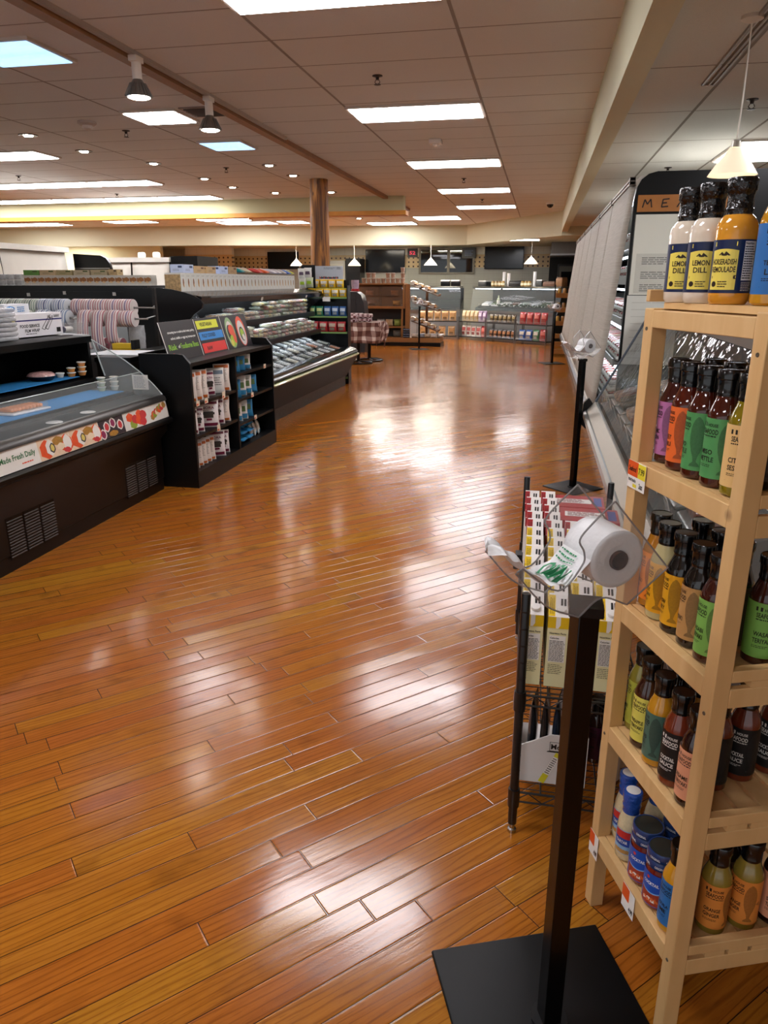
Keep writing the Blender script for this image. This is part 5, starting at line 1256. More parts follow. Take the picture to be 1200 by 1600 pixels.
prof2 = [(-4.12, .6), (-3.55, .6), (-3.56, .9), (-3.50, 1.18), (-3.36, 1.28), (-3.29, 1.33), (-3.30, 1.385), (-3.45, 1.44), (-3.72, 1.46), (-4.12, 1.46)]
b = B5(); b.prism(prof2, A1 - .03, A1 - .004, 'y'); b.build('end_panel', M('#1a1a1b', .2, alpha=.55), t)
for y, z in ((8.8, 1.385), (10.6, 1.39)):
    b = B5(); b.T = O5 @ tr(-3.318, y, z - .02) @ ry(PI / 2 + .3); b.lathe([(.035, 0), (.035, .003), (0, .003)], n=18); b.build('thermometer', M('#cfcfca', .3), t)
# packaged foods
FOOD = ['#c7b04a', '#b8a86a', '#7f8f3c', '#d88a3c', '#a9763c', '#c9b98a', '#8a2f1e', '#d9c69a', '#6f7a34', '#c25a2a']
CLAM = M('#d5dcda', .08, alpha=.3, var=0, spec=.8)
def clam(food, w=.15, d=.15, h=.05):
    t = thing('food_pack', 'pack', 'food pack')
    a = MB(); a.rbox(-w / 2 + .006, w / 2 - .006, -d / 2 + .006, d / 2 - .006, .002, h * .72, .014)
    for k in range(9): a.lathe([(.028, 0), (.022, .009), (0, .013)], (rnd.uniform(-w / 2 + .035, w / 2 - .035), rnd.uniform(-d / 2 + .035, d / 2 - .035), h * .71), 7)
    a.build('filling', M(food, .45, var=.75, scale=55), t)
    a = MB(); a.rbox(-w / 2, w / 2, -d / 2, d / 2, 0, h, .012, 0); a.box(-w / 2 - .004, w / 2 + .004, -d / 2 - .004, d / 2 + .004, h * .44, h * .5, 1); a.build('clear_shell', [CLAM, M('#cfd6d4', .15, alpha=.6, var=0)], t)
    a = MB(); a.box(-w * .25, w * .2, -d * .2, d * .25, h + .0005, h + .0012); a.build('label', PAPER, t)
    return Proto(t)
CL = [clam(f) for f in FOOD]
y = 7.25; col = 0
r2 = random.Random(11)
while y < 11.25:
    n = r2.choice((3, 4, 4)) if y > 8 else r2.choice((2, 3, 3))
    for k in range(n):
        CL[(col * 3 + r2.randrange(4)) % 10].put((-3.462 + r2.uniform(-.012, .012), y + r2.uniform(-.008, .008), .8465 + .048 * k), 'clear food pack on the lower case shelf, %s column from near end, %s layer up' % (ORD[col], ORD[k]), 'food pack', 'clear food packs in the long case', rot=(0, 0, r2.uniform(-.06, .06)), scale=(1, 1, .92))
    y += .168; col += 1
y = 7.9; col = 0
while y < 11.25:
    n = r2.choice((2, 3)) if y < 9.2 else r2.choice((3, 4)) if y < 10.2 else 4
    for k in range(n):
        CL[(col * 2 + r2.randrange(5)) % 10].put((-3.56 + r2.uniform(-.012, .012), y + r2.uniform(-.008, .008), 1.1065 + .0515 * k), 'clear food pack on the upper case shelf, %s column from near end, %s layer up' % (ORD[col], ORD[k]), 'food pack', 'clear food packs in the long case', rot=(0, 0, r2.uniform(-.06, .06)))
    y += .168; col += 1
# dark platters at the near end of the top shelf
def platter():
    t = thing('round_platter', 'platter', 'platter')
    a = MB(); a.lathe([(0, .001), (.1, 0), (.125, .02), (.13, .021), (.12, .018), (0, .012)], n=24); a.build('dish', BK, t)
    a = MB(); a.lathe([(.126, .022), (.12, .05), (.09, .062), (0, .066)], n=24); a.build('domed_lid', M('#6d7378', .08, alpha=.5, var=0), t)
    return Proto(t)
PP = platter()
for x, y, z, w in ((-3.58, 7.3, 1.1065, 'nearest the end panel'), (-3.6, 7.6, 1.1065, 'second from the end panel'), (-3.59, 7.3, 1.175, 'stacked on the nearest one')):
    PP.put((x, y, z), 'dark round platter with clear lid on upper case shelf, ' + w, 'platter', 'dark platters in the long case')
# black oblong trays lying on the sloping deck
def oblong(food):
    t = thing('food_tray', 'tray', 'food tray')
    a = MB(); a.rbox(-.12, .12, -.065, .065, 0, .022, .012); a.build('tray', M('#0d0d0e', .2, coat=.4), t)
    a = MB(); a.rbox(-.088, .088, -.036, .036, .0225, .032, .01)
    for k in range(6): a.rbox(-.085 + .029 * k, -.062 + .029 * k, -.034, .034, .03, .044, .006)
    a.build('filling', M(food, .3, var=.7, scale=50, coat=.5), t)
    a = MB(); a.rbox(-.115, .115, -.06, .06, .0226, .05, .02); a.build('clear_film', M('#d5dcda', .06, alpha=.12, var=0, spec=.9), t)
    return Proto(t)
OB = [oblong(f) for f in ('#dfe0d8', '#cfd4cf', '#d9c6b4', '#a8653c', '#c7ccc8', '#8f9488', '#e2dfd6')]
sl = math.atan2(.15, .58)
for r in range(3):
    yy = 7.25 + .15 * r; c = 0
    while yy < 11.2:
        x = -3.04 - .225 * r
        z = .55 + (-3.0 - x) * .15 / .58 + .0125
        OB[(c * 5 + r * 3 + r2.randrange(2)) % 7].put((x, yy + r2.uniform(-.02, .02), z), 'black oblong tray on the sloping deck, %s row from front, %s from near end' % (ORD[r], ORD[c]), 'food tray', 'oblong trays on the case deck', rot=(0, sl, r2.uniform(-.09, .03)), scale=(.88, 1.25, 1))
        yy += .29; c += 1
# cracker boxes on top of the canopy
def cracker(pic):
    t = thing('cracker_box', 'box', 'box')
    a = MB(); a.box(-.09, .09, -.059, .059, 0, .185); a.build('carton', M('#dcdad2', .45, var=.03), t, bevel=.001)
    p = MB(); fn = lambda u, v: (.0906, u, v)
    p.add([fn(.017 * math.cos(k * PI / 7) - .004 * math.sin(k * PI / 7) ** 3, .088 + .043 * math.sin(k * PI / 7)) for k in range(14)], [tuple(range(14))], 0)
    p.add([fn(.01 + .01 * math.cos(k * PI / 5), .06 + .022 * math.sin(k * PI / 5)) for k in range(10)], [tuple(range(10))], 1)
    lines(p, -.04, .04, .145, .17, 2, fn, 2, frac=.4); p.quad(fn(-.0585, .0), fn(-.056, .0), fn(-.056, .185), fn(-.0585, .185), 2)
    ft = lambda u, v: (u, v, .1862); p.quad(ft(-.088, -.057), ft(.088, -.057), ft(.088, .057), ft(-.088, .057), 3)
    fe = lambda u, v: (u, -.0596, v); p.quad(fe(-.088, .004), fe(.088, .004), fe(.088, .17), fe(-.088, .17), 4)
    p.build('print', [M(pic, .4, var=.3, scale=60), M('#d8b27c', .4), M('#a9a89e', .5), M(('#8fa9d6', '#6d5a46')[len(MATS) % 2], .45, var=.1), M('#b99a6c', .5, var=.8, scale=45)], t)
    return Proto(t)
CK = [cracker(c) for c in ('#8a5a34', '#a8773c', '#7d4f33', '#9c8a6c')]
for k in range(31):
    CK[(k // 5 + (k % 7 == 3)) % 4].put((-3.745, 7.42 + .1205 * k, 1.4565), 'upright cracker box on top of the long case, %s from the near end' % ORD[k], 'box', 'row of cracker boxes on the long case')
def small_box(x, y, z, dx, dy, dz, col, label, band=None, rot=0.0, name='carton', group='things lying on the cracker boxes'):
    t = thing(name, label, 'box', (x, y, z), rot, group)
    a = MB(); a.box(-dx / 2, dx / 2, -dy / 2, dy / 2, 0, dz); a.build('carton_body', M(col, .45, var=.06), t, bevel=.001)
    p = MB(); fn = lambda u, v: (dx / 2 + .0008, u, v); fy = lambda u, v: (u, -dy / 2 - .0008, v)
    for f, L in ((fn, dy), (fy, dx)):
        p.quad(f(L * .1, dz * .6), f(L * .4, dz * .6), f(L * .4, dz * .85), f(L * .1, dz * .85), 0); lines(p, -L * .3, L * .2, dz * .2, dz * .5, 2, f, 0, frac=.3)
    p.build('print', M(band or '#3a4a6d', .5), t)
for y, c, b_, w in ((7.62, '#c3d0ea', None, 'pale blue box lying first on the cracker boxes'), (7.9, '#c9a878', '#6d4a2a', 'tan box lying second on the cracker boxes'), (8.2, '#c9a878', '#6d4a2a', 'tan box lying third on the cracker boxes'), (8.55, '#c3d0ea', None, 'pale blue box lying fourth on the cracker boxes'), (8.82, '#b9986a', '#6d4a2a', 'brown box lying fifth on the cracker boxes')):
    small_box(-3.76, y, 1.643, .15, .24, .085 if '#c9' not in c else .075, c, w, b_)
def snack_bag(x, y, z, col, label, w=.16, h=.2, d=.06, rot=(-.9, 0, PI / 2), seed=0, group='snack bags lying on the cracker boxes', scale=14, band='#f0efec'):
    t = thing('snack_bag', label, 'bag', (x, y, z), 0, group); t.rotation_euler = rot
    pouch(w, h, d, None, seed).build('bag', M(col, .3, var=.35, scale=scale, coat=.3), t)
    p = MB(); p.quad((-w * .3, -d / 2 - .004, h * .35), (w * .3, -d / 2 - .004, h * .35), (w * .26, -d / 2 - .004, h * .65), (-w * .26, -d / 2 - .004, h * .65)); p.build('print', M(band, .4, var=.3, scale=40), t)
    return t
for i, (y, c, w) in enumerate(((9.12, '#1f8c8c', 'teal snack bag lying on the cracker boxes'), (9.35, '#d8c9a8', 'cream snack bag lying beside the teal one'), (9.75, '#d94a44', 'red snack bag lying on the cracker boxes'), (10.0, '#e0643c', 'orange red snack bag beyond the red one'), (10.3, '#c9c6d2', 'silver snack bag first of three on the cracker boxes'), (10.5, '#b3b0ba', 'silver snack bag second of three on the cracker boxes'), (10.72, '#a9a6a2', 'silver snack bag third of three on the cracker boxes'), (10.92, '#2f6ac0', 'blue snack bag at far end of the cracker boxes'), (11.06, '#a8c23c', 'lime green snack bag at far end of the cracker boxes'))):
    snack_bag(-3.66, y, 1.672, c, w, w=.13, rot=(-1.35, 0, PI / 2), seed=i, d=.05)
# hanging bags on the case's far end
t = thing('peg_strip', 'dark hanging strip at the far end of the long case', 'rack', (-3.5, 11.34, 1.6))
a = MB(); a.box(-.12, .1, -.004, .004, -.14, .2); a.build('strip', BK, t)
for i, (x, z, c) in enumerate(((-3.6, 1.60, '#dfe2dc'), (-3.5, 1.61, '#e3e4df'), (-3.59, 1.46, '#d9dcd2'), (-3.48, 1.47, '#c9d6b4'))):
    snack_bag(x, 11.29, z, c, 'white and lime hanging bag by the pillar, %s %s' % (('upper', 'lower')[i // 2], ('nearer the boxes', 'nearer the pillar')[i % 2]), w=.12, h=.15, d=.05, rot=(0, 0, 0), seed=20 + i, group='hanging bags by the pillar', band=('#5a4a5f', '#9fc72c')[i // 2])
# ------------------------------------------------------------------ black header behind with crouton packs, dairy cases far left
t = thing('shelf_header', 'long black case header with crouton boxes running behind the label rolls', 'display case', (-5.0, 7.75, 0))
O6 = Matrix.Translation((5.0, -7.75, 0))
def B6(): m = MB(); m.T = O6.copy(); return m
b = B6(); b.box(-6.6, -4.14, 7.55, 8.0, 1.33, 1.515); b.box(-6.6, -4.14, 7.54, 7.55, 1.44, 1.452); b.build('header', BK, t)
b = B6(); b.box(-6.6, -4.14, 7.95, 8.0, 0, 1.33); b.build('back_wall', M('#a5a7a3', .5, var=.05), t)
b = B6(); b.box(-6.6, -4.14, 7.3, 7.95, 0, .8); b.build('base', BKD, t)
b = B6(); b.box(-6.4, -4.3, 7.62, 7.66, 1.30, 1.329); b.build('lamp_tube', M('#ffffff', .4, emit='#f2f4ff', es=TUBE * .5), t)  # added tube, brightens the grey back wall below the header
for x, z in ((-6.2, 1.41), (-5.6, 1.40), (-5.15, 1.42), (-4.55, 1.41), (-4.35, 1.40)):
    b = B6(); b.box(x, x + .03, 7.532, 7.549, z, z + .035); b.build('clip', M('#b9b9b4', .3), t)
def crouton():
    t = thing('crouton_box', 'box', 'box')
    a = MB(); a.box(-.042, .042, -.06, .06, 0, .105); a.build('carton', M('#c3beb2', .45), t)
    p = MB(); fn = lambda u, v: (u, -.0608, v); p.add([fn(-.04, .04), fn(-.01, .035), fn(.04, .045), fn(.04, .07), fn(.01, .085), fn(-.02, .075), fn(-.04, .08)], [tuple(range(7))], 0); p.add([fn(-.03, .03), fn(.0, .022), (.02, -.0612, .032), fn(-.01, .045)], [(0, 1, 2, 3)], 1)
    p.build('picture', [M('#94602f', .4, var=.4, scale=70), M('#d8b98a', .4)], t); return Proto(t)
CR2 = crouton()
for k in range(18): CR2.put((-5.60 + .0855 * k, 7.64, 1.5165), 'crouton box in the row on the black header, %s from the clear packs' % ORD[k], 'box', 'row of crouton boxes on the header')
for k in range(9):
    for j in range(2):
        o = MB(); o.rbox(-.046, .046, -.07, .07, 0, .058, .012); o = o.build('clear_pack', M('#b7b9ba', .1, alpha=.6, var=.5, scale=25), loc=(-6.52 + .098 * k, 7.66, 1.5165 + .06 * j)); tag(o, 'clear empty pack on the black header, %s along, %s layer' % (ORD[k], ('lower', 'upper')[j]), 'pack', 'clear packs on the header')
for k, (x, c) in enumerate(((-5.56, '#5c8a3a'), (-5.36, '#b9a37c'), (-5.15, '#a3946a'), (-4.94, '#b3a487'), (-4.73, '#a99a78'))):
    small_box(x, 7.66, 1.623, .19, .12, .055, c, 'flat box lying on the crouton boxes, %s from the clear packs' % ORD[k], '#4a5a2c', group='flat boxes on the crouton row')
small_box(-4.56, 7.66, 1.623, .1, .12, .06, '#b39a6d', 'single flat box lying apart toward the aisle on the crouton boxes', '#3a2c1c', group='flat boxes on the crouton row')
# dairy cases with night curtains
SHADE = M('#d6d2c6', .7, var=.05, scale=5)
def night_case(name, label, p0, p1, h, strips, lo=.9):
    """multi-deck case seen with its pull-down curtains closed; front runs p0 -> p1"""
    d = (Vector(p1) - Vector(p0)); L = d.length; ang = math.atan2(d.y, d.x)
    t = thing(name, label, 'display case', (p0[0], p0[1], 0), ang)
    a = MB(); a.box(0, L, .05, .9, 0, h - .05); a.build('cabinet', BKD, t)
    a = MB(); a.box(-.02, L + .02, -.02, .92, h - .0499, h + .03); a.build('top_rail', M('#d9d6cc', .5), t)
    for k in range(strips):
        a = MB(); x0, x1 = L * k / strips + .015, L * (k + 1) / strips - .015
        a.grid(6, 10, lambda u, v: (x0 + (x1 - x0) * u, .045 - .09 * (1 - v) + .006 * math.sin(u * 9 + v * 3), lo + (h - .055 - lo) * v)); a.build('curtain', SHADE, t, solid=.002)
    a = MB(); a.box(0, L, -.12, .05, 0, lo); a.build('lower_front', BKD, t)
    return t
night_case('dairy_case', 'tall dairy case along the far sales floor with white curtains drawn', (-7.55, 5.0), (-7.62, 11.4), 2.06, 4)
t = thing('case_end', 'black rounded end panel of the curtained dairy case', 'display case', (-7.3, 11.62, 0))
a = MB(); pr_ = [(-.35, 0), (.32, 0), (.32, 1.75), (.30, 1.85), (.24, 1.93), (.15, 1.97), (-.35, 2.0)]; a.prism(pr_, -.03, .03, 'y'); a.build('panel', BK, t); a = MB(); a.box(-.34, .3, -.036, -.031, 1.76, 1.775); a.build('trim', STEEL, t)
night_case('dairy_case', 'white curtained dairy case facing the viewer beyond the black end panel', (-8.2, 13.0), (-6.66, 13.0), 1.95, 2)
o = MB(); o.box(-6.62, -6.1, 13.0, 13.9, 0, 2.0); o = o.build('storage_cabinet', BK); tag(o, 'dark cabinet standing between the white curtained case and the tiled wall', 'cabinet')
for x, w in ((-7.05, 'nearer the dark cabinet'), (-7.35, 'farther from the dark cabinet')):
    o = MB(); o.rbox(-.06, .06, -.06, .06, 0, .1, .03); o = o.build('paper_bundle', PAPER, loc=(x, 13.3, 1.981)); tag(o, 'white crumpled bundle on top of the curtained case, ' + w, 'bundle')
# ------------------------------------------------------------------ chip rack in front of the pillar
t = thing('chip_rack', 'black chip rack with a grey poster standing in front of the log pillar', 'rack', (-3.26, 11.53, 0))
for x in (-.335, .325):
    b = MB(); b.box(x, x + .012, -.09, .09, 0, 1.5); b.build('side_panel', BK, t)
b = MB(); b.box(-.323, .325, .078, .09, 0, 1.58); b.build('back_panel', BK, t)
for z in (.1, .45, .8, 1.04, 1.325, 1.46):
    b = MB(); y0 = -.09 if z < 1.4 else -.01
    b.box(-.322, .324, y0, .077, z - .012, z); b.build('shelf', BK, t)
    b = MB(); b.box(-.322, .324, y0 - .004, y0 - .0005, z - .02, z + .004); b.build('price_strip', M('#7fa05a', .4), t)
b = MB(); b.box(-.06, .06, -.0985, -.0955, 1.265, 1.335); b.build('price_card', PAPER, t)
b = MB(); b.box(-.22, .23, .066, .072, 1.585, 1.79); b.box(-.2, -.18, .07, .076, 1.3, 1.6); fn = lambda u, v: (u, .0655, v); lines(b, -.08, .12, 1.74, 1.77, 2, fn, 1, frac=.4); lines(b, .13, .2, 1.74, 1.775, 3, fn, 1, frac=.6)
for k in range(14): b.lathe([(.012, 0), (.012, .001)], (-.12 + .02 * k, .06, 1.61 + .02 * rnd.random()), 6, 2) if 0 else b.quad(fn(-.15 + .022 * k, 1.60), fn(-.132 + .022 * k, 1.60), fn(-.132 + .022 * k, 1.62 + .025 * rnd.random()), fn(-.15 + .022 * k, 1.62 + .02 * rnd.random()), 2 if k % 3 else 3)
b.build('poster', [M('#b9c2cc', .4, var=.05), M('#5a6470', .5), M('#2c2628', .5), M('#a83238', .5)], t)
def chip(col, band, w=.125, h=.13, d=.05, sc=14):
    t = thing('chip_bag', 'bag', 'chip bag')
    pouch(w, h, d, None, int(w * 1000) + len(MATS)).build('bag', M(col, .28, var=.25, coat=.4, scale=sc), t)
    p = MB()
    def F(u, v): q = abs(2 * u / w); th = d / 2 * math.sin(PI * min(1, max(.0001, v / h))) ** .55 * 1.07 + .0026; return (u, -th * max(.02, 1 - q ** 3.2) ** .6 - .0012, v)
    for (u0, u1, v0, v1, m) in ((-w * .36, w * .36, h * .5, h * .82, 0), (-w * .3, w * .25, h * .15, h * .42, 1)):
        p.grid(6, 3, lambda a, c: F(u0 + (u1 - u0) * a, v0 + (v1 - v0) * c), m)
    p.build('print', [M(band, .4, var=.5, scale=35), M(dark(band, .75), .4, var=.7, scale=50)], t)
    return Proto(t)
CHY = chip('#e9bd1e', '#d9d4c6'); CHB = chip('#2a5a96', '#b9c6d2', .115, .15); CHG = chip('#2f7a5c', '#c9d28c', .115, .15); CHR = chip('#b3262c', '#b9a28c', .14, .16)
for i in range(5): CHY.put((-3.26 - .25 + .126 * i, 11.48, 1.3262), 'yellow and white chip bag on poster rack front tier, %s from the case' % ORD[i], 'chip bag', 'chip bags on the poster rack')
for i in range(4): CHY.put((-3.26 - .2 + .13 * i, 11.555, 1.4612), 'yellow chip bag on the high back tier below the poster, %s from the case' % ORD[i], 'chip bag', 'chip bags on the poster rack', rot=(0, 0, .1))
for i in range(5): (CHG if i < 2 else CHB).put((-3.26 - .25 + .125 * i, 11.48, 1.0412), '%s chip bag on middle tier of the poster rack, %s from the case' % (('green', 'blue')[i >= 2], ORD[i]), 'chip bag', 'chip bags on the poster rack')
for i in range(4): CHR.put((-3.26 - .22 + .148 * i, 11.48, .8012), 'red chip bag on lower tier of the poster rack, %s from the case' % ORD[i], 'chip bag', 'chip bags on the poster rack')
t = thing('candy_tub', 'pale purple tub with red base on the dark rounded cabinet', 'tub', (-4.16, 17.0, 1.355))
a = MB(); a.lathe([(.07, 0), (.085, .12), (.085, .0), (.085, .1)][0:2] + [(.088, .13), (.088, .24), (0, .24)], n=18); a.build('tub', M('#b9aec6', .4, var=.3, scale=30), t); a = MB(); a.lathe([(.092, 0), (.092, .05), (.0905, .05)], n=18, m=0); a.build('red_base', M('#b8242c', .4), t)
t = thing('case_end', 'dark grey rounded end cabinet standing between the chip rack and the bakery', 'display case', (-4.2, 17.0, 0))
a = MB(); a.prism([(-.16, 0), (.3, 0), (.3, .9), (.28, 1.1), (.22, 1.27), (.12, 1.34), (-.16, 1.3501)], -.2, .2, 'y'); a.build('panel', M('#2b2a2c', .35, var=.1), t); a = MB(); a.box(-.18, .3, -.21, .21, 1.3502, 1.3545) if 0 else a.box(-.16, .1, -.21, -.2005, .2, 1.2); a.build('inset', M('#232224', .4), t)
# ------------------------------------------------------------------ plaid table
def plaid(nt, b, tc):
    sp_ = node(nt, 'SeparateXYZ'); nt.links.new(tc.outputs['Object'], sp_.inputs[0])
    def bands(v):
        f = math_(nt, 'FRACT', math_(nt, 'MULTIPLY', v, 5.5)); return math_(nt, 'LESS_THAN', math_(nt, 'ABSOLUTE', math_(nt, 'SUBTRACT', f, .5)), .2)
    s_ = math_(nt, 'ADD', bands(math_(nt, 'ADD', sp_.outputs['X'], math_(nt, 'MULTIPLY', sp_.outputs['Y'], 1.0))), bands(math_(nt, 'ADD', sp_.outputs['Z'], math_(nt, 'MULTIPLY', sp_.outputs['Y'], -.35))))
    r = node(nt, 'ValToRGB'); nt.links.new(math_(nt, 'MULTIPLY', s_, .5), r.inputs[0]); r.color_ramp.interpolation = 'CONSTANT'
    r.color_ramp.elements[0].color = lin('#5b352c'); r.color_ramp.elements[1].position = .3; r.color_ramp.elements[1].color = lin('#94756a'); e = r.color_ramp.elements.new(.8); e.color = lin('#d6c8be')
    nt.links.new(r.outputs[0], b.inputs['Base Color']); b.inputs['Roughness'].default_value = .85
PLAID = MP('plaid_cloth', plaid)
TX, TY, TZ = -3.47, 14.75, .79
t = thing('pedestal_table', 'black pedestal table under a brown plaid cloth', 'table', (TX, TY, 0))
a = MB(); a.rbox(-.38, .38, -.38, .38, TZ - .03, TZ - .004, .01); a.build('tabletop', BKD, t)
for y in (-.25, .3):
    a = MB(); a.tube([(-.03 + .1 * (y > 0), y, .04), (-.03 + .1 * (y > 0), y, TZ - .0305)], .035, 12); a.build('column', BK, t)
    a = MB(); n_ = 28; a.tube([(-.03 + .1 * (y > 0) + .27 * math.cos(2 * PI * k / n_), y + .27 * math.sin(2 * PI * k / n_), .018) for k in range(n_ + 1)], .017, 8, cap=False)
    for k in range(4): an = k * PI / 2 + .5; a.tube([(-.03 + .1 * (y > 0), y, .045), (-.03 + .1 * (y > 0) + .27 * math.cos(an), y + .27 * math.sin(an), .02)], .014, 6)
    a.build('ring_base', BK, t)
def cloth(hs, drop):
    """square cloth: flat top, sides hanging in soft folds, corners dipping lower"""
    mb = MB(); N = 44; L = hs + drop
    def F(u, v):
        x, y = (2 * u - 1) * L, (2 * v - 1) * L
        ox, oy = max(0, abs(x) - hs), max(0, abs(y) - hs)
        r = math.hypot(ox, oy); cx, cy = max(-hs, min(hs, x)), max(-hs, min(hs, y))
        if r < 1e-6: return (x, y, TZ + .001)
        w = .022 * math.sin(14 * (x - y)) * min(1, r / .12) + .02 * r
        dx, dy = math.copysign(1, x) * ox / r, math.copysign(1, y) * oy / r
        return (cx + dx * (.012 + w * .8 + .05 * (ox > 0 and oy > 0) * math.sin(9 * r)), cy + dy * (.012 + w * .8), TZ + .001 - r + .012)
    mb.grid(N, N, F); return mb
o = cloth(.386, .40).build('tablecloth', PLAID, loc=(TX, TY, 0), solid=.003); tag(o, 'brown and white plaid cloth draped over the pedestal table', 'tablecloth')
GING = MP('gingham_pack', lambda nt, b, tc: nt.links.new(mixc(nt, (lambda c: (setattr(c, 'location', (0, 0)), c.inputs['Scale'].__setattr__('default_value', 20.0), nt.links.new(tc.outputs['Object'], c.inputs['Vector']), c.outputs['Fac'])[-1])(nt.nodes.new('ShaderNodeTexChecker')), lin('#5e3030'), lin('#cdb9bc')), b.inputs['Base Color']))
for k in range(2):
    for j in range(3):
        o = MB(); o.rbox(-.14, .14, -.1, .1, 0, .075, .02); o = o.build('bakery_pack', GING, loc=(TX - .22 + .25 * (j % 2) + .02 * k, TY - .2 + .26 * j - .02 * k, TZ + .006 + .077 * k), rotz=.05 * (j - 1) + PI / 2 * 0)
        tag(o, 'brown checked bakery pack on the plaid table, %s row from viewer, %s layer' % (ORD[j], ('lower', 'upper')[k]), 'pack', 'checked bakery packs on the plaid table')
# ------------------------------------------------------------------ bakery display
OAK = M('#9a6a38', .4, var=.2, scale=8); OAKD = M('#6e4a26', .45, var=.2, scale=8)
BX, BY = -3.7, 18.9
t = thing('bakery_display', 'wooden bakery display with clear bins beyond the plaid table', 'display shelf', (BX, BY, 0))
ACR = M('#a08f7c', .06, alpha=.3, var=0, spec=.8)
b = MB(); b.box(-.95, .34, -.02, .5, .91, .97); b.build('counter', OAK, t)
b = MB(); b.box(-.95, .34, .44, .5, .9705, 1.49); b.build('back_board', OAKD, t)
b = MB(); b.box(-.95, .34, -.05, .5, 1.4905, 1.525); b.build('top_board', OAK, t)
for x in (-.95, .3):
    b = MB(); b.box(x, x + .04, 0, .06, .9705, 1.4902); b.build('side_post', OAK, t)
b = MB(); b.box(.36, .47, .06, .16, .2005, 1.5); b.build('tall_post', OAK, t)
for z0, z1 in ((.975, 1.2), (1.22, 1.44)):
    for j in range(2):
        b = MB(); x0 = -.9 + .6 * j; y = .02
        b.quad((x0, y, z0), (x0 + .58, y, z0), (x0 + .58, y - .04, z1), (x0, y - .04, z1)); b.box(x0, x0 + .58, y + .002, .43, z0 - .001, z0 + .004)
        b.quad((x0 + .58, y, z0), (x0 + .58, .43, z0), (x0 + .58, .43, z1), (x0 + .58, y - .04, z1)); b.build('clear_bin', ACR, t)
b = MB(); b.box(-.95, 1.28, -.1, .5, .09, .2); b.build('base_drawer', OAK, t)
b = MB(); b.box(-.98, 1.3, -.14, .55, .0, .085); b.build('plinth', BK, t)
b = MB(); b.box(-.95, .34, .02, .5, .44, .47); b.build('low_shelf', OAK, t)
b = MB(); b.box(-.95, .34, .44, .5, .2005, .9); b.build('lower_back', M('#231c18', .5), t)
for x in (-.9, .26):
    b = MB(); b.box(x, x + .04, .03, .09, .2002, .9095); b.build('leg', OAK, t)
for z in (.49, .985, 1.35):
    b = MB(); b.T = tr(.86, .2, z) @ ry(.36); b.box(-.37, .37, -.22, .22, -.012, 0); b.box(.355, .37, -.22, .22, 0, .05); b.build('bread_rack', OAKD, t)
b = MB(); b.box(.82, .88, .45, .49, .2005, 1.4); b.build('rack_post', OAKD, t)
def loaf(i):
    t = thing('bread_bag', 'bread', 'bread')
    pouch(.16, .34, .12, None, 40 + i).build('bag', M(['#b08a5c', '#a67a4c', '#c09a70'][i], .25, var=.5, coat=.5, scale=10), t)
    a = MB(); a.lathe([(.01, .341), (.03, .37), (.045, .40)], n=10); a.build('twist', M('#c9c0b4', .2, alpha=.7), t); return Proto(t)
LF = [loaf(i) for i in range(3)]
for r, z in enumerate((.49, .985, 1.35)):
    for k in range(4): LF[(r + k) % 3].put((BX + .58 + .165 * k, BY + .33, z + (.28 - .165 * k) * .376 + .075), 'bagged loaf on the slanted bread rack, %s shelf, %s down the slope' % (('low', 'middle', 'high')[r], ORD[k]), 'bread', 'bagged loaves on the bakery rack', rot=(PI / 2, .36, 0), scale=(1.08, .95, 1.1))
def tub(i):
    t = thing('bakery_tub', 'tub', 'tub')
    a = MB(); a.lathe([(.04, 0), (.055, .11), (.0, .11)], n=16); a.build('tub', M(['#9a7a66', '#a98c78'][i], .2, var=.5, scale=40, coat=.4), t)
    a = MB(); a.lathe([(.06, .111), (.06, .122), (0, .123)], n=16); a.build('lid', M('#c7bcb0', .2), t); a = MB(); a.lathe([(.053, .03), (.0565, .09)], n=16); a.f = a.f[:6]; a.mi = a.mi[:6]; a.sm = a.sm[:6]; a.build('label', PAPER, t); return Proto(t)
TB = [tub(0), tub(1)]
pos = [(-.72 + .125 * k, 1.5255, 'bottom', k) for k in range(8)] + [(x, 1.6515, 'second', i) for i, x in enumerate((-.6, -.47, -.1, .03, .28))] + [(.28, 1.7775, 'third', 0)]
for n_, (x, z, w, k) in enumerate(pos):
    TB[n_ % 2].put((BX + x, BY + .1, z), 'clear pastry tub on top of the bakery display, %s layer, %s from the chip rack' % (w, ORD[k]), 'tub', 'pastry tubs on the bakery display')
TB[1].put((BX + .28, BY + .1, 1.5255), 'clear pastry tub at the base of the tall stack by the bakery post', 'tub', 'pastry tubs on the bakery display')
for i, (x, z, c, w) in enumerate(((-.6, 1.225, '#8a5a3a', 'upper bin nearer the chip rack'), (.05, 1.225, '#a06a3a', 'upper bin nearer the post'), (.1, .981, '#c08a3c', 'lower bin nearer the post'), (-.55, .981, '#6a4a34', 'lower bin in the middle'))):
    o = pouch(.2, .12, .14, None, 60 + i).build('pastry', M(c, .5, var=.6, scale=25), loc=(BX + x, BY + .22, z + .002)); tag(o, 'brown pastry heap in the clear bakery bins, ' + w, 'pastry')
for i, (x, z, c, w) in enumerate(((-.3, .4705, '#9a9a94', 'grey box on the low bakery shelf'), (-.08, .4705, '#c9b08a', 'tan bag on the low bakery shelf'), (.14, .4705, '#8a9a4a', 'green bag on the low bakery shelf beside the post'), (.12, .2003, '#6a6a62', 'grey metal box on the bakery drawer'))):
    o = pouch(.2, .17, .16, None, 70 + i, crimp=.02).build('bakery_bag', M(c, .35, var=.4, scale=18), loc=(BX + x, BY + .2, z)); tag(o, w, 'bag')
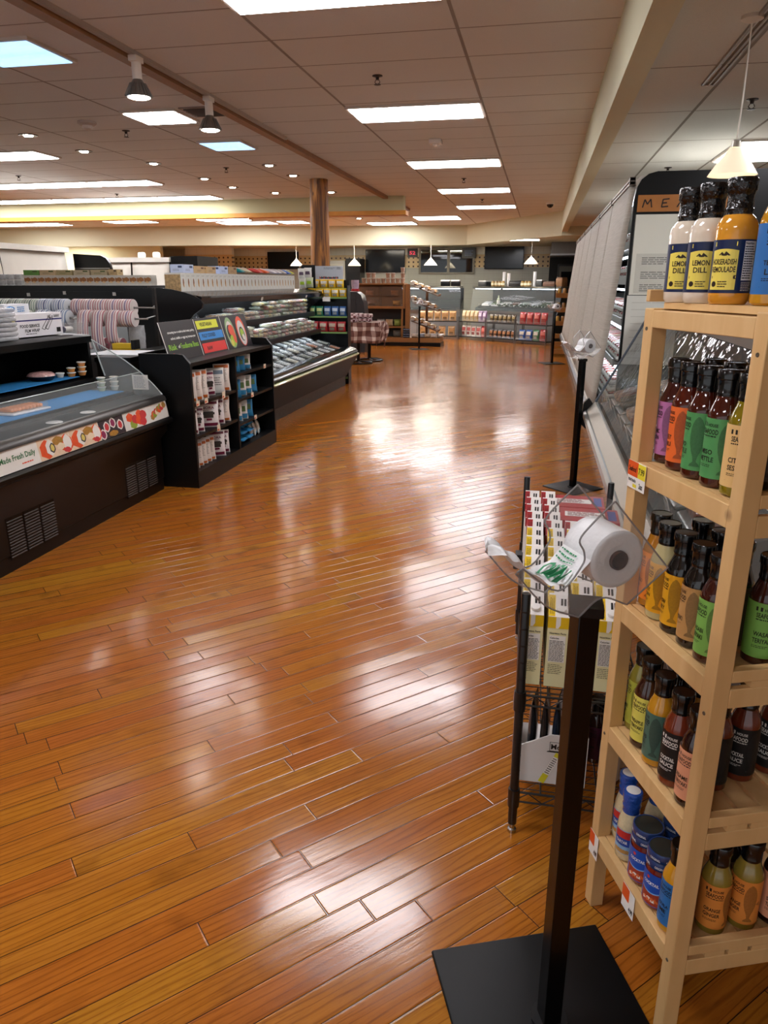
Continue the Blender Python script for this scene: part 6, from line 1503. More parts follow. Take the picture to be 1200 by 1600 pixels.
for k in range(4):
    o = pouch(.18, .055, .13, None, 80 + k, crimp=0).build('muffin_pack', M('#4a5464', .25, var=.8, scale=30), loc=(BX + .42, BY - .05, .2003 + .057 * k)) ; o.location.x = BX + .415 ; tag(o, 'dark striped flat pack in the stack on the bakery drawer, %s from bottom' % ORD[k], 'pack', 'flat packs on the bakery drawer')
for k in range(5):
    o = pouch(.17, .1, .15, None, 90 + k).build('bread_pack', M(['#c7bdb0', '#8a8f96', '#b9a58a', '#d6d0c8', '#a9a094'][k], .2, var=.5, coat=.4, scale=20), loc=(BX + .61 + .165 * k, BY + .06, .2003)); tag(o, 'bread pack lying on the bakery base below the slanted rack, %s from the post' % ORD[k], 'pack', 'bread packs on the bakery base')
# ------------------------------------------------------------------ deli case and the bag racks in front of it
DA = math.atan2(-1.9, 2.53)     # the angled run, from its far end towards the meat case
def deli_frame(name, label, cat, at, ang): return thing(name, label, cat, at, ang)
RUN = ((-2.25, 21.55, 0.0), (-2.25, 21.55, 0.0))
DG = M('#aeb9b6', .04, alpha=.16, var=0, spec=.8)
def deli(label, at, ang, L, end=False):
    t = thing('deli_case', label, 'display case', (at[0], at[1], 0), ang)
    b = MB(); b.box(0, L, .45, 1.4, 0, .72); b.build('lower_body', M('#8d8f8d', .35, .3), t)
    b = MB(); b.box(0, L, .40, 1.4, .7205, .78); b.build('ledge', STEEL, t)
    b = MB(); b.prism([(.5, 1.385), (1.1, 1.385), (1.1, 1.44), (.5, 1.44), (.46, 1.41)], 0, L, 'x'); b.build('top_counter', STEEL, t)
    b = MB(); b.grid(1, 6, lambda u, v: (L * u, .41 + .1 * v ** 1.6, .785 + .6 * v)); b.build('curved_glass', DG, t)
    n_ = max(1, round(L / 1.1))
    for k in range(n_):
        b = MB(); b.box(L * k / n_ + .05, L * (k + 1) / n_ - .05, .54, .565, 1.362, 1.382); b.build('lamp_tube', TUBEM, t)
    b = MB(); b.box(0, L, 1.36, 1.4, .7805, 1.384); b.build('back_panel', M('#1d2022', .3), t)
    b = MB(); b.prism([(.6, .7805), (1.359, .7805), (1.359, 1.05), (1.0, 1.0), (.6, .84)], .01, L - .01, 'x'); b.build('sloped_deck', M('#3a3d3d', .35, .4), t)
    if end:
        b = MB(); b.prism([(.30, 0), (1.4, 0), (1.4, 1.45), (.75, 1.45), (.6, 1.38), (.48, 1.2), (.40, .95), (.36, .78), (.30, .72)], L, L + .04, 'x'); b.build('end_panel', BK, t)
    return t
deli('straight steel deli case behind the bakery display', (-5.2, 21.6), 0, 2.93)
deli('angled steel deli case with lit glass facing the aisle', (-2.2, 21.55), DA, 3.0, True)
def onrun(s, d, z):   # s along the angled run, d back from its front edge
    return (-2.2 + math.cos(DA) * s - math.sin(DA) * d, 21.55 + math.sin(DA) * s + math.cos(DA) * d, z)
# dishes and greens inside the angled case
for k in range(8):
    p_ = onrun(.3 + .34 * k, .8, .925); c = ['#d9dcda', '#4a5a34', '#c9c6bc', '#5a3a2a', '#a8b0a4', '#d6d9d4', '#3f4f30', '#b9a58a'][k]
    t = thing('deli_dish', 'rectangular deli dish inside the angled case, %s from the bakery side' % ORD[k], 'dish', p_, DA, 'deli dishes in the angled case'); t.rotation_euler = (.36, 0, DA)
    a = MB(); a.rbox(-.14, .14, -.12, .12, .01, .05, .02); a.build('dish', M('#e6e8e6', .25), t); a = MB(); a.rbox(-.125, .125, -.105, .105, .0505, .07, .01); a.build('filling', M(c, .45, var=.7, scale=40), t)
for k in range(14):
    s_ = .9 + .155 * k; p_ = onrun(s_, .59, .875); r3 = random.Random(k)
    a = MB()
    for q in range(22):
        an, el, R_ = r3.uniform(0, 6.28), r3.uniform(.2, 1.2), r3.uniform(.04, .085); c = Vector((R_ * math.cos(an) * math.cos(el), R_ * math.sin(an) * math.cos(el) * .6, .02 + R_ * math.sin(el) * 1.1)); d_ = Vector((r3.uniform(-1, 1), r3.uniform(-1, 1), r3.uniform(-.5, 1))).normalized() * .028; e_ = d_.cross(Vector((r3.uniform(-1, 1), r3.uniform(-1, 1), r3.uniform(-1, 1)))).normalized() * .02
        a.add([tuple(c - d_), tuple(c + e_), tuple(c + d_), tuple(c - e_)], [(0, 1, 2, 3)])
    o = a.build('kale_garnish', M('#1e3318', .6, var=.4, scale=30), loc=p_); tag(o, 'dark curly kale clump edging the deli case, %s from the bakery side' % ORD[k], 'garnish', 'kale clumps in the deli case')
t = thing('deli_bottle', 'pale bottle standing inside the angled deli case', 'bottle', onrun(.81, .66, .925)); a = MB(); a.lathe([(.04, 0), (.045, .1), (.04, .17), (.018, .22), (.018, .27), (0, .27)], n=14); a.build('bottle', M('#c9d2a8', .15, coat=.5), t); a = MB(); a.lathe([(.046, .04), (.0465, .14)], n=14); a.build('label', PAPER, t)
# wire racks of bags in front
def bag_rack(label, at, ang, L):
    t = thing('bag_rack', label, 'rack', (at[0], at[1], 0), ang)
    for x in (0, L - .02):
        b = MB(); b.box(x, x + .02, 0, .02, 0, .62); b.build('front_post', M('#6d6d6b', .35, .6), t); b = MB(); b.box(x, x + .02, .33, .35, 0, .62); b.build('back_post', M('#6d6d6b', .35, .6), t)
    for z in (.09, .5):
        b = MB(); b.box(.021, L - .021, 0, .35, z - .025, z); b.build('shelf', M('#3d3d3c', .4, .4), t)
        b = MB()
        for q in (.03, .06): b.tube([(.02, -.004, z + q), (L - .02, -.004, z + q)], .003, 5)
        b.build('wire_fence', M('#a9a9a6', .3, .8), t)
    return t
secs = [((-3.42, 21.3), 0.0, 1.16, 'beside the bakery display'), ]
for k in range(3): s_ = .04 + 1.02 * k; p_ = onrun(s_, -.12, 0); secs.append(((p_[0], p_[1]), DA, .99, ['first of the angled run', 'middle of the angled run', 'beside the bag stand and crate shelf'][k]))
BT = chip('#c9a06a', '#a97f4c', .2, .27, .1, 6); BPU = chip('#8a6a8c', '#cdbfce', .15, .29, .1, 6); BW = chip('#d6cfc4', '#a9524a', .17, .3, .1, 6); BRD2 = chip('#a8262a', '#c96a5c', .2, .3, .1, 6); BDK = chip('#2a2422', '#a06a3c', .15, .24, .09, 20); BBR = chip('#4a3c24', '#8f7a4c', .14, .22, .09, 20); BBL = chip('#2c58a6', '#c9c4b4', .2, .27, .1, 8); BGN = chip('#3f7f48', '#d0c9b9', .18, .28, .1, 8); BTN = chip('#b59a68', '#d2c19a', .155, .29, .1, 8)
LAY = [((BT,) * 5, (BT,) * 4), ((BTN,) * 4 + (BPU,) * 2, (BW,) * 4 + (BRD2,)), ((BBR,) * 6, (BDK,) * 6), ((BRD2,) * 4, (BBL, BBL, BGN, BRD2))]
WD = {id(BT): .2, id(BPU): .15, id(BW): .17, id(BRD2): .2, id(BDK): .15, id(BBR): .14, id(BBL): .2, id(BGN): .18, id(BTN): .155}
NMS = {id(BT): 'tan', id(BPU): 'purple', id(BW): 'white', id(BRD2): 'red', id(BDK): 'dark', id(BBR): 'brown', id(BBL): 'blue', id(BGN): 'green', id(BTN): 'beige'}
for (at, ang, L, w), (up_, lo_) in zip(secs, LAY):
    bag_rack('low grey wire rack of snack bags, ' + w, at, ang, L)
    for z, rowb, lv in ((.5012, up_, 'upper'), (.0912, lo_, 'lower')):
        n_ = len(rowb)
        for i, P_ in enumerate(rowb):
            s_ = .04 + (L - .08) * (i + .5) / n_; x = at[0] + math.cos(ang) * s_ - math.sin(ang) * .1; y = at[1] + math.sin(ang) * s_ + math.cos(ang) * .1
            P_.put((x, y, z), '%s snack bag on %s shelf of wire rack %s, %s along' % (NMS[id(P_)], lv, w.replace('first of the angled run', 'one').replace('middle of the angled run', 'two').replace('beside the bag stand and crate shelf', 'by crates').replace('beside the bakery display', 'by bakery'), ORD[i]), 'chip bag', 'snack bags before the deli case', rot=(-.06, 0, ang + .02), scale=(min(1, .96 * (L - .08) / n_ / WD[id(P_)]), .85, 1))
# things standing on the deli counter
def on_counter(name, s_, mk, label, cat, d=.8):
    o = mk.build(name, MATX[0], loc=onrun(s_, d, 1.4405), rotz=DA); tag(o, label, cat, 'things on the deli counter'); return o
for i, (s_, h) in enumerate(((.9, .32), (1.06, .3), (1.95, .34))):
    t = thing('cup_stack', 'tall stack of white foam cups on the deli counter, ' + ['nearer the window', 'second from the window', 'below the television'][i], 'cups', onrun(s_, .75, 1.4405)); a = MB(); z = 0
    while z < h: a.lathe([(.034, z), (.045, z + .05), (.045, z + .055)], n=14); z += .035
    a.build('cups', M('#dededa', .5), t); a = MB(); a.lathe([(.047, z + .02), (.048, z + .026), (0, z + .027)], n=14); a.build('rim', PAPER, t)
for k in range(7):
    s_ = (.62, .74, .86, .98, 1.65, 1.77, 1.89)[k]
    t = thing('sauce_jar', 'small amber jar with pale label on the deli counter, %s from the window' % ORD[k], 'jar', onrun(s_, .62, 1.4405), DA, 'amber jars on the deli counter'); a = MB(); a.lathe([(.045, 0), (.05, .02), (.05, .1), (.04, .12), (.04, .14), (0, .14)], n=14); a.build('jar', M('#8a6a2c', .2, var=.4, coat=.4), t); a = MB(); a.lathe([(.051, .03), (.0512, .09)], n=14); a.build('label', M('#d6cfae', .5), t)
for i, (s_, w_, h_, c, tx) in enumerate(((.2, .3, .12, '#2a2a2a', 'black tray with white cover at bakery end of deli counter'), (1.36, .4, .12, '#191919', 'long black box on the deli counter'), (2.18, .2, .14, '#3c3f3c', 'dark scale on the deli counter'), (2.5, .38, .1, '#6a4a36', 'brown bread packs on the deli counter'), (2.82, .2, .2, '#8a6440', 'tan stacked packs at meat end of deli counter'))):
    t = thing('counter_box', tx, 'box', onrun(s_, .75, 1.4405), DA, 'things on the deli counter'); a = MB(); a.rbox(-w_ / 2, w_ / 2, -.12, .12, 0, h_, .015); a.build('box', M(c, .4, var=.4, scale=20), t); a = MB(); a.rbox(-w_ / 2 + .01, w_ / 2 - .01, -.11, .11, h_ + .0005, h_ + .03, .008); a.build('cover', M('#c9c9c4' if i in (0, 2) else dark(c, .8), .4), t)
for i, x in enumerate((-2.75, -2.45)):
    t = thing('counter_tray', 'black tray with white lid on the straight deli counter, ' + ['nearer the bakery', 'nearer the window'][i], 'tray', (x, 22.35, 1.4405), 0, 'things on the deli counter'); a = MB(); a.rbox(-.13, .13, -.12, .12, 0, .13, .01); a.build('tray', BK, t); a = MB(); a.rbox(-.13, .13, -.125, .12, .1305, .17, .008); a.build('lid', M('#d9d9d4', .4), t)
# ------------------------------------------------------------------ deli back wall
YW = 24.4
def tv(x0, x1, z0, z1, label):
    t = thing('television', label, 'television', ((x0 + x1) / 2, YW - .06, z0), 0, 'black televisions on the deli wall')
    W_, H_ = x1 - x0, z1 - z0
    a = MB(); a.rbox(-W_ / 2, W_ / 2, -.03, .03, 0, H_, .008); a.build('bezel', M('#08080a', .3), t); a = MB(); a.box(-W_ / 2 + .015, W_ / 2 - .015, -.0315, -.0305, .02, H_ - .015); a.build('screen', M('#030304', .12, var=0), t); a = MB(); a.box(-.15, .15, .0305, .059, H_ * .3, H_ * .7); a.build('bracket', BKD, t)
tv(-8.92, -7.85, 1.96, 2.5, 'black television on the deli wall left of the log pillar'); tv(-5.6, -4.32, 1.85, 2.54, 'black television on the deli wall above the bakery display'); tv(-1.79, -.59, 1.94, 2.6, 'black television on the deli wall above the angled deli case')
o = MB(); x0, x1, z0, z1 = -3.87, -2.1, 1.79, 2.585
for (a0, a1, b0, b1) in ((x0, x1, z0, z0 + .06), (x0, x1, z1 - .06, z1), (x0, x0 + .06, z0 + .06, z1 - .06), (x1 - .06, x1, z0 + .06, z1 - .06), ((x0 + x1) / 2 + .02, (x0 + x1) / 2 + .1, z0 + .06, z1 - .06)): o.box(a0, a1, YW - .05, YW, b0, b1)
w_ = struct(o.build('window_1', M('#6f6a5c', .4, .2)))
o = MB(); o.box(x0 + .06, x1 - .06, YW - .02, YW - .01, z0 + .06, z1 - .06); o.build('pane', M('#14181a', .03, var=0, spec=.9), w_)
def wall_sign(x0, x1, z0, z1, label, col, ink, words, name='wall_sign'):
    t = thing(name, label, 'sign', ((x0 + x1) / 2, YW - .02, z0)); W_, H_ = x1 - x0, z1 - z0
    if z1 > z0 and words == 'board': t.location.y = YW - .09
    a = MB(); a.box(-W_ / 2, W_ / 2, -.02, .019, 0, H_); a.build('frame', M('#3a332e', .4), t); a = MB(); a.box(-W_ / 2 + .03, W_ / 2 - .03, -.0225, -.0205, .03, H_ - .03); a.build('face', M(col, .3, var=.1), t)
    p = MB(); fn = lambda u, v: (u, -.0235, v)
    if words == 'board': lines(p, -W_ * .3, W_ * .3, .07, H_ - .07, 4, fn, 0, frac=.4)
    else: text(p, words, 0, H_ * .3, H_ * .4, fn, 0, w=W_ * .6)
    p.build('lettering', ink, t)
wall_sign(-4.24, -3.92, 2.3, 2.57, 'small dark number display with red digits on the deli wall', '#120a0c', M('#d0304a', .4, emit='#d0304a', es=.6), '52')
wall_sign(-2.5, -2.06, 2.26, 2.575, 'framed dark board with blue writing beside the deli window', '#10141c', M('#5a6a94', .5), 'board')
t = thing('refrigerator', 'pale grey tall refrigerator against the wall right of the pillar', 'refrigerator', (-6.56, 24.0, 0)); a = MB(); a.box(-.55, .45, -.35, .38, 0, 2.2); a.build('cabinet', M('#8f928c', .35, .2), t); a = MB(); a.box(-.5, .4, -.36, -.351, .1, 2.1); a.build('door', M('#9da098', .35, .2), t); a = MB(); a.box(.3, .33, -.39, -.361, .9, 1.4); a.build('handle', STEEL, t)
t = thing('oven', 'tall black oven cabinet beside the refrigerator', 'oven', (-5.84, 24.0, 0)); a = MB(); a.box(-.26, .2, -.3, .38, 0, 2.26); a.build('body', BK, t); a = MB(); a.box(-.2, .14, -.31, -.301, 1.0, 1.6); a.build('glass', M('#1a1410', .1), t)
o = struct((lambda m: m.build('door_1', M('#060606', .6)))(MB().box(.2, 1.9, YW - .03, YW - .001, 0, 2.36)))  # flat black slab, darkness of the doorway opening put into its colour
t = thing('wall_oven', 'dark oven with steel frame standing in the kitchen doorway', 'oven', (.75, 23.9, 0)); a = MB(); a.box(-.3, .5, -.3, .3, 0, 2.06); a.build('body', M('#1b1a18', .4, .3), t); a = MB(); a.box(-.26, .46, -.31, -.301, 1.2, 2.0); a.build('frame', M('#4c483f', .35, .6), t); a = MB(); a.box(-.2, .4, -.316, -.311, 1.3, 1.85); a.build('glass', M('#0a0908', .08), t)
t = thing('exhaust_hood', 'grey steel exhaust hood high above the kitchen doorway', 'hood', (.9, 22.6, 2.1)); a = MB(); a.prism([(-.7, .2), (1.5, .2), (1.5, .499), (-.7, .499)], -.8, .8, 'y'); a.build('canopy', M('#6f6c66', .35, .6), t); a = MB(); a.box(-.72, 1.52, -.82, .82, .15, .1995); a.build('rim', STEEL, t)
SHD = M('#efe6d0', .35, var=.03, emit='#ffe9c4', es=.35)
def pendant(x, y, zb, ztop, label, r=.145, h=.16, sc=1.0):
    t = thing('pendant_lamp', label, 'light', (x, y, ztop), 0, 'white glass pendant lamps'); d = ztop - zb
    a = MB(); a.lathe([(.05, 0), (.05, -.015), (.012, -.03)], n=14); a.build('ceiling_cap', M('#d0c8ba', .4), t)
    a = MB(); a.tube([(0, 0, -.03), (.004, 0, -d * .5), (0, 0, -d + h + .03)], .004, 6); a.build('cord', M('#ddd6c8', .5), t)
    a = MB(); a.lathe([(.014, -d + h + .035), (.022, -d + h + .03), (.026, -d + h)], n=14); a.build('socket', M('#b9b4a8', .3, .3), t)
    a = MB(); a.lathe([(.027, -d + h - .001), (r * .42, -d + h * .72), (r * .75, -d + h * .36), (r, -d), (r - .004, -d + .001), (r * .74, -d + h * .34), (r * .40, -d + h * .69), (.0235, -d + h - .004), (.027, -d + h - .001)], n=28); a.build('shade', SHD, t)
    a = MB(); a.lathe([(0, -d + .02), (.03, -d + .03), (.035, -d + .06), (.02, -d + .1), (0, -d + .1)], n=14); a.build('bulb', M('#ffffff', .4, emit='#ffe2b4', es=PEND), t)
pendant(.885, 4.2, 2.05, 2.73, 'white cone pendant lamp hanging beside the meat case, nearest the viewer', r=.115, h=.125)
for x, w in ((-7.17, 'before the first television'), (-5.4, 'before the refrigerator right of the pillar'), (-3.15, 'before the dark deli window'), (-.31, 'beside the third television')):
    pendant(x, 22.0 if x < -2 else 21.0, 2.01, 2.6 if x > -6 else 2.6, 'small white pendant lamp over the deli counter, ' + w, r=.19, h=.18)
# ------------------------------------------------------------------ wooden crate shelf at the far end of the meat case
t = thing('crate_shelf', 'dark framed shelf with tilted wooden crates by the meat case end', 'shelf', (.5, 17.2, 0))
for x in (-.2, .2):
    a = MB(); a.box(x - .015, x + .015, -.02, .02, 0, 1.5); a.build('post', BK, t)
for k, z in enumerate((.12, .28, .45, .72, 1.0, 1.3)):
    a = MB(); a.T = tr(0, -.02, z) @ rx(.25); a.box(-.184, .184, -.3, -.02, 0, .015); a.box(-.184, .184, -.3, -.285, .0155, .1); a.box(-.184, -.17, -.284, -.02, .0155, .1); a.box(.17, .184, -.284, -.02, .0155, .1); a.build('crate', OAK, t)
for z, w in ((.735, 'lower'), (1.015, 'middle'), (1.315, 'upper')):
    for j in range(3):
        o = MB().lathe([(.035, 0), (.04, .02), (.04, .1), (.03, .13), (0, .13)], n=12).build('preserve_jar', M(['#b88a3c', '#a9763c', '#8a4a2a'][j], .2, var=.3, coat=.4), loc=(.39 + .11 * j, 17.04, z - .02)); tag(o, 'amber jar in the %s tilted crate, %s from the aisle' % (w, ORD[j]), 'jar', 'jars in the wooden crates')
# ------------------------------------------------------------------ curtained meat case
M0, M1 = 6.0, 15.0
t = thing('meat_case', 'tall meat case along the right aisle with pale night curtains pulled down', 'display case', (1.0, 10.5, 0))
O7 = Matrix.Translation((-1.0, -10.5, 0))
def B7(): m = MB(); m.T = O7.copy(); return m
b = B7(); b.box(.62, 1.75, M0, M1, 0, .2); b.build('kick_base', BKD, t)
b = B7(); b.prism([(.62, .2), (1.75, .2), (1.75, .55), (.55, .55), (.43, .60), (.40, .58), (.40, .52), (.55, .32)], M0, M1, 'y'); b.build('lower_body', M('#1b1715', .35), t)
b = B7(); b.box(1.7, 1.75, M0, M1, .55, 2.2); b.build('back_panel', M('#b9bab4', .5), t)
b = B7(); b.prism([(.63, 2.2), (1.75, 2.2), (1.75, 2.28), (.66, 2.28), (.62, 2.25)], M0, M1, 'y'); b.build('canopy', M('#cfc9bd', .4), t)
for z in (2.235, 2.262):
    b = B7(); b.box(.585, .618, M0 + .02, M1 - .02, z - .008, z + .008); b.build('curtain_rail', M('#7a6a5c', .4, .2), t)
for k in range(6):
    b = B7(); b.box(.58, .62, M0 + 1.5 * k + .02, M0 + 1.5 * k + .05, 2.22, 2.275); b.build('rail_bracket', M('#4a423b', .4), t)
b = B7(); b.box(.70, .73, M0 + .1, M1 - .1, 2.175, 2.195); b.build('lamp_tube', TUBEM, t)
for z, x in ((.75, .53), (1.05, .575), (1.35, .61), (1.65, .64), (1.92, .665)):
    b = B7(); b.T = O7 @ tr(1.7, 0, z + .05) @ ry(-.13 if z > .8 else -.12); b.box(-(1.7 - x), 0, M0 + .01, M1 - .01, -.02, 0); b.box(-(1.7 - x) - .01, -(1.7 - x), M0 + .01, M1 - .01, -.03, .03); b.build('shelf', M('#8f8f8b', .35, .5), t)
    if z > .8: b = B7(); b.box(x + .05, x + .07, M0 + .1, M1 - .1, z - .135 - .035, z - .135 - .02); b.build('lamp_tube', TUBEM, t)
CURT = M('#bdb6a8', .75, var=.06, scale=6)
def weave(nt, b, tc):
    sp_ = node(nt, 'SeparateXYZ'); nt.links.new(tc.outputs['Object'], sp_.inputs[0])
    n = node(nt, 'TexNoise', Scale=1.0, Detail=3.0); mp = node(nt, 'Mapping'); mp.inputs['Scale'].default_value = (1, 3, 160); nt.links.new(tc.outputs['Object'], mp.inputs['Vector']); nt.links.new(mp.outputs[0], n.inputs['Vector'])
    nt.links.new(mixc(nt, n.outputs['Fac'], lin('#8d877b'), lin('#b3ada1')), b.inputs['Base Color']); b.inputs['Roughness'].default_value = .6
    bp = node(nt, 'Bump', Strength=.25, Distance=.01); nt.links.new(n.outputs['Fac'], bp.inputs['Height']); nt.links.new(bp.outputs[0], b.inputs['Normal'])
CURT = MP('night_curtain_weave', weave)
for k in range(6):
    y0 = M0 + .03 + 1.495 * k; y1 = y0 + 1.47
    b = B7()
    def CF(u, v):
        q = min(u, 1 - u); bow = .035 * math.sin(PI * v) * (1 - abs(2 * u - 1) ** 3)
        return (.437 + .16 * v ** .9 - bow * .6 + .03 * (q < .02), y0 + (y1 - y0) * u, .618 + 1.605 * v)
    b.grid(26, 16, CF); b.build('night_curtain', CURT, t, solid=.003)
    b = B7(); b.box(.424, .445, y0, y1, .602, .617); b.build('pull_bar', M('#d6d3c9', .4), t)
pp = [(.61, 0), (1.78, 0), (1.78, 2.3), (.76, 2.3), (.70, 2.285), (.655, 2.25), (.63, 2.2), (.615, 2.1)]
b = B7(); b.prism(pp, M0 - .05, M0 - .002, 'y'); b.build('end_panel', BK, t)
b = B7(); b.prism(pp, M1 + .002, M1 + .05, 'y'); b.build('end_panel', BK, t)
PACK = []
for c, l in (('#a82a30', '#e6e4e0'), ('#c2666a', '#dcdcd6'), ('#7d2026', '#d6c9a4'), ('#d9d2c9', '#c23a3c'), ('#b8483c', '#e0dfda')):
    q = thing('meat_pack', 'pack', 'meat pack'); a = MB(); a.rbox(-.11, .11, -.075, .075, 0, .03, .012); a.build('tray', M('#dededa', .4), q); a = MB(); a.rbox(-.095, .095, -.06, .06, .0305, .05, .012); a.build('meat', M(c, .2, var=.5, coat=.6, scale=30), q); a = MB(); a.box(-.03, .08, -.05, .0, .0505, .0515); a.build('label', M(l, .4), q); PACK.append(Proto(q))
for si, (z, x) in enumerate(((.75, .53), (1.05, .575), (1.35, .61), (1.65, .64), (1.92, .665))):
    sl_ = .13 if z > .8 else .12
    for j in range(17):
        for h_ in range(2 + (si == 0)):
            xx = x + .135 + .008 * h_; zz = z + .05 - (1.7 - xx) * math.tan(sl_) + .006 + .054 * h_
            PACK[(si * 2 + j + h_ * 3) % 5].put((xx, M0 + .13 + .165 * j, zz), 'wrapped meat pack in the curtained case, %s shelf up, %s along, %s layer' % (ORD[si], ORD[j], ORD[h_]), 'meat pack', 'meat packs in the curtained case', rot=(0, -sl_, 0))
YP = M0 - .0505
t = thing('meat_sign', 'varnished wooden plank burned with the word MEAT on the black case end', 'sign', (.95, YP - .008, 2.032)); a = MB(); a.box(-.31, .31, -.008, .0075, 0, .112); a.build('plank', M('#a2672c', .4, var=.3, scale=7), t)
p = MB(); fn = lambda u, v: (u, -.0092, v)
def stroke(u0, v0, u1, v1, w=.009):
    d_ = Vector((u1 - u0, v1 - v0)); n2 = Vector((-d_.y, d_.x)).normalized() * w / 2
    p.quad(fn(u0 + n2.x, v0 + n2.y), fn(u1 + n2.x, v1 + n2.y), fn(u1 - n2.x, v1 - n2.y), fn(u0 - n2.x, v0 - n2.y))
for L_ in (((-.275, .028, -.262, .082), (-.262, .082, -.243, .05), (-.243, .05, -.222, .084), (-.222, .084, -.212, .028)), ((-.145, .03, -.138, .082), (-.138, .08, -.095, .084), (-.142, .056, -.11, .058), (-.146, .03, -.1, .034)), ((-.04, .028, -.008, .084), (-.008, .084, .018, .028), (-.028, .05, .008, .05)), ((.085, .084, .15, .082), (.117, .083, .117, .028))):
    for s_ in L_: stroke(*s_)
p.build('burned_letters', M('#1c120a', .6), t)
def notice(x0, x1, z0, z1, label, off, clear=True, col='#d6d4c6'):
    t = thing('notice_sheet', label, 'notice', ((x0 + x1) / 2, YP - off, z0), 0, 'notices on the black case end'); W_, H_ = x1 - x0, z1 - z0
    a = MB(); a.box(-W_ / 2, W_ / 2, -.0012, .001, 0, H_); a.build('paper', M(col, .5, var=.03), t); p = MB(); fn = lambda u, v: (u, -.0024, v)
    if clear:
        p.quad(fn(-W_ * .42, H_ * .02), fn(W_ * .45, H_ * .02), fn(W_ * .45, H_ * .52), fn(-W_ * .42, H_ * .52), 1); f2 = lambda u, v: (u, -.0032, v)
        for v in (.38, .2, .04): lines(p, -W_ * .3, W_ * .3, H_ * v, H_ * (v + .1), 4, f2, 0, frac=.45, seg=5)
    else: lines(p, -W_ * .4, W_ * .4, H_ * .05, H_ * .95, 9, fn, 2, frac=.1, seg=2)
    p.build('print', [M('#35332f', .5), M('#bdb8ac', .5), M('#b3b3a8', .5)], t)
    if clear: a = MB(); a.grid(14, 20, lambda u, v: (W_ * 1.04 * (u - .5), -.009 - .003 * math.sin(v * 26 + u * 4) * math.sin(u * 3 + v * 9) - .002 * math.sin(v * 61 + u * 3), H_ * v)); a.build('clear_sleeve', M('#e2e6da', .08, alpha=.22, var=0, spec=1.0), t)
notice(.64, .98, 1.46, 2.015, 'white notice in a wrinkled clear sleeve below the MEAT plank', .003)
notice(.63, 1.0, .95, 1.455, 'pale ruled sheet hanging below the clear sleeve', .003, False, '#c9cac0')
# ------------------------------------------------------------------ service meat case behind the wooden rack
S0, S1 = 2.45, 5.85
t = thing('service_case', 'steel service meat case with sloping glass behind the wooden rack', 'display case', (.9, 4.1, 0))
O8 = Matrix.Translation((-.9, -4.1, 0))
def B8(): m = MB(); m.T = O8.copy(); return m
b = B8(); b.box(.58, 1.5, S0, S1, 0, .14); b.build('kick_base', BKD, t)
b = B8(); b.prism([(.56, .14), (1.5, .14), (1.5, .55), (.44, .55), (.44, .4), (.50, .3)], S0, S1, 'y'); b.build('lower_body', M('#7d7a74', .35, .5), t)
b = B8(); b.prism([(.44, .52), (.395, .53), (.375, .55), (.375, .59), (.39, .605), (.44, .605)], S0, S1, 'y'); b.build('steel_bumper', STEEL, t)
b = B8(); b.prism([(.40, .606), (.47, .606), (.475, .67), (.455, .67)], S0, S1, 'y'); b.build('steel_ledge', M('#b3aea4', .35, .7), t)
b = B8(); b.prism([(.36, .50), (.40, .46), (.44, .5), (.44, .66), (.41, .70), (.375, .66)], S1 + .002, S1 + .06, 'y'); b.build('bumper_end', BK, t)
GW = M('#5f6663', .04, alpha=.42, var=0, spec=1.0, bump=.5, bscale=7)
b = B8(); b.grid(8, 4, lambda u, v: (.462 + .32 * v, S0 + (S1 - S0) * u, .672 + .64 * v)); b.build('sloping_glass', GW, t)
b = B8(); b.tube([(.462, S1, .672), (.782, S1, 1.312)], .009, 8); b.build('glass_edge', M('#4d5660', .3, .3), t)
b = B8(); b.prism([(.77, 1.313), (1.25, 1.313), (1.25, 1.35), (.77, 1.35)], S0, S1, 'y'); b.build('steel_top', M('#8d8c88', .3, .7), t)
b = B8(); b.box(1.46, 1.5, S0, S1, .5505, 1.312); b.build('back_panel', M('#2a2b2b', .35), t)
b = B8(); b.prism([(.50, .551), (1.45, .551), (1.45, .9), (.95, .80), (.50, .665)], S0 + .01, S1 - .01, 'y'); b.build('sloped_deck', M('#4a4a47', .4, .3), t)
b = B8(); b.prism([(.46, .551), (1.46, .551), (1.46, 1.31), (.79, 1.31)], S0, S0 + .006, 'y'); b.build('end_glass', GLASS, t)
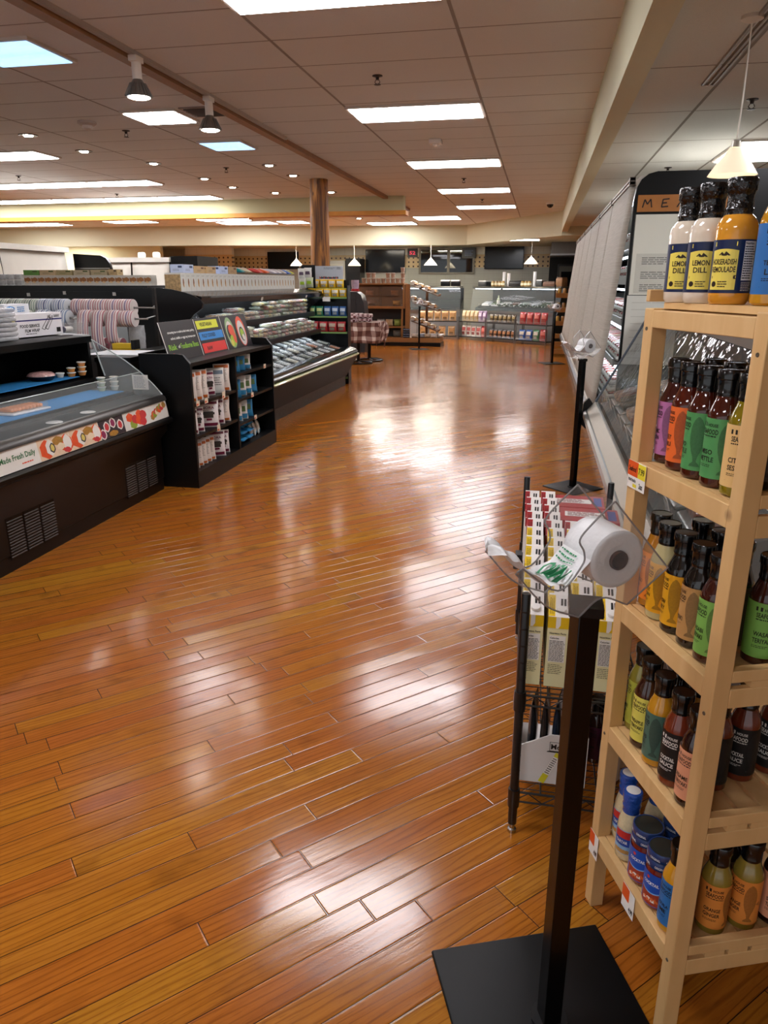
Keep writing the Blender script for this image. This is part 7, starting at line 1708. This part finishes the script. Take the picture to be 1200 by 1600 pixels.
for j in range(9):
    for k in range(3):
        y = S0 + .25 + .36 * j; x = .67 + .26 * k; z = .665 + (x - .5) * .30 + .012; r4 = random.Random(j * 3 + k)
        q = thing('meat_platter', 'steel platter of cut meat in the service case, %s row from glass, %s from viewer' % (ORD[k], ORD[j]), 'platter', (x, y, z), 0, 'platters in the service case'); q.rotation_euler = (0, -.29, 0)
        a = MB(); a.rbox(-.115, .115, -.15, .15, 0, .02, .01); a.build('platter', STEEL, q)
        a = MB()
        for i in range(7): a.rbox(-.09 + .02 * r4.random(), .09 - .02 * r4.random(), -.14 + .038 * i, -.105 + .038 * i, .0205, .05 + .03 * r4.random(), .014)
        a.build('meat', M(['#8a5a4a', '#7d4a42', '#a88a76', '#6d5a46'][(j + k) % 4], .3, var=.6, coat=.4, scale=20), q)
    q = thing('price_ticket', 'white and green price ticket standing in the service case, %s from viewer' % ORD[j], 'price card', (.535, S0 + .43 + .36 * j, .69), -PI / 2, 'price tickets in the service case'); q.rotation_euler = (.3, 0, -PI / 2)
    a = MB(); a.box(-.06, .06, 0, .003, 0, .08); a.build('card', PAPER, q); p = MB(); fn = lambda u, v: (u, -.001, v); p.quad(fn(-.05, .06), fn(.05, .06), fn(.05, .07), fn(-.05, .07)); lines(p, -.045, .045, .01, .055, 4, fn, 1, frac=.4); p.build('print', [M('#4a6a44', .5), INK], q)
# things standing on the service case top, seen through the wooden rack
t = thing('clear_hood', 'curved clear plastic hood on the service case top', 'hood', (1.0, 3.5, 1.3505))
a = MB(); a.grid(10, 14, lambda u, v: (-.2 + .4 * v, -.35 + .7 * u, .005 + .19 * math.sin(PI * (.08 + .9 * v)) + .004 * math.sin(u * 20 + v * 7))); a.build('hood', M('#c6ccc8', .06, alpha=.3, var=0, spec=1.0, bump=.3, bscale=8), t, solid=.003)
a = MB(); a.tube([(-.2 + .4 * v / 14, -.35, .008 + .19 * math.sin(PI * (.08 + .9 * v / 14))) for v in range(15)], .006, 6); a.build('rim', M('#d6d9d6', .15), t)
t = thing('label_scale', 'black label scale on the service case beside the clear hood', 'scale', (1.03, 2.85, 1.3505)); a = MB(); a.rbox(-.14, .14, -.15, .15, 0, .12, .015); a.box(-.03, .03, -.02, .02, .1201, .2); a.build('body', BK, t); a = MB(); a.T = tr(0, 0, .25) @ ry(-.3); a.rbox(-.02, .02, -.13, .13, -.05, .06, .01); a.build('display', M('#2a2c2e', .2), t)
t = thing('barcode_gun', 'black and pink handheld scanner lying by the clear hood', 'scanner', (.86, 3.05, 1.3505)); a = MB(); a.rbox(-.03, .03, -.09, .05, 0, .05, .015); a.build('body', BK, t); a = MB(); a.rbox(-.025, .025, .0505, .1, .005, .045, .01); a.build('head', M('#b9706a', .4), t)
t = thing('work_table', 'steel work table along the far meat department wall', 'table', (3.6, 6.0, 0)); a = MB(); a.box(-.4, .4, -2, 2, .87, .91); a.build('top', STEEL, t)
for x in (-.36, .33):
    for y in (-1.95, 1.9):
        a = MB(); a.box(x, x + .04, y, y + .04, 0, .8695); a.build('leg', STEEL, t)
